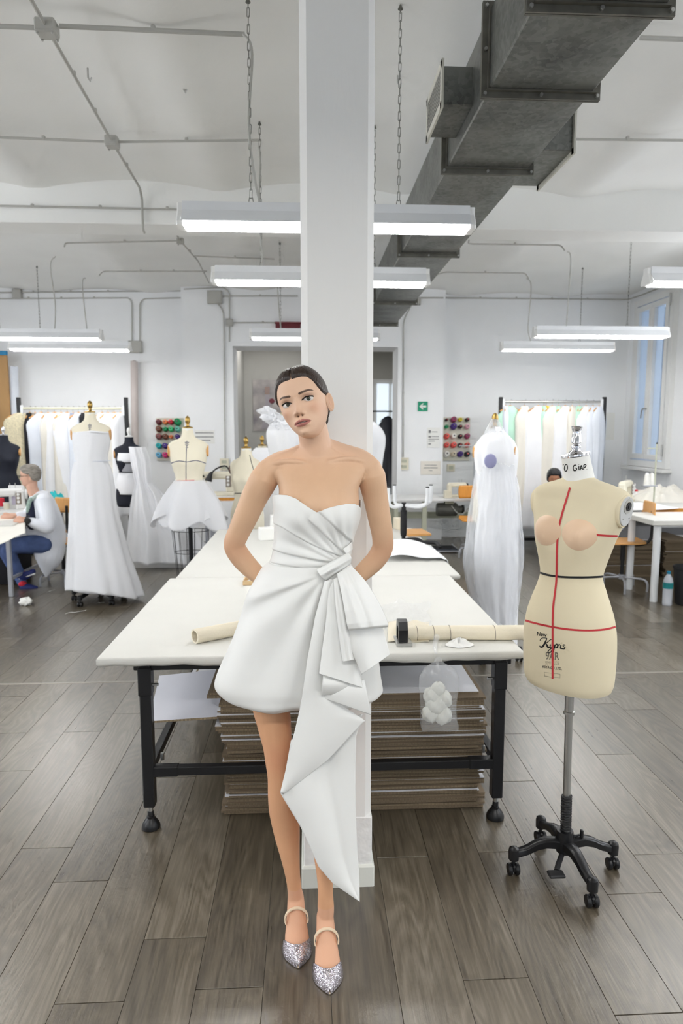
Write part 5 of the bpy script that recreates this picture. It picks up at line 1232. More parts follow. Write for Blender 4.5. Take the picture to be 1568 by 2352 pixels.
FORM = [(-.83, .150, .100), (-.80, .172, .118), (-.66, .172, .118), (-.60, .165, .114), (-.52, .140, .104), (-.45, .120, .090), (-.36, .142, .100), (-.30, .158, .105), (-.25, .164, .100), (-.19, .176, .085), (-.145, .176, .070), (-.115, .140, .060), (-.09, .080, .056), (-.06, .056, .054), (0, .048, .048)]
def bg_form(xp, Y, yneck, label, mat, front, finial='brass', stand='star', neck=None, cut=None, disc=None, s=1.0, name='dress_form', drop=.83):
    nt = at(xp, yneck, Y); c = Vector((nt.x, Y, 0)); t = thing(name, label, 'mannequin', c, 'dress forms'); fr = frame(c, front)
    st = [(nt.z+z*s, a*s, b*s, 0.0) for z, a, b in FORM if z >= -drop]
    mb = form_mb(st, fr, 46, 36, 2.15, (.08*s, nt.z-.30*s, .030*s, .05, .05)); mb.build('torso', mat, t, smooth=60); BVf = bvh_of(mb)
    if neck: MB().lathe([(.052*s, -.062*s), (.0505*s, -.03), (.0495*s, 0), (.03, .004)], nt, 24).build('neck_band', neck, t)
    fm = {'brass': M['brass'], 'white': M['whitep'], 'chrome': M['chrome']}[finial]
    MB().lathe([(.046*s, 0), (.047*s, .012), (.03, .016), (.015, .022), (.012, .04), (.020, .05), (.024, .07), (.022, .09), (.013, .105), (.004, .112)], nt, 18).build('finial', fm, t)
    f = Vector((*front, 0)).normalized(); l = Vector((-f.y, f.x, 0))
    for sg in (1, -1):
        o_ = c+l*sg*.166*s+Vector((0, 0, nt.z-.20*s)); MB().ring_loft([[o_+l*sg*h+f*math.cos(2*PI*k/20)*.040*s*q+Vector((0, 0, math.sin(2*PI*k/20)*.052*s*q)) for k in range(20)] for h, q in ((-.03, 1), (.010, 1), (.014, .9))]).build('arm_plate', disc or M['wood'], t)
    MB().cyl((c.x, c.y, .10), (c.x, c.y, nt.z-drop*s+.02), .02, n=12).build('pole', M['black'], t)
    if stand == 'star': star_base(t, c, 5, .24, rot=.5, s=1.1)
    return t, c, nt, BVf
def skirt_loft(st, c, nf, amp, name, mat, parent, n=120, nz=40, seed=0, ph=0.0, cap=False, solid=.002, lift=None, crumple=0.0):
    """st: (z, rx, ry, dx, dy, fold); cloth hanging in folds"""
    rn = random.Random(seed); phs = [rn.uniform(0, 6.28) for _ in range(4)]; st = sorted(st); rings = []
    for i in range(nz+1):
        z = lerp(st[0][0], st[-1][0], i/nz); rx, ry, dx, dy, fo = cinterp(st, z); ring = []
        for k in range(n):
            a = 2*PI*k/n; w_ = 1+amp*fo*(math.sin(nf*a+phs[0]+.5*math.sin(3*a))+.5*math.sin((nf*1.7//1)*a+phs[1])+.35*math.sin(3*a+phs[2]+z*2));
            if crumple: w_ += crumple*(noise.noise(Vector((math.cos(a)*3.5, math.sin(a)*3.5, z*5+seed)))+.6*noise.noise(Vector((math.cos(a)*8, math.sin(a)*8, z*11))))
            ring.append(Vector((c[0]+dx+rx*w_*math.cos(a), c[1]+dy+ry*w_*math.sin(a), z+(lift(a)*(1-i/nz)**3 if lift else 0))))
        rings.append(ring)
    return MB().ring_loft(rings, cap, cap).build(name, mat, parent, smooth=180, solid=solid)
def px_stations(rows, Y, fold=(0, 1), ratio=.7):
    out = []
    for i, (y, xl, xr) in enumerate(rows):
        a, b_ = at(xl, y, Y), at(xr, y, Y); out.append((a.z, (b_.x-a.x)/2, (b_.x-a.x)/2*ratio, (a.x+b_.x)/2, 0.0, lerp(fold[0], fold[1], i/(len(rows)-1))))
    return out
def crest(BVf, x, y, s, t):
    g = [strip(BVf, [(x+a*s, y+b*s) for a, b in pts], .45*s, .002, 8, False) for pts in ([(-4, -4), (-2, 0), (2, 0), (4, -4)], [(0, -7), (0, 9)], [(-4, -4), (-1, -3), (0, -6), (1, -3), (4, -4)], [(-4, 1), (0, 4), (4, 1)], [(-3, 7), (3, 7)])]
    m = merge(*g)
    if m.v: m.build('crest_print', pm('navy_print', srgb(50, 56, 96), .8) if 'crest' not in M else M['crest'], t, smooth=0)
M['crest'] = pm('navy_print', srgb(50, 56, 96), .8); M['redline'] = pm('red_line', srgb(206, 70, 84), .8)
# --- long white gown on a form, left
GY = 6.55
t, c, nt, BVf = bg_form(207, GY, 948, 'cream dress form wearing a long white strapless gown, left', M['formpale'], (.12, -1), 'brass', 'star', M['paper'])
crest(BVf, 206, 980, 1.0, t)
strip(NB, [(0, 0)], 1) if False else None
rows = [(993, 168, 251), (1004, 167, 253), (1030, 170, 250), (1056, 173, 246), (1080, 167, 256), (1110, 164, 262), (1160, 162, 268), (1220, 160, 282), (1290, 157, 302), (1350, 156, 322), (1374, 156, 329)]
st = px_stations(rows, GY, (0, 1), .75); gown = thing('gown', 'long white organza gown flaring to the floor on the left form', 'dress', (c.x, GY, 0))
zt = at(200, 1374, GY).z
skirt_loft([(z, rx, min(ry, .34), x-c.x, y, f) for z, rx, ry, x, y, f in [(z, rx, max(ry, .15), x, y, f) for z, rx, ry, x, y, f in st]], c, 9, .035, 'gown_body', M['sheer'], gown, 160, 60, 3, lift=lambda a: .10*max(0, -math.sin(a+.55))+.02)
MB().tube([at(176, 994, GY-.12), at(210, 991, GY-.15), at(249, 994, GY-.12)], .008, 6).build('top_edge', M['white1'], gown)
MB().tube([c+Vector((.166*math.cos(PI+PI*k/20), .142*math.sin(PI+PI*k/20), at(200, 1058, GY).z)) for k in range(21)], .004, 5).build('waist_seam', M['white3'], gown)
skirt_loft([(z-.01, rx*.80, min(ry, .3)*.80, x-c.x, y, f*.6) for z, rx, ry, x, y, f in st if z < at(200, 1075, GY).z], c, 7, .03, 'underskirt', M['white1'], gown, 120, 40, 8, lift=lambda a: .10)
# --- tulle peplum form with a wire cage
TY = 6.25
t, c, nt, BVf = bg_form(431, TY, 984, 'pale dress form with blue guide lines and a wire cage skirt', M['formpale'], (.10, -1), 'brass', 'none', M['neckwrap'], drop=.86)
crest(BVf, 429, 1020, 1.1, t)
strip(BVf, [(428, 1030), (427, 1060), (427, 1100)], .8, .002).build('centre_line', M['crest'], t); strip(BVf, [(393, 1064), (410, 1059), (430, 1061), (450, 1058), (472, 1064)], .8, .002).build('bust_line', M['crest'], t)
strip(BVf, [(405, 1104), (425, 1104), (446, 1103)], .8, .002).build('waist_line', M['redline'], t); strip(BVf, [(427, 1100), (427, 1130)], .7, .002).build('waist_line', M['redline'], t)
strip(NB, [(0, 0)], 1) if False else None
zb0 = at(431, 1218, TY).z
for k in range(14):
    a = 2*PI*k/14+.1; p = c+Vector((.168*math.cos(a), .115*math.sin(a), zb0)); q = c+Vector((.115*math.cos(a), .10*math.sin(a), .12)); MB().tube([p, q], .0022, 4).build('cage_wire', M['black'], t)
for zz, rx, ry in ((zb0, .170, .117), (at(431, 1268, TY).z, .150, .112), (.12, .115, .10)): MB().tube([c+Vector((rx*math.cos(2*PI*k/40), ry*math.sin(2*PI*k/40), zz)) for k in range(40)], .003, 5, closed=True).build('cage_ring', M['black'], t)
star_base(t, c, 5, .22, rot=.2)
rows = [(1102, 402, 468), (1115, 393, 479), (1135, 380, 492), (1160, 367, 505), (1185, 359, 514), (1200, 356, 517)]
st = px_stations(rows, TY, (.2, 1.6), .8); pep = thing('tulle_peplum', 'short flared white tulle peplum pinned on the caged form', 'skirt', (c.x, TY, at(431, 1202, TY).z))
skirt_loft([(z, rx, ry, x-c.x, y, f) for z, rx, ry, x, y, f in st], c, 5, .085, 'outer_layer', M['tulle'], pep, 160, 30, 5, lift=lambda a: .05*math.sin(5*a+1)+.03*math.sin(2*a))
skirt_loft([(z-.01, rx*.86, ry*.86, x-c.x, y, f) for z, rx, ry, x, y, f in st], c, 6, .07, 'inner_layer', M['tulle'], pep, 160, 30, 6, lift=lambda a: .04*math.sin(6*a)+.02)
# --- pale form behind the elbow, brown arm disc
t, c, nt, BVf = bg_form(565, 6.55, 1030, 'pale dress form with a brown arm disc behind the elbow', M['formpale'], (-.55, -1), 'brass', 'star', M['paper'], disc=pm('dark_brown_disc', srgb(92, 66, 56), .5, var=.1))
strip(BVf, [(538, 1133), (560, 1133), (585, 1133)], .8, .002).build('waist_line', M['ink'], t)
strip(BVf, [(573, 1045), (578, 1065), (586, 1090)], .7, .002).build('seam_line', M['ink'], t)
# --- white dresses on forms behind the woman
for xp, yn, Y, lab, lab2, w in ((655, 950, 6.9, 'dress form hidden under a white dress behind the woman', 'white dress with a ruffled shoulder behind the head of the woman', 44), (602, 1024, 7.6, 'small dress form under a white shift behind the pale form', 'plain white shift on the small form behind the pale one', 26), (846, 965, 7.6, 'dress form half hidden behind the column', 'white dress peeking out to the right of the column', 22)):
    t, c, nt, BVf = bg_form(xp, Y, yn, lab, M['formpale'], (.1, -1), 'brass', 'star')
    d = thing('dress', lab2, 'dress', (c.x, Y, .3)); sc = Y/1568*.99
    skirt_loft([(nt.z-.02, .07, .07, 0, 0, 0), (nt.z-.10, max(.15, w*sc*.75), .13, 0, 0, .2), (nt.z-.20, max(.19, w*sc), .165, 0, 0, .4), (nt.z-.45, max(.16, w*sc*.85), .15, 0, 0, .6), (nt.z-.75, w*sc*1.15, .2, 0, 0, 1), (.25, w*sc*1.5, .3, 0, 0, 1.4)], c, 8, .04, 'dress_body', M['white1'], d, 100, 40, int(xp))
    if xp == 655:
        for k in range(5):
            q = at(612+9*k, 948+7*k, Y-.12); MB().grid(lambda u, v: q+Vector((math.cos(6.283*u)*(.02+.06*v)*(1+.3*math.sin(5*6.283*u+k)*v), -.02*v+.03*math.sin(4*6.283*u+2*k)*v, math.sin(6.283*u)*(.015+.05*v))), 60, 6, True).build('ruffle', M['white1'], d, smooth=180, solid=.002)
# --- dark form with a bare shoulder and a trailing white drape
DY = 8.3
t, c, nt, BVf = bg_form(296, DY, 1004, 'navy dress form with a white fitted dress, left of the thread board', M['formdark'], (.1, -1), 'white', 'star', M['formdark'])
d = thing('draped_dress', 'white banded dress with mesh insert and long trailing drape', 'dress', (c.x, DY, .3))
def zz_(y): return at(296, y, DY).z
skirt_loft([(zz_(1040), .150, .115, 0, 0, 0), (zz_(1056), .155, .135, 0, 0, 0), (zz_(1062), .148, .125, 0, 0, 0)], c, 3, 0, 'bust_band', M['white1'], d, 48, 8)
skirt_loft([(zz_(1063), .146, .12, 0, 0, 0), (zz_(1083), .126, .10, 0, 0, 0)], c, 3, 0, 'mesh_insert', pm('grey_mesh', srgb(190, 192, 198), .8, alpha=.8), d, 48, 8)
skirt_loft([(zz_(1084), .128, .102, 0, 0, 0), (zz_(1105), .165, .13, 0, 0, .3), (zz_(1134), .168, .13, 0, 0, .3)], c, 5, .01, 'hip_band', M['white1'], d, 48, 12)
for y in (1062, 1083.5, 1135): MB().tube([c+Vector((.15*math.cos(2*PI*k/30)*(1 if y != 1083.5 else .86)*(1.13 if y > 1100 else 1), .13*math.sin(2*PI*k/30), zz_(y))) for k in range(30)], .006, 5, closed=True).build('black_trim', M['blacktape'], d)
def drape(u, v):
    xs_ = interp([(0, 296, 333), (.15, 300, 345), (.4, 312, 350), (.6, 300, 395), (.8, 292, 460), (1, 280, 500)], v); y = interp([(0, 1026), (.5, 1130), (.75, 1215), (1, 1292)], v)[0]; Y = interp([(0, DY-.16), (.5, DY-.22), (.8, DY-.3), (1, DY-.35)], v)[0]
    q = at(lerp(xs_[0], xs_[1], u), y, Y); q.y -= (.035*math.sin(u*17+v*3)+.02*math.sin(u*31+v*5))*(.3+v)+.10*math.sin(PI*u); q.z = max(q.z, .03); return q
MB().grid(drape, 90, 60).build('drape', M['white1'], d, smooth=180, solid=.003)
# low white platform and cloth heap on the floor there
o = MB().box((at(360, 1300, 8.1).x, 8.35, .035), (.95, .5, .07), bev=.006).build('low_platform', M['whitep'], smooth=0); tag(o, 'low white platform on the floor under the cloth heap', 'platform')
def heap(u, v):
    p = Vector((lerp(at(300, 1290, 8.3).x, at(425, 1290, 8.3).x, u), lerp(8.12, 8.58, v), .075)); p.z += .16*math.sin(PI*u)**.7*math.sin(PI*v)*(.6+.4*math.sin(7*u+5*v))+.02*math.sin(20*u)*math.sin(PI*v); return p
tag(MB().grid(heap, 40, 24).build('cloth_heap', M['white2'], smooth=180, solid=.003), 'soft heap of ivory cloth lying on the low platform', 'cloth')
# --- form wrapped in clear plastic, right of the table
PY = 4.82
t, c, nt, BVf = bg_form(1136, PY, 985, 'dress form wrapped in clear plastic beside the table', M['formpale'], (-.45, -1), 'brass', 'star', M['paper'], drop=.83, s=.82)
d = thing('wrapped_dress', 'long white dress on the plastic wrapped form', 'dress', (c.x, PY, .05))
rows = [(980, 1129, 1147), (989, 1121, 1155), (1003, 1104, 1171), (1018, 1092, 1184), (1045, 1086, 1190), (1100, 1092, 1185), (1180, 1092, 1188), (1260, 1086, 1190), (1330, 1086, 1188), (1420, 1085, 1188), (1530, 1085, 1186)]
st = px_stations(rows, PY, (.2, 1.3), .8); skirt_loft([(z, rx*.95, max(.06 if z > at(1136, 1000, PY).z else .10, ry*.95), x-c.x, y, f) for z, rx, ry, x, y, f in st], c, 8, .035, 'dress_body', M['white1'], d, 110, 50, 2); q = at(1126, 1059, PY-.16); MB().ball(q, (.044, .012, .05), 20, 12).build('violet_disc', pm('violet_disc', srgb(148, 148, 184), .5, var=.05), d)
d = thing('plastic_cover', 'crumpled clear plastic cover hanging over the wrapped form', 'plastic cover', (c.x, PY, .3))
rows = [(962, 1129, 1143), (975, 1122, 1150), (1000, 1110, 1162), (1050, 1098, 1176), (1100, 1090, 1185), (1200, 1075, 1195), (1280, 1067, 1199), (1330, 1070, 1193), (1400, 1088, 1186), (1445, 1100, 1182)]
st = px_stations(rows, PY, (.3, 1.5), .95); skirt_loft([(z, rx, ry, x-c.x, y, f) for z, rx, ry, x, y, f in st], c, 11, .03, 'cover', M['garbag'], d, 220, 140, 9, solid=0, crumple=.055)
# --- navy form at the far left edge
t, c, nt, BVf = bg_form(8, 8.9, 1000, 'navy blue dress form cut off by the left edge', M['formdark'], (.3, -1), 'chrome', 'star', s=1.05)
# ================================================================== garment racks
def hanger(t, x, Y, z, mat, yaw, w=.19):
    d = Vector((math.cos(yaw), math.sin(yaw), 0)); p = Vector((x, Y, z))
    MB().tube([p+d*.0+Vector((0, 0, -.005)), p+Vector((0, 0, .05)), p+d*.012+Vector((0, 0, .072)), p+d*.028+Vector((0, 0, .055))], .003, 5).build('hanger_hook', M['steel'], t)
    MB().tube([p-d*w+Vector((0, 0, -.09)), p-d*w*.5+Vector((0, 0, -.045)), p+Vector((0, 0, -.012)), p+d*w*.5+Vector((0, 0, -.045)), p+d*w+Vector((0, 0, -.09))], .008, 6).build('hanger', mat, t)
def garment(x, Y, z, L, mat, yaw, w, seed, label, group, flare=1.0, name='garment', th=.05, hmat=None):
    """x,Y,z: hook on the rail; cloth hung from a hanger, flattened, with folds"""
    t = thing(name, label, 'garment', (x, Y, z-L), group); hanger(t, x, Y, z-.055, hmat or M['wood'], yaw, w*.8); rn = random.Random(seed); ph = [rn.uniform(0, 6) for _ in range(5)]; rings = []; zt = z-.075
    st = [(0, .05, .035), (.04, w*.6, th), (.10, w, th*1.2), (.22, w*.98, th*1.35), (.5, w*.9*flare**.4, th*1.4*flare**.3), (1.0, w*flare, th*1.7*flare)]
    cd, sd_ = math.cos(yaw), math.sin(yaw)
    for i in range(27):
        u = i/26; a_, b_ = cinterp(st, u); zz = zt-u*(L-.02); ring = []
        for k in range(56):
            a = 2*PI*k/56; w_ = 1+u*(.16*math.sin(7*a+ph[0])+.10*math.sin(11*a+ph[1]+u*2)); lx = a_*math.cos(a)*(1+.03*math.sin(u*6+ph[2])); ly = b_*math.sin(a)*w_+.02*u*math.sin(u*5+ph[3]); ring.append(Vector((x+lx*cd-ly*sd_, Y+lx*sd_+ly*cd, zz+.012*u*math.sin(3*a+ph[4]))))
        rings.append(ring)
    MB().ring_loft(rings).build('cloth', mat, t, smooth=180); return t
def rack(xl, xr, ytop, yrail, Y, label, railmat):
    a, b_ = at(xl, ytop, Y), at(xr, ytop, Y); t = thing('garment_rack', label, 'clothes rack', ((a.x+b_.x)/2, Y, 0), 'garment racks'); zr = at((xl+xr)/2, yrail, Y).z
    for p in (a, b_):
        b = MB().box((p.x, Y, (p.z+.1)/2), (.05, .04, p.z-.1), bev=.004); po = b.build('post', M['black'], t, smooth=0)
        for k in range(7): MB().box((p.x, Y-.021, p.z-.05-.05*k), (.012, .004, .02)).build('slot', M['hole'], po, smooth=0)
        MB().box((p.x, Y, .10), (.05, .55, .05), bev=.004).build('foot', M['black'], t, smooth=0)
        for dy in (-.24, .24): caster((p.x, Y+dy, 0), t, 1.2)
        sg = 1 if p is a else -1; MB().box((p.x+sg*.04, Y-.005, zr-.03), (.035, .035, .14), bev=.003).build('rail_bracket', M['whitemetal'], t, smooth=0)
    MB().cyl((a.x+.03, Y, zr), (b_.x-.03, Y, zr), .016, n=12).build('rail', railmat, t)
    MB().box(((a.x+b_.x)/2, Y, .11), (b_.x-a.x, .04, .04)).build('lower_rail', M['black'], t, smooth=0)
    return zr
LRY = 9.35; zr = rack(42, 289, 913, 938, LRY, 'black posted garment rack against the left wall', pm('cream_rail', srgb(214, 214, 190), .4))
LG = 'garments on the left rack'
for i, (xp, mat, L, w, yaw, lab) in enumerate(((46, 'lace', 1.10, .21, .5, 'cream lace jacket at the left end of the left rack'), (68, 'blackcloth', 1.5, .10, 1.2, 'long black garment hanging between cream lace and white coats'), (80, 'taupe', 1.4, .08, 1.3, 'narrow taupe garment beside the black one'), (94, 'white3', 1.45, .19, .5, 'white coat next to the taupe garment on the left rack'), (110, 'white2', 1.5, .13, 1.0, 'second white coat from the taupe garment'), (125, 'white1', 1.52, .20, .4, 'third white coat from the taupe garment'), (140, 'white2', 1.5, .14, 1.0, 'ivory coat in the middle of the left rack'), (154, 'white1', 1.55, .19, .55, 'white coat just left of the blue grey one'), (167, 'bluegrey', 1.5, .09, 1.2, 'blue grey garment in the left rack'), (180, 'white3', 1.5, .16, .7, 'white garment half hidden by the left edge of the gown'), (193, 'blackcloth', .5, .08, 1.1, 'short dark striped garment peeking beside the gown form'), (234, 'white2', 1.2, .16, .8, 'ivory garment just right of the gown form'), (248, 'white1', 1.3, .16, .9, 'third white garment from the right end of the left rack'), (262, 'white2', 1.3, .20, .45, 'second ivory garment from the right end of the left rack'), (276, 'white1', 1.4, .15, .9, 'white blouse at the right end of the left rack'))):
    p = at(xp, 938, LRY); garment(p.x, LRY, zr+.016, L, M[mat], yaw, w, i+1, lab, LG, 1.15, th=.045)
RRY = 9.35; zr = rack(1150, 1388, 912, 923, RRY, 'black posted garment rack against the right wall', M['steel'])
RG = 'garments on the right rack'
for i, (xp, mat, L, w, yaw, lab, fl) in enumerate(((1161, 'white3', 1.2, .10, 1.2, 'narrow white garment at the left end of the right rack', 1.1), (1172, 'mint', 1.55, .20, .25, 'long mint green garment at the left of the right rack', 1.0), (1205, 'white2', 1.5, .16, .5, 'ivory garment behind the mint one', 1.3), (1236, 'white1', 1.7, .20, .3, 'wide flaring white dress in the middle of the right rack', 1.7), (1249, 'mint', 1.1, .08, 1.1, 'dark mint garment beside the yellow ribbon', 1.0), (1255, 'yellow', .8, .03, 1.2, 'narrow yellow ribbon hanging in the right rack', 1.0), (1268, 'white2', 1.6, .17, .5, 'ivory dress right of the yellow ribbon', 1.4), (1282, 'mint', 1.55, .08, 1.1, 'pale mint dress above the chrome finial', 1.1), (1298, 'white1', 1.6, .19, .4, 'white dress right above the chrome finial', 1.4), (1314, 'white2', 1.5, .12, .9, 'ivory dress on a wooden hanger in the right rack', 1.3), (1330, 'mint', 1.4, .10, 1.0, 'mint edged dress right of the finial', 1.2), (1346, 'white1', 1.6, .17, .5, 'white lace dress in clear film on the right rack', 1.2), (1362, 'white3', 1.65, .14, .7, 'cool white garment second from the right end', 1.2), (1376, 'white3', 1.65, .16, .6, 'bluish white garment bag at the right end of the right rack', 1.1))):
    if 'yellow' not in M: M['yellow'] = pm('yellow_ribbon', srgb(228, 204, 70), .6)
    p = at(xp, 923, RRY); garment(p.x, RRY, zr+.016, L, M[mat], yaw, w, i+40, lab, RG, fl, th=.05)
# sparkling black gown hanging in the doorway
p = at(890, 958, 10.75); t = garment(p.x, 10.75, p.z+.08, 1.5, M['sequin'], .2, .15, 77, 'black sequined gown on a black hanger in the doorway', None, 1.9, 'gown', hmat=M['blackp'])
MB().cyl((at(850, 945, 10.75).x, 10.75, p.z+.09), (at(930, 945, 10.75).x, 10.75, p.z+.09), .012, n=8).build('hanging_rail', M['black'], t)
# ================================================================== thread boards, signs and switches on the back wall
COLS = dict(maroon=(104, 44, 52), orange=(232, 128, 76), red=(206, 40, 58), green=(20, 142, 88), brown=(122, 76, 58), lgreen=(62, 190, 124), teal=(104, 190, 172), mauve=(140, 84, 84), dark=(44, 38, 44), purple=(72, 46, 128), turq=(44, 184, 190), sky=(110, 184, 222), magenta=(206, 52, 120), wine=(150, 60, 96), yellow=(214, 200, 60), pink=(226, 170, 186), coral=(232, 92, 84), white=(240, 238, 232), cream=(226, 214, 190))
SP = {k: pm('thread_'+k, srgb(*v), .7, var=.05, bump=.2, bscale=200) for k, v in COLS.items()}
body0 = MB().lathe([(.012, 0), (.040, .0), (.042, .01), (.036, .085), (.030, .095), (.010, .096)], (0, 0, 0), 18, Matrix.Rotation(math.radians(78), 3, 'X'))
core0 = MB().lathe([(.010, -.004), (.013, 0), (.012, .10), (.004, .101)], (0, 0, 0), 10, Matrix.Rotation(math.radians(78), 3, 'X'))
def thread_board(x0, x1, y0, y1, colsx, rowsy, grid, label, word, Y):
    a, b_ = at(x0, y0, Y), at(x1, y1, Y); t = thing('thread_board', label, 'peg board', ((a.x+b_.x)/2, Y, b_.z)); MB().box(((a.x+b_.x)/2, Y, (a.z+b_.z)/2), (b_.x-a.x, .02, a.z-b_.z), bev=.003).build('board', pm('board_'+word, srgb(214, 212, 198), .6, var=.03), t, smooth=0)
    ordn = ('top', 'second', 'third', 'fourth', 'bottom'); oc = ('first', 'second', 'third', 'fourth'); pegs = []
    for r, y in enumerate(rowsy):
        for c_, x in enumerate(colsx):
            col, sc = grid[r][c_]; p = at(x, y, Y-.01); 
            MB().cyl((p.x, Y-.01, p.z), (p.x, Y-.12, p.z+.03), .004, n=6).build('peg', M['steel'], t)
            s_ = thing('thread_spool', '%s thread spool, %s from the left in the %s row of the %s board' % ({'lgreen': 'light green', 'dark': 'dark', 'turq': 'turquoise', 'sky': 'sky blue'}.get(col, col), oc[c_], ordn[r], word), 'spool', (p.x, Y-.012, p.z), 'thread spools on the %s board' % word); LOC.pop(s_.name)
            o = body0.build('thread', SP[col], s_, smooth=40); o2 = core0.build('core', SP['dark'] if col not in ('dark',) else SP['coral'], s_)
            s_.scale = (sc, 1, sc)
thread_board(358, 424, 960, 1058, (366, 381, 394, 409), (971, 987, 1004, 1025, 1046), [[('maroon', 1), ('orange', .85), ('red', .9), ('green', 1.25)], [('brown', 1.1), ('green', .85), ('lgreen', .95), ('teal', 1)], [('mauve', 1.1), ('brown', 1), ('orange', .7), ('purple', .9)], [('turq', 1), ('purple', 1), ('teal', .9), ('red', .9)], [('sky', 1), ('magenta', 1), ('orange', .9), ('lgreen', .9)]], 'peg board of coloured threads left of the doorway', 'left', WY-.02)
thread_board(1017, 1077, 959, 1058, (1024, 1040, 1055, 1071), (965, 981, 1003, 1023, 1044), [[('dark', .5), ('wine', 1.05), ('yellow', .75), ('dark', .75)], [('green', .7), ('purple', 1.15), ('dark', .75), ('pink', .9)], [('coral', 1), ('white', 1), ('dark', .8), ('wine', 1)], [('coral', .95), ('coral', 1.05), ('dark', .8), ('coral', .9)], [('white', 1.1), ('cream', .9), ('purple', 1.05), ('dark', 1)]], 'peg board of coloured threads right of the doorway', 'right', WY-.02)
def wall_plate(x0, y0, x1, y1, Y, mat, name, label, cat, th=.012):
    a, b_ = at(x0, y0, Y), at(x1, y1, Y); t = thing(name, label, cat, ((a.x+b_.x)/2, Y-th/2, b_.z)); MB().box(((a.x+b_.x)/2, Y-th/2, (a.z+b_.z)/2), (b_.x-a.x, th, a.z-b_.z), bev=min(.002, th*.3)).build('plate', mat, t, smooth=0); return t, a, b_
YP = 10.045
t, a, b_ = wall_plate(959.5, 922.5, 981.5, 944.5, YP, pm('sign_green', srgb(0, 146, 108), .4), 'exit_sign', 'square green sign with a white arrow pointing left', 'sign')
cx, cz_, s_ = (a.x+b_.x)/2, (a.z+b_.z)/2, (b_.x-a.x)/2; f = YP-.014
m = MB(); ar = [(-.78, 0), (-.05, .66), (.22, .66), (-.18, .2), (.72, .2), (.72, -.2), (-.18, -.2), (.22, -.66), (-.05, -.66)]
m.prism([(cx+s_*.95*u, f, cz_+s_*.95*v) for u, v in ar], (0, .003, 0)); m.build('white_arrow', M['paper'], t, smooth=0)
def notice(x0, y0, x1, y1, Y, label, lines, mat=None):
    t, a, b_ = wall_plate(x0, y0, x1, y1, Y, mat or M['paper'], 'notice', label, 'notice', .004); 
    for u0, u1, v, h in lines: MB().box((lerp(a.x, b_.x, (u0+u1)/2), Y-.005, lerp(a.z, b_.z, v)), ((b_.x-a.x)*(u1-u0), .002, (a.z-b_.z)*h)).build('printed_line', M['greyprint'], t, smooth=0)
M['greyprint'] = pm('grey_print_line', srgb(120, 120, 122), .8)
notice(981, 982, 1009.5, 1028, YP, 'tall white notice with pictograms on the right pier', [(.1, .28, .2, .14), (.35, .8, .22, .03), (.1, .3, .46, .07), (.35, .9, .45, .03), (.1, .92, .58, .03), (.1, .6, .68, .03), (.1, .3, .82, .06)])
notice(966, 1059, 1011, 1090, YP, 'wide pale notice below the arrow sign', [(.2, .8, .3, .03), (.15, .85, .5, .06), (.4, .6, .7, .03)], pm('cream_paper', srgb(232, 226, 216), .8))
notice(446, 988, 493, 1019, YP, 'wide white notice behind the caged form', [(.05, .95, .2, .06), (.05, .95, .5, .06), (.05, .8, .75, .06)])
for x0, y0, x1, y1, lab in ((917, 1051, 937.5, 1079, 'double cream switch plate right of the doorway'), (505, 1053, 526, 1081, 'double cream switch plate left of the doorway'), (1026, 1066, 1043, 1082, 'cream wall socket under the right thread board')):
    t, a, b_ = wall_plate(x0, y0, x1, y1, YP if x0 < 1000 else WY, M['cream'], 'switch_plate', lab, 'switch', .03)
    for k in ((.27, .73) if y1-y0 > 20 else (.5,)): MB().box(((a.x+b_.x)/2, (YP if x0 < 1000 else WY)-.032, lerp(a.z, b_.z, k)), ((b_.x-a.x)*.55, .012, (a.z-b_.z)*(.24 if y1-y0 > 20 else .5)), bev=.002).build('rocker', M['greenleg'], t, smooth=0)
t, a, b_ = wall_plate(1388, 948, 1409, 1010, WY, M['paper'], 'paper_sheet', 'plain white sheet on the wall right of the right rack', 'paper', .004)
# poster on the grey wall beyond the doorway
m, N_, L_, B_n = mk('faded_poster'); tc = N_.new('ShaderNodeTexCoord'); no = N_.new('ShaderNodeTexNoise'); no.inputs['Scale'].default_value = 3.0; no.inputs['Detail'].default_value = 5; L_.new(tc.outputs['Object'], no.inputs['Vector']); cr = N_.new('ShaderNodeValToRGB')
cr.color_ramp.elements[0].color = (*srgb(128, 122, 130), 1); cr.color_ramp.elements[0].position = .3; cr.color_ramp.elements[1].color = (*srgb(206, 200, 196), 1); cr.color_ramp.elements[1].position = .65; L_.new(no.outputs['Fac'], cr.inputs[0]); L_.new(cr.outputs[0], B_n.inputs['Base Color'])
t, a, b_ = wall_plate(580, 872, 660, 990, 12.39, m, 'poster', 'faded poster with a bridal figure on the grey wall', 'poster', .01)
fx = at(614, 930, 12.37); MB().grid(lambda u, v: at(lerp(609-9*v*v, 619+14*v*v, u), lerp(905, 985, v), 12.372), 6, 10).build('printed_figure', pm('poster_dress', srgb(182, 176, 182), .7), t); MB().grid(lambda u, v: at(lerp(608, 619, u), lerp(888, 906, v), 12.371), 4, 4).build('printed_figure', pm('poster_skin', srgb(172, 150, 142), .7), t); MB().ball(at(624, 921, 12.37), (.05, .008, .045), 12, 8).build('printed_bouquet', pm('poster_red', srgb(130, 66, 76), .7), t)
t, a, b_ = wall_plate(633, 742, 690, 758, YP, pm('maroon_box', srgb(112, 40, 48), .5), 'emergency_box', 'dark red box on the wall above the doorway', 'box', .08)
MB().box(((a.x+b_.x)/2, YP-.085, a.z-.01), (b_.x-a.x+.02, .1, .015)).build('lid', pm('maroon_lid', srgb(126, 48, 54), .5), t, smooth=0)
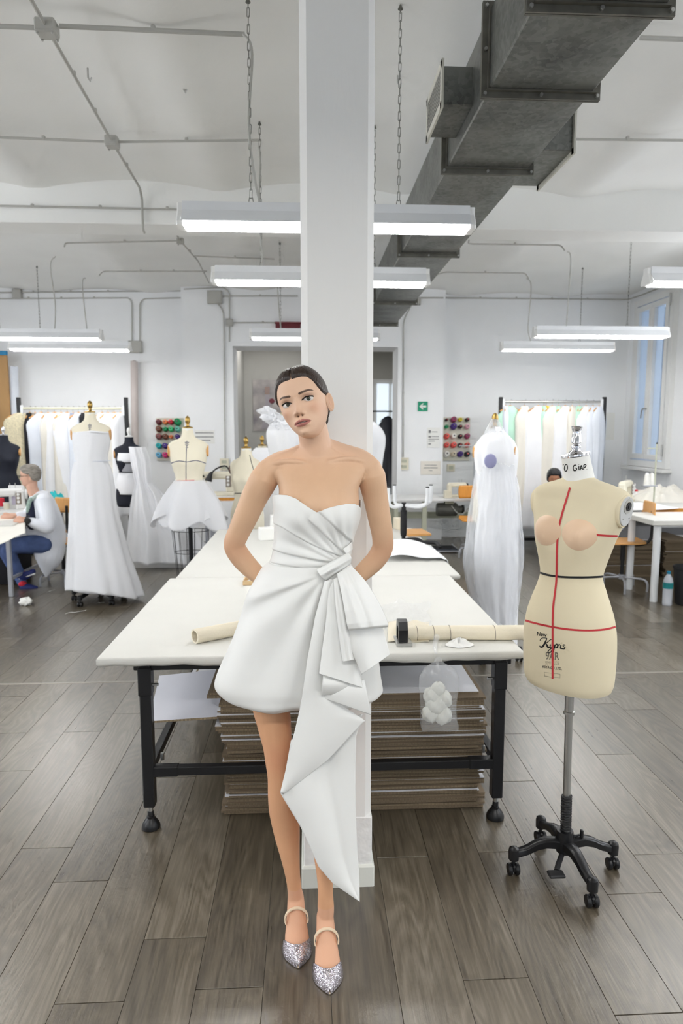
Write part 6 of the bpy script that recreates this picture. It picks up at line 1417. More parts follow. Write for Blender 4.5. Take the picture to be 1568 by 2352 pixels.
# white cabinet and bright window in the room beyond
b = MB(); p = at(885, 930, 14.9); b.box((p.x+.1, 14.95, p.z), (.8, .06, 1.1)); wn = b.build('window_2', M['whitep'], smooth=0); struct(wn, 'white window far beyond the doorway')
for dx in (-.06, .27): MB().box((p.x+dx, 14.9, p.z), (.25, .02, .9)).build('pane', M['daysky'], wn, smooth=0)
b = MB(); q = at(600, 1010, 11.6); b.box((q.x+.25, 11.6, .55), (.8, .5, 1.1), bev=.01); tag(b.build('white_cabinet', M['whitemetal'], smooth=0), 'low grey white cabinet in the room beyond the doorway', 'cabinet')
# rolls and boards leaning at the left
def leaning(x0, y0, x1, y1, Y, r, mat, name, label, cat): 
    a, c = at(x0, y0, Y), at(x1, y1, Y-.1); c.z = .0; t = thing(name, label, cat, c); MB().tube([c, c.lerp(a, .5), a], r, 18).build('roll', mat, t); MB().tube([a+Vector((0, 0, -.001)), a+Vector((0, 0, .01))], r*.45, 12).build('core', M['liner'], t)
leaning(308, 830, 307, 1100, 10.2, .052, pm('grey_brown_paper', srgb(196, 186, 182), .6, var=.05), 'paper_roll', 'tall grey paper roll leaning right of the left rack', 'paper roll')
leaning(32, 842, 36, 1100, 10.15, .055, M['white3'], 'fabric_tube', 'tall white wrapped roll behind the left rack', 'fabric roll')
a, c = at(4, 816, 10.1), at(16, 1100, 10.0); t = thing('tall_board', 'tall brown board with a blue top at the left edge', 'board', (a.x, 10.1, 0)); MB().box((a.x-.01, 10.1, a.z/2), (.17, .04, a.z), bev=.004).build('board', M['woodt'], t, smooth=0); MB().box((a.x-.01, 10.1, a.z+.03), (.172, .05, .06), bev=.003).build('blue_cap', pm('blue_tape', srgb(40, 140, 190), .5), t, smooth=0)
# ================================================================== chairs, benches, machines
def chair(loc, yaw, label, mat, seat_z=.47, legs=5, rot=.3):
    c = Vector(loc); t = thing('work_chair', label, 'chair', c, 'wooden swivel work chairs'); R = Matrix.Rotation(yaw, 3, 'Z'); w = lambda x, y, z: c+R @ Vector((x, y, z))
    def seat(u, v):
        x, y = (u*2-1)*.20, (v*2-1)*.20; k = max(abs(u*2-1), abs(v*2-1)); rr = math.hypot(x, y); sc = 1-.12*max(0, rr-.2)/.08; return w(x*sc, y*sc, seat_z+.012*((y/.2)**2)*(1 if y < 0 else -.8)-.008*(1-(x/.2)**2))
    MB().grid(seat, 16, 16).build('seat', mat, t, smooth=180, solid=.016)
    def back(u, v):
        x, z = (u*2-1)*.185, (v*2-1)*.085; x *= 1-.10*(abs(v*2-1))**4; return w(x, -.235-.03*(1-(x/.185)**2)+.0*z, seat_z+.325+z)
    MB().grid(back, 16, 8).build('backrest', mat, t, smooth=180, solid=.012)
    MB().tube(spline([w(0, .02, seat_z-.03), w(0, -.16, seat_z-.035), w(0, -.245, seat_z+.0), w(0, -.275, seat_z+.08), w(0, -.272, seat_z+.32)], 24), .016, 8).build('back_bar', M['black'], t)
    MB().lathe([(.018, .13), (.018, .30), (.024, .30), (.024, seat_z-.03), (.06, seat_z-.025), (.06, seat_z-.015)], c, 14).build('column', M['black'], t)
    MB().lathe([(.03, .10), (.034, .11), (.034, .15), (.02, .155)], c, 14).build('hub', M['greysteel'], t)
    for k in range(legs):
        a = yaw+rot+2*PI*k/legs; d = Vector((math.cos(a), math.sin(a), 0)); MB().tube(spline([c+d*.02+Vector((0, 0, .125)), c+d*.15+Vector((0, 0, .125)), c+d*.22+Vector((0, 0, .115)), c+d*.25+Vector((0, 0, .075)), c+d*.25+Vector((0, 0, 0))], 18), .0115, 8).build('leg', M['greysteel'], t)
    return t
chair((3.25, 6.80, 0), math.radians(80), 'beech work chair pulled up to the right bench', M['wood'], .50, 5, .5)
chair((2.17, 8.72, 0), math.radians(0)+PI*.97, 'orange varnished work chair at the overlock bench', M['woodo'], .49, 4, .6)
chair((-2.62, 7.35, 0), math.radians(-80), 'work chair of the seated man', M['wood'], .46, 5, .2)
chair((-2.62, 8.05, 0), math.radians(-20), 'wooden work chair half hidden behind the white gown', M['wood'], .47, 5, .9)
def bench(x0, x1, y0, y1, z, label, topmat, legmat, edge=None, legw=.05, name='work_bench', cat='table', th=.035, round_leg=False, rail=True):
    t = thing(name, label, cat, ((x0+x1)/2, (y0+y1)/2, 0)); MB().box(((x0+x1)/2, (y0+y1)/2, z-th/2), (x1-x0, y1-y0, th), bev=.006).build('top', topmat, t, smooth=0)
    if edge: MB().box(((x0+x1)/2, y0-.004, z-th/2), (x1-x0, .012, th)).build('edge_strip', edge, t, smooth=0)
    for x in (x0+.08, x1-.08):
        for y in (y0+.07, y1-.07):
            b = MB()
            if round_leg: b.cyl((x, y, 0), (x, y, z-th), .035, n=16)
            else: b.box((x, y, (z-th)/2), (legw, legw, z-th), bev=.004)
            b.build('leg', legmat, t, smooth=35 if round_leg else 0)
        if rail: MB().box((x, (y0+y1)/2, .18), (legw*.7, y1-y0-.14, legw*.7)).build('side_rail', legmat, t, smooth=0)
    if rail: MB().box(((x0+x1)/2, y1-.08, .42), (x1-x0-.2, .03, .09)).build('cross_rail', legmat, t, smooth=0)
    return t
def sewing_machine(loc, yaw, mat, label, s=1.0, wheel=None):
    c = Vector(loc); t = thing('sewing_machine', label, 'sewing machine', c, 'sewing machines'); R = Matrix.Rotation(yaw, 3, 'Z'); w = lambda x, y, z: c+R @ Vector((x*s, y*s, z*s))
    bx = lambda n, p, d, m, bv=.012: MB().box(w(*p), [q*s for q in d], rot=yaw, bev=bv*s).build(n, m, t, smooth=0)
    bx('base', (0, 0, .025), (.46, .18, .05), mat); bx('pillar', (.17, 0, .17), (.11, .12, .26), mat, .02); bx('arm', (0, 0, .27), (.44, .11, .10), mat, .025); bx('head', (-.19, 0, .20), (.09, .11, .19), mat, .02)
    bx('dial_panel', (.15, -.062, .19), (.07, .006, .15), M['taupe'], .002)
    for z in (.15, .20, .245): MB().lathe([(.016*s, 0), (.018*s, .012*s), (.004, .016*s)], w(.15, -.066, z), 14, Matrix.Rotation(PI/2, 3, 'X')).build('dial', M['whitep'], t)
    MB().lathe([(.02*s, 0), (.062*s, .004), (.066*s, .012*s), (.062*s, .03*s), (.03*s, .034*s)], w(.225, 0, .24), 20, R.to_3x3() @ Matrix.Rotation(PI/2, 3, 'Y')).build('handwheel', wheel or M['hole'], t)
    MB().cyl(w(-.19, -.01, .05), w(-.19, -.01, .12), .005*s, n=8).build('needle_bar', M['steel'], t); bx('presser_foot', (-.19, -.015, .055), (.02, .03, .008), M['steel'], .001)
    for x in (.06, .12): MB().cyl(w(x, .02, .32), w(x, .02, .39), .004*s, n=6).build('spool_pin', M['steel'], t)
    return t
def cone(loc, mat, label, s=1.0): 
    t = thing('thread_cone', label, 'spool', loc, 'white thread cones'); MB().lathe([(.030*s, .004), (.033*s, .012), (.024*s, .12*s), (.018*s, .125*s)], loc, 16).build('thread', mat, t); MB().lathe([(.034*s, 0), (.030*s, .006), (.016*s, .135*s), (.010*s, .138*s)], loc, 12).build('core', M['whitep'], t)
# --- overlock bench against the right pier
BY0, BZ = 9.1, at(1000, 1146, 9.1).z
x0b, x1b = at(897, 1146, BY0).x, at(1125, 1146, BY0).x
t = bench(x0b, x1b, BY0, 9.75, BZ, 'long white overlock bench right of the doorway', M['whitep'], M['greenleg'], legw=.055)
MB().box((at(973, 1240, 9.2).x, 9.2, (BZ-.03)/2), (.06, .05, BZ-.03)).build('leg', M['greenleg'], t, smooth=0)
b = MB(); p = at(1030, 1170, 9.3); R90 = 'X'; b.lathe([(.03, -.17), (.085, -.165), (.092, -.15), (.092, .10), (.07, .12), (.05, .12), (.05, .18), (.02, .18)], p, 24, 'X'); t = thing('motor', 'dark grey electric motor hanging under the overlock bench', 'motor', p); b.build('housing', pm('motor_grey', srgb(92, 92, 86), .45, metal=.3, var=.06), t); MB().lathe([(.03, .18), (.06, .185), (.06, .21), (.03, .215)], p, 16, 'X').build('pulley', M['hole'], t); MB().box(p+Vector((0, 0, .12)), (.12, .1, .08)).build('bracket', M['greenleg'], t, smooth=0); MB().tube(spline([p+Vector((.02, -.09, .06)), p+Vector((.08, -.12, -.02)), p+Vector((.16, -.1, -.06)), p+Vector((.26, -.05, .02))], 14), .008, 6).build('cable', M['conduit'], t)
sewing_machine((at(1050, 1138, 9.35).x, 9.38, BZ), .25, M['cream'], 'cream overlock machine on the long white bench', .62)
o_ = at(1066, 1140, 9.3); cone((o_.x, 9.3, BZ), SP['white'], 'white thread cone beside the overlock machine', 1.2)
b = MB(); q = at(1026, 1135, 9.3); b.box((q.x, 9.25, BZ+.05), (.10, .10, .10), bev=.004); tag(b.build('cream_box', M['cream'], smooth=0), 'small cream box on the long white bench', 'box')
t = thing('thread_stand', 'tall wire thread stand behind the overlock machine', 'thread stand', (at(1087, 1130, 9.5).x, 9.5, BZ)); p = at(1087, 1130, 9.5); MB().cyl((p.x, 9.5, BZ), (p.x, 9.5, at(1087, 1018, 9.5).z), .009, n=8).build('pole', M['greysteel'], t); zz = at(1087, 1024, 9.5).z; MB().cyl((p.x-.22, 9.5, zz), (p.x+.12, 9.5, zz), .007, n=8).build('arm', M['greysteel'], t); MB().box((p.x-.05, 9.5, BZ+.01), (.2, .12, .02)).build('base', M['greenleg'], t, smooth=0)
b = MB(); p = onz(1020, 1260, .03); b.box(p, (.3, .3, .03)); t = tag(b.build('foot_pedal', pm('dark_pedal', srgb(60, 64, 74), .6), smooth=0), 'dark ribbed foot pedal under the overlock bench', 'pedal'); b = MB()
for k in range(5): MB().box((p.x, p.y-.12+.06*k, .048), (.28, .02, .006)).build('rib', M['rubber'], t, smooth=0)
MB().tube([(p.x-.16, p.y-.16, .02), (p.x+.18, p.y-.16, .02), (p.x+.14, p.y+.16, .06)], .01, 6).build('frame', M['greysteel'], t)
# --- left sewing table behind the caged form
LY = 7.6; zL = at(500, 1143, LY).z; xa, xb = at(455, 1143, LY).x, at(600, 1143, LY).x
bench(xa, xb, LY, LY+.55, zL, 'sewing table with an orange wooden edge behind the caged form', M['whitep'], M['greysteel'], M['woodo'], .04)
sewing_machine((at(500, 1140, LY+.25).x, LY+.25, zL), 0, M['cream'], 'cream sewing machine with dials behind the caged form', .86)
t = thing('desk_lamp', 'black gooseneck lamp over the cream sewing machine', 'lamp', at(528, 1075, LY+.3)); pts = [at(530, 1142, LY+.3), at(532, 1110, LY+.3), at(522, 1073, LY+.25), at(500, 1075, LY+.2), at(484, 1088, LY+.15)]; MB().tube(spline(pts, 24), .009, 8).build('gooseneck', M['black'], t); q = pts[-1]; MB().tube([q+Vector((.02, 0, .02)), q, q+Vector((-.02, 0, -.05)), q+Vector((-.03, 0, -.08))], [.012, .022, .035, .042], 12).build('shade', M['blackp'], t)
# --- right bench: cloth piles, cream machine, thread stand
bench(2.85, 4.75, 7.25, 8.05, .79, 'large white bench below the tall window', M['cover'], M['greysteel'], legw=.05)
b = MB().box((4.2, 7.23, .765), (1.1, .03, .04)); tag(b.build('wooden_edge', M['woodo'], smooth=0), 'orange wooden strip along the front of the large bench', 'trim')
sewing_machine((at(1436, 1125, 7.8).x, 7.8, .79), .9, M['cream'], 'cream sewing machine behind the shoulder of the large form', .8)
t = thing('thread_stand', 'tall thread stand on the large bench by the window', 'thread stand', (at(1502, 1130, 7.7).x, 7.7, .79)); p = at(1502, 1130, 7.7); MB().cyl((p.x, 7.7, .79), (p.x, 7.7, at(1502, 1020, 7.7).z), .010, n=8).build('pole', M['greenleg'], t)
zz = at(1490, 1030, 7.7).z; MB().cyl((p.x-.11, 7.7, zz), (p.x+.02, 7.7, zz), .007, n=6).build('arm', M['greenleg'], t); zz = at(1490, 1116, 7.7).z; MB().box((p.x-.06, 7.7, zz), (.16, .07, .012)).build('tray', M['greysteel'], t, smooth=0); MB().ball((p.x, 7.7, at(1502, 1018, 7.7).z), .012, 8, 6).build('tip', M['blackp'], t)
cone((p.x-.10, 7.69, zz+.008), SP['white'], 'left white cone on the window thread stand', 1.05); cone((p.x-.035, 7.71, zz+.008), SP['white'], 'right white cone on the window thread stand', 1.05)
for xp, yb, h, lab, m_ in ((1454, 1146, .19, 'small white bottle beside the cream machine', M['whitep']), (1460, 1147, .12, 'short white jar beside the bottle', M['whitep'])):
    p = onz(xp, yb, .79); t = thing('bottle', lab, 'bottle', p); MB().lathe([(.03, 0), (.032, .01), (.032, h*.6), (.014, h*.78), (.014, h*.85)], p, 16).build('body', m_, t); MB().lathe([(.017, h*.84), (.017, h)], p, 12).build('cap', SP['red'] if h < .15 else m_, t)
def pile(cx, cy, z, rx, ry, h, seed, name, label, mat):
    rn = random.Random(seed); ph = [rn.uniform(0, 6) for _ in range(4)]
    def fn(u, v):
        a = 2*PI*u; r = v; x, y = math.cos(a)*rx*r, math.sin(a)*ry*r; k = max(0, 1-r**2.2); zz = h*k*(.75+.25*math.sin(5*x/rx*2+ph[0])*math.cos(4*y/ry*2+ph[1]))+.02*h/.15*math.sin(13*a+ph[2])*k**.5*r; return Vector((cx+x*(1+.06*math.sin(5*a+ph[3])), cy+y, z+max(0.0, zz)+.002))
    return tag(MB().grid(fn, 60, 22, True).build(name, mat, smooth=180), label, 'cloth')
p = onz(1530, 1150, .79); pile(p.x, p.y+.1, .79, .42, .35, .20, 3, 'cloth_pile', 'heap of ivory cloth on the large bench by the window', M['white2'])
p = onz(1450, 1168, .79); pile(p.x+.05, p.y+.12, .79, .50, .28, .05, 8, 'cloth_pile', 'flat spread of white cloth at the front of the large bench', M['white1'])
def hangc(u, v):
    q = at(lerp(1418, 1438, u), lerp(1165, 1225-20*u, v), 7.18); q.y += .02*math.sin(u*9); return q
tag(MB().grid(hangc, 12, 14).build('hanging_cloth', M['white3'], smooth=180, solid=.003), 'white cloth hanging over the bench edge behind the large form', 'cloth')
# cardboard and grey boards stored under that bench
rn = random.Random(31); z = .003; x0r, x1r = at(1392, 1320, 7.2).x, at(1518, 1320, 7.2).x
for k in range(28):
    h = .0145; sheet((x0r+x1r)/2+rn.uniform(-.02, .02), 7.62+rn.uniform(-.01, .01), z, x1r-x0r, .6, h, rn.uniform(-.01, .01), k in (8, 20, 27), True, 'dusty corrugated sheet in the stack under the large bench', 'cardboard stacked under the right bench'); z += h+.0005
o = MB().box(((x0r+x1r)/2-.05, 7.6, z+.075), (.75, .5, .15), bev=.006).build('grey_crate', pm('grey_crate', srgb(120, 120, 122), .6, var=.1), smooth=0); tag(o, 'flat grey crate on top of the stack under the large bench', 'crate')
z = .003; x0r, x1r = at(1538, 1310, 7.2).x, at(1600, 1310, 7.2).x
for k in range(26):
    h = .0155; sheet((x0r+x1r)/2+rn.uniform(-.02, .02), 7.62+rn.uniform(-.01, .01), z, x1r-x0r, .6, h, rn.uniform(-.01, .01), k in (9, 17), True, 'dark corrugated sheet in the stack behind the waste bin', 'cardboard stacked behind the bin'); z += h+.0005
# --- nearer white table at the right edge, bottle and bin
xt = at(1500, 1200, 6.2).x
bench(xt, xt+1.2, 6.2, 6.85, .795, 'white covered table cut off by the right edge', M['cover'], M['whitemetal'], name='side_table', th=.05, round_leg=True, rail=False)
p = Vector((3.375, 6.12, 0)); t = thing('water_bottle', 'clear plastic water bottle with a teal label on the floor by the bin', 'bottle', p)
M['pet'] = pm('clear_bottle_plastic', (.86, .90, .98), .08, spec=.6, alpha=.45)
pr = [(.038, 0), (.044, .012)]+[(.044-.002*(k % 2), .03+.016*k) for k in range(8)]+[(.044, .165), (.044, .225), (.036, .26), (.018, .295), (.016, .305)]
MB().lathe(pr, p, 24).build('body', M['pet'], t); MB().lathe([(.0452, .165), (.0452, .222)], p, 24, cap=False).build('label_band', pm('teal_label', srgb(20, 120, 124), .5), t); MB().lathe([(.017, .30), (.018, .305), (.018, .325), (.014, .328)], p, 16).build('cap', pm('teal_cap', srgb(20, 110, 140), .5), t)
p = Vector((3.60, 6.15, 0)); t = thing('waste_bin', 'black round waste bin at the right edge', 'bin', p); MB().lathe([(.115, 0), (.12, .01), (.145, .34), (.152, .345), (.152, .36), (.142, .36), (.138, .33), (.112, .02), (.01, .02)], p, 32, cap=False).build('shell', M['rubber'], t)
MB().ring_loft([[p+Vector((.149*math.cos(2*PI*k/40)+0, .149*math.sin(2*PI*k/40), z)) for k in range(40)] for z in (.345, .362)], False, False).build('rim', M['blackp'], t)
# --- left sewing corner: table, machine, boxes
xl0 = at(-120, 1205, 6.75).x; xl1 = at(34, 1205, 6.75).x
bench(xl0, xl1, 6.7, 8.3, .73, 'white work table of the seated man at the left edge', M['cover'], M['greysteel'], legw=.04)
bench(at(120, 1180, 8.5).x, at(240, 1180, 8.5).x, 8.5, 9.0, .74, 'white side table between the man and the gown', M['whitep'], M['greysteel'], legw=.04, name='side_table')
sewing_machine((at(14, 1165, 7.6).x, 7.6, .73), .4, M['whitep'], 'white sewing machine in front of the seated man', .85, M['whitep'])
o = MB(); q = at(38, 1150, 7.7); o.box((q.x, 7.72, .90), (.17, .03, .26), bev=.006); t = tag(o.build('picture_stand', M['whitep'], smooth=0), 'white framed picture stand behind the white sewing machine', 'picture'); 
MB().box((q.x+.01, 7.70, .90), (.12, .01, .17)).build('inset', M['mauve'] if 'mauve' in M else pm('mauve_paper', srgb(190, 182, 198), .7), t, smooth=0)
o = MB(); q = onz(3, 1163, .73); o.box((q.x, q.y, .78), (.06, .06, .10), bev=.006); tag(o.build('red_box', SP['red'], smooth=0), 'small red box on the left work table', 'box')
p = onz(16, 1178, .73); t = thing('paper_cup', 'cream paper cup beside the hands of the man', 'cup', p); MB().lathe([(.026, 0), (.034, .11), (.036, .112), (.034, .114), (.028, .02), (.01, .01)], p, 20, cap=False).build('cup_wall', M['cream'], t); MB().lathe([(.0355, .108), (.037, .112), (.0355, .116)], p, 20, cap=False).build('rim', M['paper'], t)
p = onz(6, 1140, .98); pile(p.x+.05, 8.2, .73, .18, .14, .2, 5, 'cloth_pile', 'turquoise and grey cloth pile before the navy form', SP['turq'])
p = onz(20, 1215, .735); 
def clothe(u, v): q = onz(lerp(-40, 58, u), lerp(1185, 1222, v), .735); q.z += .02*math.sin(u*5+v*3)*v-.10*v*v*max(0, 1-abs(u-.3)); return q
tag(MB().grid(clothe, 20, 14).build('cloth_in_hand', M['white2'], smooth=180, solid=.003), 'ivory cloth the man is sewing, draped off the table', 'cloth')
o = MB().box((at(22, 1320, 7.6).x, 7.5, .20), (.42, .4, .40), bev=.01).build('storage_box', M['blackcloth'], smooth=0); tag(o, 'black storage box under the left work table', 'box')
# scraps on the floor
p = onz(60, 1390, .0); rn = random.Random(2)
def scr_(u, v): a = 2*PI*u; b2 = PI*v; r = .05*(1+.25*math.sin(4*a+1)*math.sin(3*b2)+.2*math.sin(7*a)*math.sin(5*b2)); return p+Vector((r*1.1*math.sin(b2)*math.cos(a), r*math.sin(b2)*math.sin(a), .035+r*.7*math.cos(b2)))
tag(MB().grid(scr_, 24, 16, True).build('tissue_ball', M['paper'], smooth=60), 'crumpled white tissue on the floor at the left', 'tissue')
for x0, y0, x1, y1, lab in ((150, 1411, 197, 1404, 'thin white paper strip on the floor in front of the gown'), (222, 1387, 240, 1385, 'small white scrap on the floor under the gown'), (108, 1362, 125, 1356, 'white scrap on the floor beside the chair legs')):
    a, c = onz(x0, y0), onz(x1, y1); tag(MB().grid(lambda u, v: a.lerp(c, u)+Vector((0, .012*(v-.5)+.01*math.sin(u*8), .004+.006*abs(math.sin(u*7)))), 12, 2).build('paper_scrap', M['paper'], solid=.001), lab, 'paper')
# ================================================================== things on the far table
p = onz(926, 1248, TZ); p.y = 5.25; p = at(926, 1248, 5.25); p.z = TZ; t = thing('prong_stand', 'white four pronged holder on a black post on the far table', 'stand', p)
zc_ = at(926, 1163, 5.25).z; MB().lathe([(.016, 0), (.016, .06), (.022, .06), (.026, .085), (.026, zc_-TZ-.03), (.018, zc_-TZ-.03), (.018, zc_-TZ+.03)], p, 18).build('post', M['blackp'], t)
MB().box(p+Vector((0, 0, .008)), (.14, .10, .016), bev=.004).build('base_clamp', M['black'], t, smooth=0)
for sx, dy in ((-1, -.04), (-1, .05), (1, -.04), (1, .05)):
    q = lambda x, y, z: at(x, y, 5.25+dy)
    xe = 899+dy*150 if sx < 0 else 984+dy*90; yt_ = 1118-dy*60
    pth = [at(926, 1160, 5.25), at(lerp(926, xe, .55), 1163-dy*40, 5.25+dy*.7), at(lerp(926, xe, .92), 1158-dy*50, 5.25+dy), at(xe, 1145, 5.25+dy), at(xe+sx*1, yt_, 5.25+dy)]
    po = MB().tube(spline(pth, 26), .0135, 10).build('prong', M['whitemetal'], t); e = pth[-1]; MB().cyl(e, e+Vector((0, 0, .008)), .0145, n=12).build('tip', M['blackp'], po)
hz = [p+Vector((.0, 0, .03)), p+Vector((.10, .0, .035)), at(972, 1245, 5.2), at(1000, 1247, 5.1), at(1010, 1256, 4.95)]; HP_ = spline(hz, 90); tag(MB().tube(HP_, [.012+.004*(k % 2) for k in range(90)], 10).build('ribbed_hose', M['rubber'], smooth=180), 'dark ribbed hose lying across the far table', 'hose')
def cl2(u, v):
    x = lerp(at(880, 1290, 4.6).x, .985, u); Y = lerp(4.52, 5.12, v); hgt = .06*math.sin(PI*min(1, u*1.1+.05))**.5*(.5+.5*math.sin(PI*v)**.6)+.012*math.sin(8*u+5*v)
    z = TZ+.01+hgt*(1 if x < .9 else max(0, 1-(x-.9)/.06)); z -= max(0, x-.945)*4.0; return Vector((min(x, .962+.01*math.sin(v*9)), Y, z))
tag(MB().grid(cl2, 50, 26).build('folded_cloth', M['white1'], smooth=180, solid=.004), 'thick folded white cloth lying across the far table', 'cloth')
for i, (xp, yp, h, w_, lab) in enumerate(((612, 1240, .10, .12, 'white paper packet on the far table behind the bodice'), (635, 1225, .16, .10, 'white box on the far table behind the bodice'), (915, 1215, .10, .07, 'cream box beside the black post on the far table'))):
    q = onz(xp, yp, TZ); o = MB().box((q.x, q.y, TZ+h/2+.001), (w_, .1, h), rot=.2, bev=.004).build('paper_packet', M['paper'] if i < 2 else M['calico'], smooth=0); tag(o, lab, 'packet')
o = MB().box((at(960, 1235, 5.6).x, 5.75, TZ+.012), (.20, .3, .02), rot=.1, bev=.003).build('wooden_ruler_board', M['wood'], smooth=0); tag(o, 'small pale wooden board on the far table', 'board')
# ================================================================== the two people at work behind
def small_head(H0_, f_, u_, skin, lens=None, NRs=64, NAs=72):
    f_ = Vector(f_).normalized(); u_ = (Vector(u_)-f_*f_.dot(Vector(u_))).normalized(); r_ = u_.cross(f_)*-1.0; r_ = f_.cross(u_)*-1.0; w = lambda q: Vector(H0_)+r_*q[0]+f_*q[1]+u_*q[2]
    vs, fs, cs = [], [], []
    for i in range(NRs+1):
        z = lerp(-.1065, .108, i/NRs)
        for j in range(NAs):
            a = col_ang(j*NA/NAs); x, y = head_pt(z, a); k = sstep(-.1, .35, math.cos(a))*sstep(-.104, -.094, z); vs.append(w((x, y+face(x, z)*k, z))); c = skin
            if math.cos(a) > .2:
                ax = abs(x); c = mixc(c, srgb(60, 48, 42), .8*G(ax, .0325, .013)*G(z, .0215, .003)); c = mixc(c, srgb(40, 30, 28), .85*G(ax, .0325, .009)*G(z, .001, .0035)); c = mixc(c, srgb(176, 110, 100), .8*G(x, 0, .018)*G(z, -.064, .006))
            cs.append(c)
    for i in range(NRs):
        for j in range(NAs): k = (j+1) % NAs; fs.append((i*NAs+j, i*NAs+k, (i+1)*NAs+k, (i+1)*NAs+j))
    fs.append(tuple(range(NAs))); fs.append(tuple(NRs*NAs+j for j in range(NAs)))
    for sg in (1, -1):
        n0_ = len(vs)
        for j in range(7):
            for i in range(14):
                a = 2*PI*i/14; r = j/6; vs.append(w((sg*(.069+.012*r), -.012-math.cos(a)*.016*r, -.012+math.sin(a)*.029*r))); cs.append(skin)
        for j in range(6):
            for i in range(14): k = (i+1) % 14; fs.append((n0_+j*14+i, n0_+j*14+k, n0_+(j+1)*14+k, n0_+(j+1)*14+i))
    return vs, fs, cs, w
def hair_cap(w, line, off, mat, parent, knot=None):
    hm = MB(); n1, n2 = 60, 80; hk = []
    for i in range(n1+1):
        z = lerp(-.09, .108, i/n1)
        for j in range(n2):
            a = col_ang(j*NA/n2); mk_ = sstep(-.006, .010, z-interp(line, abs(math.degrees(a)))[0]); hk.append(mk_); x, y = head_pt(z, a); n_ = Vector((x, y, z*.9)).normalized(); hm.v.append(w(Vector((x, y, z))+n_*(-.004+(off+.004+.002*math.sin(9*a+z*90))*mk_)))
    for i in range(n1):
        for j in range(n2):
            k = (j+1) % n2; f4 = (i*n2+j, i*n2+k, (i+1)*n2+k, (i+1)*n2+j)
            if max(hk[q] for q in f4) > 0: hm.f.append(f4)
    hm.f.append(tuple(n1*n2+j for j in range(n2))); hm.m = [0]*len(hm.f); return hm.build('hair', mat, parent, smooth=180)
def figure(name, label, limbs, head, skin, voxel=.007):
    b = MB()
    for l in limbs: limb(b, l, 16)
    v_, f_ = remeshed(b, voxel, 4); hv_, hf_, hc_, w = head; m = MB(); m.v = v_+hv_; n = len(v_); m.f = f_+[tuple(i+n for i in q) for q in hf_]; m.m = [0]*len(m.f)
    o = m.build(name, M['skin'], None, smooth=180, cols=[skin]*n+hc_); return tag(o, label, 'person'), w
def garb(name, limbs, mat, parent, voxel=.007, it=5):
    b = MB()
    for l in limbs: limb(b, l, 18)
    v_, f_ = remeshed(b, voxel, it); m = MB(); m.v = v_; m.f = f_; m.m = [0]*len(f_); return m.build(name, mat, parent, smooth=180)
SK2 = srgb(216, 172, 150); Q = 7.15
hc0 = at(68, 1093, Q); head = small_head(hc0, (-1, -.18, -.06), (0, 0, 1), SK2)
torso = [(96, 1150, Q+.02, .10), (104, 1185, Q+.02, .125), (110, 1225, Q+.02, .135), (106, 1252, Q+.02, .14)]
narm = [(102, 1150, Q-.17, .055), (108, 1182, Q-.22, .05), (108, 1210, Q-.25, .045), (90, 1206, Q-.28, .042), (68, 1198, Q-.28, .034), (56, 1195, Q-.28, .03)]
farm = [(86, 1152, Q+.2, .055), (72, 1170, Q+.22, .05), (58, 1186, Q+.2, .042), (38, 1186, Q+.1, .034), (24, 1185, Q, .03)]
nleg = [(100, 1250, Q-.10, .085), (60, 1250, Q-.13, .08), (24, 1258, Q-.15, .065), (22, 1272, Q-.15, .062), (34, 1298, Q-.12, .052), (46, 1318, Q-.10, .042)]
fleg = [(96, 1252, Q+.12, .085), (55, 1252, Q+.13, .08), (14, 1258, Q+.12, .065), (20, 1282, Q+.12, .058), (42, 1322, Q+.05, .045), (52, 1342, Q-.0, .040)]
limbs = [torso, narm, farm, nleg, fleg, [(82, 1140, Q+.02, .06), (74, 1122, Q+.01, .055), (72, 1105, Q+.01, .055)]]
for hx, hy, HYY in ((50, 1194, Q-.28), (20, 1186, Q-.02)):
    limbs.append([(hx+8, hy, HYY, .030), (hx-2, hy+1, HYY, .036), (hx-10, hy+2, HYY, .030)])
    for k in range(4): limbs.append([(hx-8, hy-3+2.4*k, HYY-.012+.008*k, .011), (hx-14, hy-2+2.4*k, HYY-.01+.008*k, .010), (hx-18, hy+1+2.2*k, HYY+.008*k, .009)])
    limbs.append([(hx+2, hy-4, HYY-.02, .012), (hx-6, hy-7, HYY-.03, .011), (hx-12, hy-6, HYY-.02, .010)])
man, w = figure('person', 'grey haired man in a white lab coat and glasses sewing at the left', limbs, head, SK2)
hair_cap(w, [(0, .066), (35, .060), (50, .052), (64, .036), (80, .026), (92, .018), (102, -.02), (115, -.045), (180, -.06)], .014, pm('grey_hair', srgb(142, 136, 128), .6, var=.3, vscale=25, bump=.15, stretch=(1, 1, 4)), man)
coat = [[(98, 1152, Q+.02, .118), (106, 1185, Q+.02, .145), (114, 1222, Q+.02, .155), (114, 1255, Q+.02, .16), (112, 1285, Q-.02, .13), (108, 1310, Q-.05, .06), (107, 1322, Q-.06, .02)], [(101, 1150, Q-.16, .082), (108, 1182, Q-.22, .074), (110, 1210, Q-.25, .068), (92, 1207, Q-.28, .06), (72, 1199, Q-.28, .048)], [(87, 1152, Q+.19, .082), (74, 1170, Q+.22, .07), (60, 1185, Q+.2, .06), (42, 1186, Q+.1, .048)], [(84, 1150, Q+.02, .085), (86, 1185, Q+.02, .11), (90, 1225, Q, .12)]]
co_ = garb('lab_coat', coat, pm('lab_coat_cotton', srgb(232, 235, 242), .75, var=.03), man, .008, 4)
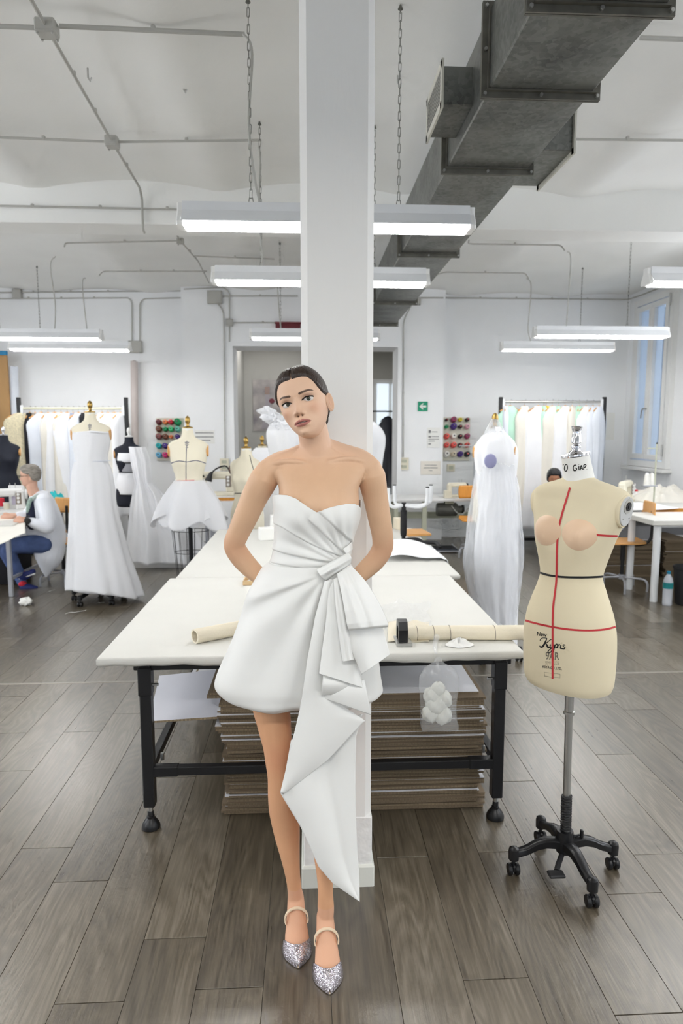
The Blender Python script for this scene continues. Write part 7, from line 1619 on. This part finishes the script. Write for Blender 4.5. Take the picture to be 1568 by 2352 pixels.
garb('collar', [[(88, 1138, Q-.06, .022), (78, 1143, Q-.085, .020), (68, 1152, Q-.07, .016)], [(86, 1138, Q+.10, .022), (72, 1143, Q+.08, .020)]], pm('sage_shirt', srgb(178, 192, 184), .7), man, .006, 3)
garb('vest', [[(74, 1152, Q-.045, .042), (72, 1175, Q-.08, .05), (74, 1205, Q-.10, .055)]], pm('navy_vest', srgb(30, 34, 58), .8), man, .007, 3)
garb('tie', [[(70, 1146, Q-.10, .018), (66, 1158, Q-.11, .022), (64, 1172, Q-.12, .018), (63, 1180, Q-.12, .006)]], pm('sage_tie', srgb(150, 172, 160), .6, var=.2, vscale=60), man, .005, 2)
M['denim'] = pm('blue_denim', srgb(74, 92, 136), .8, var=.2, vscale=12)
nl = [(x, y, Y, r*1.13) for x, y, Y, r in nleg]; fl_ = [(x, y, Y, r*1.13) for x, y, Y, r in fleg]
garb('jeans', [nl, fl_], M['denim'], man, .008, 4)
for (x, y, Y) in ((50, 1322, Q-.10), (56, 1349, Q-.02)):
    sh = garb('shoe', [[(x-2, y, Y, .042), (x+6, y+1, Y-.0, .044), (x+18, y-4 if y < 1330 else y+2, Y, .036), (x+26, y-9 if y < 1330 else y+2, Y, .028)]], pm('navy_shoe', srgb(30, 40, 100), .6), man, .006, 3)
    a = at(x-6, y+7, Y-.02); c = at(x+30, y-4 if y < 1330 else y+6, Y-.02); MB().tube([a, a.lerp(c, .5), c], [.014, .02, .014], 8, flat=.6).build('sole', M['whitep'], sh)
    MB().ball(at(x-4, y-8, Y), (.042, .045, .03), 12, 8).build('sock', SP['red'], sh)
# watch and glasses
q = at(63, 1196, Q-.33); wo = MB().lathe([(.03, -.006), (.034, 0), (.030, .010), (.004, .011)], q, 20, Matrix.Rotation(PI/2, 3, 'X')).build('watch', M['blackp'], man); MB().tube([at(64, 1196, Q-.28)+Vector((.006*math.sin(0), .05*math.cos(2*PI*k/20), .05*math.sin(2*PI*k/20))) for k in range(20)], .012, 6, closed=True, flat=.5).build('watch_strap', M['rubber'], wo)
gl = MB()
for sx in (-.032, .032): gl.tube([w((sx+.021*math.cos(2*PI*k/20), .098, .0+.017*math.sin(2*PI*k/20))) for k in range(20)], .0018, 5, closed=True)
gl.tube([w((-.012, .1, .004)), w((.012, .1, .004))], .0018, 5)
for sx in (-1, 1): gl.tube([w((sx*.053, .097, .006)), w((sx*.074, .06, .006)), w((sx*.079, -.01, .004))], .0018, 5)
gl.build('glasses', M['blackp'], man)
# woman seated far behind the large form, only her brow and dark hair showing
Q2 = 8.62; SK3 = srgb(176, 124, 96); head = small_head(at(1272, 1098, Q2), (-.25, -1, -.25), (0, 0, 1), SK3, NRs=48, NAs=56)
per, w2 = figure('person', 'dark haired woman mostly hidden behind the shoulder of the large form', [[(1275, 1150, Q2+.03, .13), (1278, 1185, Q2+.03, .14), (1278, 1215, Q2+.05, .15)], [(1275, 1128, Q2+.02, .055), (1273, 1110, Q2+.01, .052)], [(1250, 1145, Q2, .055), (1244, 1175, Q2-.05, .045), (1256, 1200, Q2-.2, .035)], [(1300, 1145, Q2, .055), (1306, 1175, Q2-.05, .045), (1292, 1200, Q2-.2, .035)], [(1262, 1218, Q2, .08), (1258, 1222, Q2-.35, .065), (1258, 1270, Q2-.36, .045)], [(1292, 1218, Q2, .08), (1294, 1222, Q2-.35, .065), (1294, 1270, Q2-.36, .045)]], head, SK3, .010)
hair_cap(w2, [(0, .060), (35, .056), (55, .040), (70, .01), (85, -.02), (110, -.06), (180, -.08)], .020, pm('black_hair', srgb(24, 22, 26), .4, var=.2), per)
garb('smock', [[(1275, 1152, Q2+.03, .15), (1278, 1185, Q2+.03, .16), (1278, 1215, Q2+.05, .17)], [(1250, 1146, Q2, .07), (1244, 1176, Q2-.05, .06), (1256, 1198, Q2-.18, .05)], [(1300, 1146, Q2, .07), (1306, 1176, Q2-.05, .06), (1292, 1198, Q2-.18, .05)]], M['white3'], per, .010, 4)
garb('trousers', [[(1262, 1218, Q2, .09), (1258, 1222, Q2-.35, .075), (1258, 1268, Q2-.36, .055)], [(1292, 1218, Q2, .09), (1294, 1222, Q2-.35, .075), (1294, 1268, Q2-.36, .055)]], M['blackcloth'], per, .010, 4)
chair((at(1278, 1240, Q2).x, Q2+.04, 0), PI, 'work chair under the woman behind the large form', M['wood'], .47, 5, .4)
